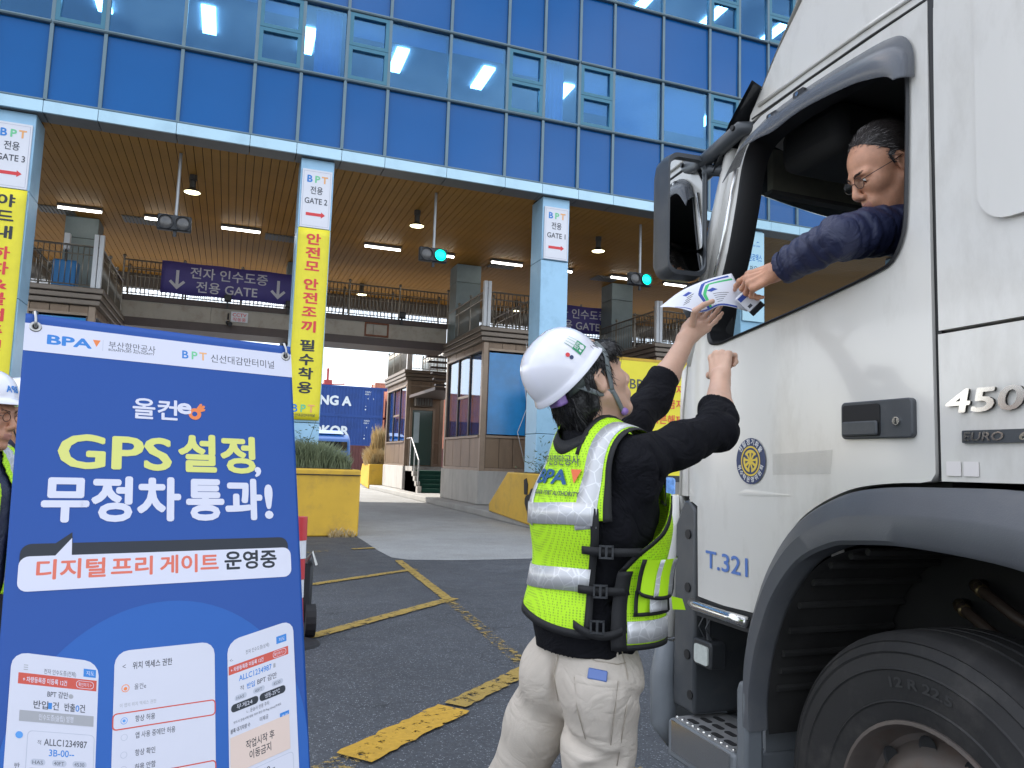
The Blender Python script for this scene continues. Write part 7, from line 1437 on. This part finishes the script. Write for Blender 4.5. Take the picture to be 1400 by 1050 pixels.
# ================================================================== two people waiting behind the banner
def bystander(x, y, hgt, face, lab, letters):
    t = thing('person', (x, y, 0), lab, 'person', None); s_ = hgt/1.75; f = unit((*face, 0)); l = V3(-f[1], f[0], 0); b0 = V3(x, y, 0); P = lambda a, b_, c: b0+(f*a+l*b_+V3(0, 0, c))*s_
    hc = P(.03, 0, 1.60); hm = frame(face, R(-4)); b1 = Body(); head_body(b1, hc, hm, s_, neck_to=P(-.01, 0, 1.44)); hp_ = b1.surface(.0042)
    b2 = Body(); b2.cap(P(0, 0, .95), P(0, 0, 1.30), .12*s_, .13*s_, .05, l, 1.3)
    for sg in (-1, 1): b2.chain([P(0, sg*.19, 1.40), P(-.03, sg*.24, 1.12), P(.10, sg*.20, .92)], [.05, .042, .03], .03); b2.chain([P(0, sg*.09, .92), P(.02, sg*.10, .50), P(-.02, sg*.10, .08)], [.085, .06, .045], .04); hand_body(b2, P(.10, sg*.20, .92), V3(*(f*.8-V3(0, 0, .6))), V3(0, 0, 1)*.6+f*.8, l*sg, [(.5, .6, .4)]*4, [(.7, .6, -.3, .036), (.8, .4, -.4, .03), (.9, .2, -.4, .024)], s_)
    skin_obj('body', [hp_, b2.surface(.008)], t, [SKIN2, LIP, BROW], skin_pick(hc, hm, s_))
    jk = Body(); jk.cap(P(0, 0, .95), P(0, 0, 1.28), .135*s_, .145*s_, .05, l, 1.3); jk.cap(P(0, -.17, 1.40), P(0, .17, 1.40), .075, .075, .05); jk.cap(P(0, 0, 1.40), P(-.005, 0, 1.47), .075, .068, .03)
    for sg in (-1, 1): jk.chain([P(0, sg*.19, 1.40), P(-.03, sg*.24, 1.12), P(.09, sg*.20, .93)], [.068, .058, .046], .03)
    v, f_ = jk.surface(.008, folds(5, .012, 22), smooth=1); skin_obj('jacket', [(v, f_)], t, [NAVY])
    tb = Body()
    for sg in (-1, 1): tb.chain([P(0, sg*.09, .95), P(.02, sg*.10, .50), P(-.02, sg*.10, .06)], [.115, .085, .075], .05)
    skin_obj('trousers', [tb.surface(.011, folds(8, .012, 20), smooth=1)], t, [mat('charcoal_trousers', (.02, .021, .026), .9)])
    for sg in (-1, 1): sb = Body(); sb.cap(P(-.04, sg*.10, .045), P(.16, sg*.10, .04), .045, .036, .03); skin_obj('shoe', [sb.surface(.010)], t, [BLK])
    ve = Body(); ve.cap(P(0, 0, .98), P(0, 0, 1.28), .152*s_, .160*s_, .05, l, 1.3); ve.cap(P(0, -.13, 1.41), P(0, .13, 1.41), .086, .086, .05); v, f_ = ve.surface(.008, folds(6, .008, 18), smooth=1); c = (v[f_].mean(1)-b0)/s_; rel = np.stack([c@f, c@l, c[:, 2]], 1)
    ok = (np.abs(rel[:, 1]) < .19) & (rel[:, 2] > .93) & ~((np.hypot(rel[:, 0]-.02, rel[:, 1]) < .085) & (rel[:, 2] > 1.42)) & ~((np.abs(rel[:, 1]) < .035) & (rel[:, 0] > 0)); f_ = f_[ok]
    bandz = lambda P_: (((P_[:, 2]/s_ > 1.08) & (P_[:, 2]/s_ < 1.135)) | ((P_[:, 2]/s_ > .97) & (P_[:, 2]/s_ < 1.02)) | ((np.abs(np.abs((P_-b0)@l)/s_-.10) < .025) & (P_[:, 2]/s_ > 1.135))).astype(int)
    vo2 = skin_obj('vest', [(v, f_)], t, [NEON, REFL], bandz); q2 = vo2.modifiers.new('t', 'SOLIDIFY'); q2.thickness = .004
    hb_ = Body(); w2 = lambda a, b_, c: hc+hm@(V3(a, b_, c)*s_); hb_.ell(w2(-.030, 0, .035), V3(.097, .082, .09)*s_, hm, .02); hb_.ell(w2(-.055, 0, -.02), V3(.058, .070, .06)*s_, hm, .02); v, f_ = hb_.surface(.006, folds(4, .006, 120), smooth=0); q2 = ((v[f_].mean(1)-hc)@hm)/s_
    skin_obj('hair', [(v, f_[~((q2[:, 0] > .03) | ((np.abs(q2[:, 1]) > .06) & (q2[:, 0] > -.03) & (q2[:, 2] < .03)))])], t, [HAIR])
    brows(t, w2, BROW, 24)
    hm2 = frame(face, R(4)); he, pt_ = helmet('helmet', t, hc+hm2@V3(-.012, 0, .052), hm2, .128, .108, .125, .03)
    mbk = MB().m(BLUI)
    if letters:
        def lf_(u, v_, d):
            phi = -u/.12; p = pt_(phi, .22+v_/.13); n_ = unit(p-hc); return p+n_*(.002+d)
        lettering(mbk, 'BPA', .036, lf_, .01, 0, .03, align='c'); mbk.build('lettering', he, fix=False)
    else:
        ph_ = lin(0, 2*math.pi, 40); band('blue_rim', [pt_(a, .015)+unit(pt_(a, .015)-hc)*.002 for a in ph_], [pt_(a, .10)+unit(pt_(a, .10)-hc)*.002 for a in ph_], mat('blue_rim_paint', (.04, .16, .55), .3), .001, he)
    g = MB().m(GLF)
    for yy in (-.033, .033): g.tube([w2(.113, yy+.021*math.cos(a), .002+.016*math.sin(a)) for a in [2*math.pi*i/16 for i in range(17)]], .0013, 5)
    for yy in (-1, 1): g.tube([w2(.113, yy*.054, .006), w2(.08, yy*.078, .008), w2(-.01, yy*.086, .012)], .0013, 5)
    g.build('glasses', t, smooth=True)
    st_ = MB().m(BLK)
    for yy in (-1, 1): st_.tube([w2(.03, yy*.082, .05), w2(.03, yy*.078, -.03), w2(.05, yy*.045, -.115), w2(.06, 0, -.132)], .004, 5)
    st_.build('chin_strap', he, smooth=True)
    return t
bystander(-.89, 3.372, 1.71, (.92, -.38), 'person in white lettered helmet and neon vest half hidden behind the blue banner', True)
bystander(-.905, 4.02, 1.74, (.8, -.6), 'person in white helmet with a blue rim, further behind the blue banner', False)
# ================================================================== the blue stand banner
BTL = V3(-.438, 1.931, 1.743); BH = unit((.957, .292, -.006)); BU = V3(-.079, .278, .957); BU = unit(BU-BH*(BU@BH)); BN = np.cross(BH, BU)
BW, BL_ = .600, 1.68
def bw(a, b): return -.0016*math.sin(a*5+b*1.6)-.003*math.sin(b*1.6)
def bp(a, b, d=0.0): return BTL+BH*a-BU*b+BN*(d+bw(a, b))
ban = thing('stand_banner', (-.2, 1.55, 0), 'blue stand banner with large yellow and white lettering and phone screens', 'banner')
def bmat(n, c, r=.42): return mat('banner_'+n, c, r, bump=.85, bscale=5.5, spec=.35)
BBL = bmat('blue', (.012, .075, .33)); BBM = bmat('mid_blue', (.014, .11, .42)); BWH = bmat('white', (.70, .70, .80)); BYE = bmat('yellow', (.72, .72, .20)); BRE = bmat('red', (.62, .09, .06)); BCO = bmat('coral', (.75, .17, .11)); BDK = bmat('dark', (.02, .025, .035)); BGY = bmat('grey', (.38, .38, .40)); BPH = bmat('screen', (.66, .66, .74)); BOR = bmat('orange', (.85, .24, .07)); BPE = bmat('peach', (.74, .58, .50)); BLN = bmat('line', (.50, .52, .60)); BLB = bmat('sky_blue', (.10, .33, .74))
mb = MB().m(BBL); grid(mb, lambda a, b: bp(a*BW, b*BL_), lin(0, 1, 100), lin(0, 1, 120)); bs = mb.build('sheet', ban, smooth=True, fix=False); q_ = bs.modifiers.new('t', 'SOLIDIFY'); q_.thickness = .0010; q_.offset = 0
pr = MB(); LAY = [0.0013]
def area(m, poly, lay=None, n=14):
    """filled outline, cut fine enough to follow the cloth"""
    LAY[0] += .000016; d = LAY[0]; pr.m(m); pl_ = densify(poly, .02); v, e, f, *_ = delaunay_2d_cdt([Vector(p) for p in pl_]+[Vector((x, y)) for x in np.arange(min(p[0] for p in poly)+.012, max(p[0] for p in poly), .02) for y in np.arange(min(p[1] for p in poly)+.012, max(p[1] for p in poly), .03) if inside((x, y), pl_)], [(i, (i+1) % len(pl_)) for i in range(len(pl_))], [], 0, 1e-6)
    vv = [(q.x, q.y) for q in v]; pr.add([bp(x, y, d) for x, y in vv], [tuple(t) for t in f if inside((sum(vv[i][0] for i in t)/3, sum(vv[i][1] for i in t)/3), pl_)])
def word(m, s, a, b, size, width=None, bold=.0, align='l', sk=0.0, a0=0.0):
    LAY[0] += .000016; d = LAY[0]; pr.m(m); lettering(pr, s, size, lambda u, v_, e: bp(u, b-v_+sk*(u-a0), d+e*.2), a, 0, bold, width, align)
def rect(a0, b0, a1, b1, s=0.0, o=0.0): return [(a0, b0+s*(a0-o)), (a1, b0+s*(a1-o)), (a1, b1+s*(a1-o)), (a0, b1+s*(a0-o))]
def rr2(a0, b0, a1, b1, r, s=0.0, o=0.0): return [(x, y+s*(x-o)) for x, y in rrect(a0, b0, a1, b1, r, 4)]
area(BWH, rect(0, .023, BW, .088))
word(BLUI, 'BPA', .045, .067, .031, .085, .035); area(BOR, [(.133, .045), (.149, .045), (.141, .062)]); area(BLN, rect(.1535, .043, .1545, .070))
word(INKG, '부산항만공사', .166, .060, .020, .100); word(INKG, 'BUSAN PORT AUTHORITY', .166, .0675, .0075, .098, .01)
for ch, m, x in (('B', BLUI, .327), ('P', GRNI, .349), ('T', ORGI, .367)): word(m, ch, x, .066, .029, None, .02)
word(INKG, '신선대감만터미널', .394, .067, .024, .159)
word(BWH, '올컨', .221, .222, .054, .095, .020); word(BWH, 'e', .318, .207, .052, .028, .035)
# round hand mark beside the name
area(BOR, circ(.356, .207, .0145, 18)); area(BBL, circ(.3555, .207, .0062, 14))
for a0, a1 in ((-60, .020), (-38, .021), (-16, .018)): c_, s_2 = math.cos(R(a0)), math.sin(R(a0)); area(BOR, [(.360-s_2*.004*k+c_*t, .200+c_*.004*k+s_2*t) for t, k in ((0, -1), (a1, -.8), (a1+.003, 0), (a1, .8), (0, 1))])
word(BYE, 'GPS', .080, .345, .104, .222, .026); word(BYE, '설정', .322, .340, .096, .172, .036); word(BWH, ',', .497, .346, .085, None, .03)
word(BWH, '무정차', .056, .452, .103, .266, .038); word(BWH, '통과', .340, .452, .103, .168, .038); word(BWH, '!', .520, .457, .112, .014, .03)
bub = [(x, y) for x, y in rrect(.021, .531, .576, .600, .018, 5)]
sh_ = [(.110, .485)]+[(x-.002, y-.022) for x, y in rrect(.026, .528, .568, .592, .02, 5)]
area(BDK, [(x, y) for x, y in rrect(.022, .506, .570, .590, .020, 5)]); area(BDK, [(.075, .512), (.112, .484), (.114, .512)]); area(BWH, bub); area(BWH, [(.082, .533), (.112, .496), (.113, .533)])
word(BCO, '디지털', .053, .5745, .0425, .123, .026); word(BCO, '프리', .188, .5745, .0425, .079, .026); word(BCO, '게이트', .284, .5745, .0425, .122, .026); word(BDK, '운영중', .421, .573, .045, .119, .026)
area(BBM, [(.301+.296*math.cos(R(t)), .955+.318*math.sin(R(t))) for t in lin(180, 360, 40)]+[(.597, 1.6), (.005, 1.6)])
# first phone (slants down to the right)
s1, o1 = .245, .095
area(BPH, rr2(.021, .728, .171, 1.22, .026, s1, o1)); area(BRE, rect(.034, .764, .168, .784, s1, o1)); word(BWH, '+ 차량등록증 미등록 12건', .042, .779, .011, .074, .012, sk=s1, a0=o1); area(BWH, rr2(.132, .767, .163, .781, .006, s1, o1)); area(BRE, rr2(.1328, .7678, .1622, .7802, .0055, s1, o1)); word(BWH, '확인하기 >', .136, .777, .008, .023, sk=s1, a0=o1)
for k in range(3): area(BGY, rect(.042, .749+.004*k, .049, .7505+.004*k, s1, o1))
word(INKG, '전자 인수도증(전체)', .076, .761, .0105, .055, sk=s1, a0=o1); area(BLUI, rect(.144, .744, .166, .759, s1, o1)); word(BWH, '지도', .149, .755, .009, .014, sk=s1, a0=o1)
word(INKG, 'BPT 감만', .084, .802, .013, .035, .01, sk=s1, a0=o1); area(BGY, [(x, y+s1*(x-o1)) for x, y in circ(.124, .798, .0042, 12)])
for s, m, x, w_ in (('반입', INKG, .062, .024), ('1', BLUI, .087, .005), ('건', INKG, .094, .010), ('반출', INKG, .114, .018), ('0', BLUI, .133, .006), ('건', INKG, .140, .009)): word(m, s, x, .824, .016, w_, .012, sk=s1, a0=o1)
area(BGY, rect(.040, .830, .165, .849, s1, o1)); word(BPH, '인수도증(슬립) 발행', .072, .844, .012, .058, sk=s1, a0=o1)
area(BLN, rr2(.055, .864, .168, 1.02, .008, s1, o1)); area(BPH, rr2(.0562, .8652, .1668, 1.02, .0075, s1, o1)); area(BLB, [(x, y+s1*(x-o1)) for x, y in circ(.042, .873, .0062, 14)])
word(INKG, '적', .072, .887, .009, .006, sk=s1, a0=o1); word(INKG, 'ALLC1234987', .083, .888, .0165, .072, .012, sk=s1, a0=o1); word(BLUI, '3B-00--', .092, .906, .0165, .042, .014, sk=s1, a0=o1)
for x, s in ((.066, 'HAS'), (.101, '40FT'), (.135, '4530')): area(BLN, rr2(x-.003, .912, x+.021, .923, .005, s1, o1)); word(INKG, s, x, .921, .009, .017, sk=s1, a0=o1)
for x, s in ((.058, '무게24'), (.114, '냉동-25℃')): area(BDK, rr2(x, .928, x+.048, .943, .006, s1, o1)); word(BPH, s, x+.024, .940, .010, .030, align='c', sk=s1, a0=o1)
word(INKG, '반', .038, .930, .012, .008, sk=s1, a0=o1); word(BLUI, '입', .038, .945, .012, .008, sk=s1, a0=o1)
for k in range(5): area(BLN, rect(.062, .955+.03*k, .160, .972+.03*k, s1, o1))
# second phone
area(BPH, rr2(.199, .730, .396, 1.25, .026)); word(INKG, '<', .214, .766, .015, .006); word(BDK, '위치 액세스 권한', .233, .767, .0155, .076, .014); area(BOR, circ(.2205, .803, .0075, 16)); area(BPH, circ(.2205, .803, .006, 16)); area(BOR, circ(.2205, .804, .0035, 12)); word(INKG, '올컨e', .237, .807, .0125, .022)
word(BGY, '이 앱의 위치 액세스 권한', .211, .838, .0085, .068); area(BRE, rr2(.198, .848, .397, .880, .008)); area(BPH, rr2(.2005, .8505, .3945, .8775, .006)); area(BLB, circ(.2195, .864, .0065, 16)); area(BPH, circ(.2195, .864, .0053, 16)); area(BLB, circ(.2195, .864, .0030, 12)); word(BDK, '항상 허용', .240, .868, .013, .037, .008)
for s, y, w_ in (('앱 사용 중에만 허용', .899, .075), ('항상 확인', .931, .037), ('허용 안함', .957, .038), ('정확한 위치 사용', 1.0, .06)): word(INKG, s, .241, y, .013, w_, .006); area(BLN, circ(.2205, y-.0045, .0062, 14)); area(BPH, circ(.2205, y-.0045, .0052, 14))
area(BRE, rr2(.300, .966, .397, 1.05, .008)); area(BPH, rr2(.3025, .9685, .3945, 1.05, .006))
# third phone (slants up to the right)
s3, o3 = -.225, .50
area(BPH, rr2(.423, .716, .574, 1.26, .026, s3, o3)); word(INKG, '<-', .428, .762, .011, .007, sk=s3, a0=o3); word(INKG, '전자 인수도증(상세)', .463, .756, .010, .053, sk=s3, a0=o3); area(BLUI, rect(.533, .742, .557, .758, s3, o3)); word(BWH, '지도', .539, .754, .009, .014, sk=s3, a0=o3)
area(BRE, rect(.425, .770, .560, .788, s3, o3)); word(BWH, '+ 차량등록증 미등록 12건', .430, .783, .010, .072, .012, sk=s3, a0=o3); area(BWH, rr2(.524, .772, .555, .786, .006, s3, o3)); area(BRE, rr2(.5248, .7728, .5542, .7852, .0055, s3, o3)); word(BWH, '확인하기 >', .527, .782, .008, .024, sk=s3, a0=o3)
word(BLUI, 'ALLC1234987', .447, .807, .0165, .073, .014, sk=s3, a0=o3); area(BGY, rect(.524, .797, .529, .806, s3, o3)); word(INKG, '적', .449, .827, .011, .008, sk=s3, a0=o3); word(BLUI, '반입', .464, .828, .013, .017, .016, sk=s3, a0=o3); word(INKG, 'BPT 감만', .487, .828, .014, .044, .008, sk=s3, a0=o3)
for x, s in ((.441, 'HAS'), (.481, '40FT'), (.523, '4530')): area(BLN, rr2(x-.004, .834, x+.022, .845, .005, s3, o3)); word(INKG, s, x, .843, .009, .016, sk=s3, a0=o3)
for x, s in ((.429, '무게24'), (.491, '냉동-25℃')): area(BDK, rr2(x, .850, x+.059, .866, .007, s3, o3)); word(BPH, s, x+.029, .862, .011, .034, align='c', sk=s3, a0=o3)
word(INKG, 'ㄴ. 운송사 전용 주차', .462, .878, .009, .05, sk=s3, a0=o3); word(INKG, '반드시 운송사에 냉동 여부 확인 후 Plug in(out)하세요', .434, .889, .006, .105, sk=s3, a0=o3); word(INKG, '블록 대기차량 수', .427, .906, .010, .042, .01, sk=s3, a0=o3); word(INKG, '미제공', .490, .905, .010, .019, sk=s3, a0=o3); area(BLUI, rect(.535, .906, .556, .921, s3, o3)); word(BWH, '조회', .539, .918, .009, .014, sk=s3, a0=o3)
area(BPE, rect(.426, .914, .556, .985, s3, o3)); word(BDK, '작업시작 후', .459, .948, .019, .062, .012, sk=s3, a0=o3); word(BDK, '이동금지', .466, .970, .019, .047, .012, sk=s3, a0=o3)
area(BLN, rr2(.430, .992, .562, 1.10, .008, s3, o3)); area(BPH, rr2(.4312, .9932, .5608, 1.10, .0075, s3, o3)); word(INKG, '3B-00--', .470, 1.012, .0165, .05, .012, sk=s3, a0=o3)
pr.build('print', ban, fix=False)
# eyelets, hooks and the X frame behind
for a in (.020, .585):
    p = bp(a, .030, .0015); MB().m(STEEL).lathe([(.0055, 0), (.007, .0018), (.011, .0018), (.0125, 0)], p, BN, 18).build('eyelet', ban, smooth=True, fix=False); MB().m(DARK).lathe([(0, .0), (.0056, .0004)], p, BN, 14).build('eyelet_hole', ban, fix=False)
    MB().m(STEEL).tube([bp(a, .032, -.004), bp(a, .030, .008), bp(a-.001, .014, .010), bp(a-.003, -.004, .004), bp(a-.002, -.012, -.012)], .003, 8).build('hook', ban, smooth=True)
hub = bp(.30, .86, -.10)
for a, b in ((.018, -.012), (.583, -.012)): MB().m(BLK).tube([bp(a, b, -.012), bp(.30+(a-.30)*.5, .43, -.05), hub], .006, 8).build('upper_arm', ban, smooth=True)
for a in (.04, .56): MB().m(BLK).tube([hub, bp(a, 1.62, -.02), V3(*bp(a, 1.68, .01)[:2], .01)], .006, 8).build('lower_arm', ban, smooth=True)
MB().m(BLK).tube([hub, V3(hub[0]+.12, hub[1]+.55, .01)], .007, 8).build('rear_leg', ban, smooth=True); MB().m(BLK).tube([hub-BN*.02, hub+BN*.02], .03, 12).build('hub', ban)
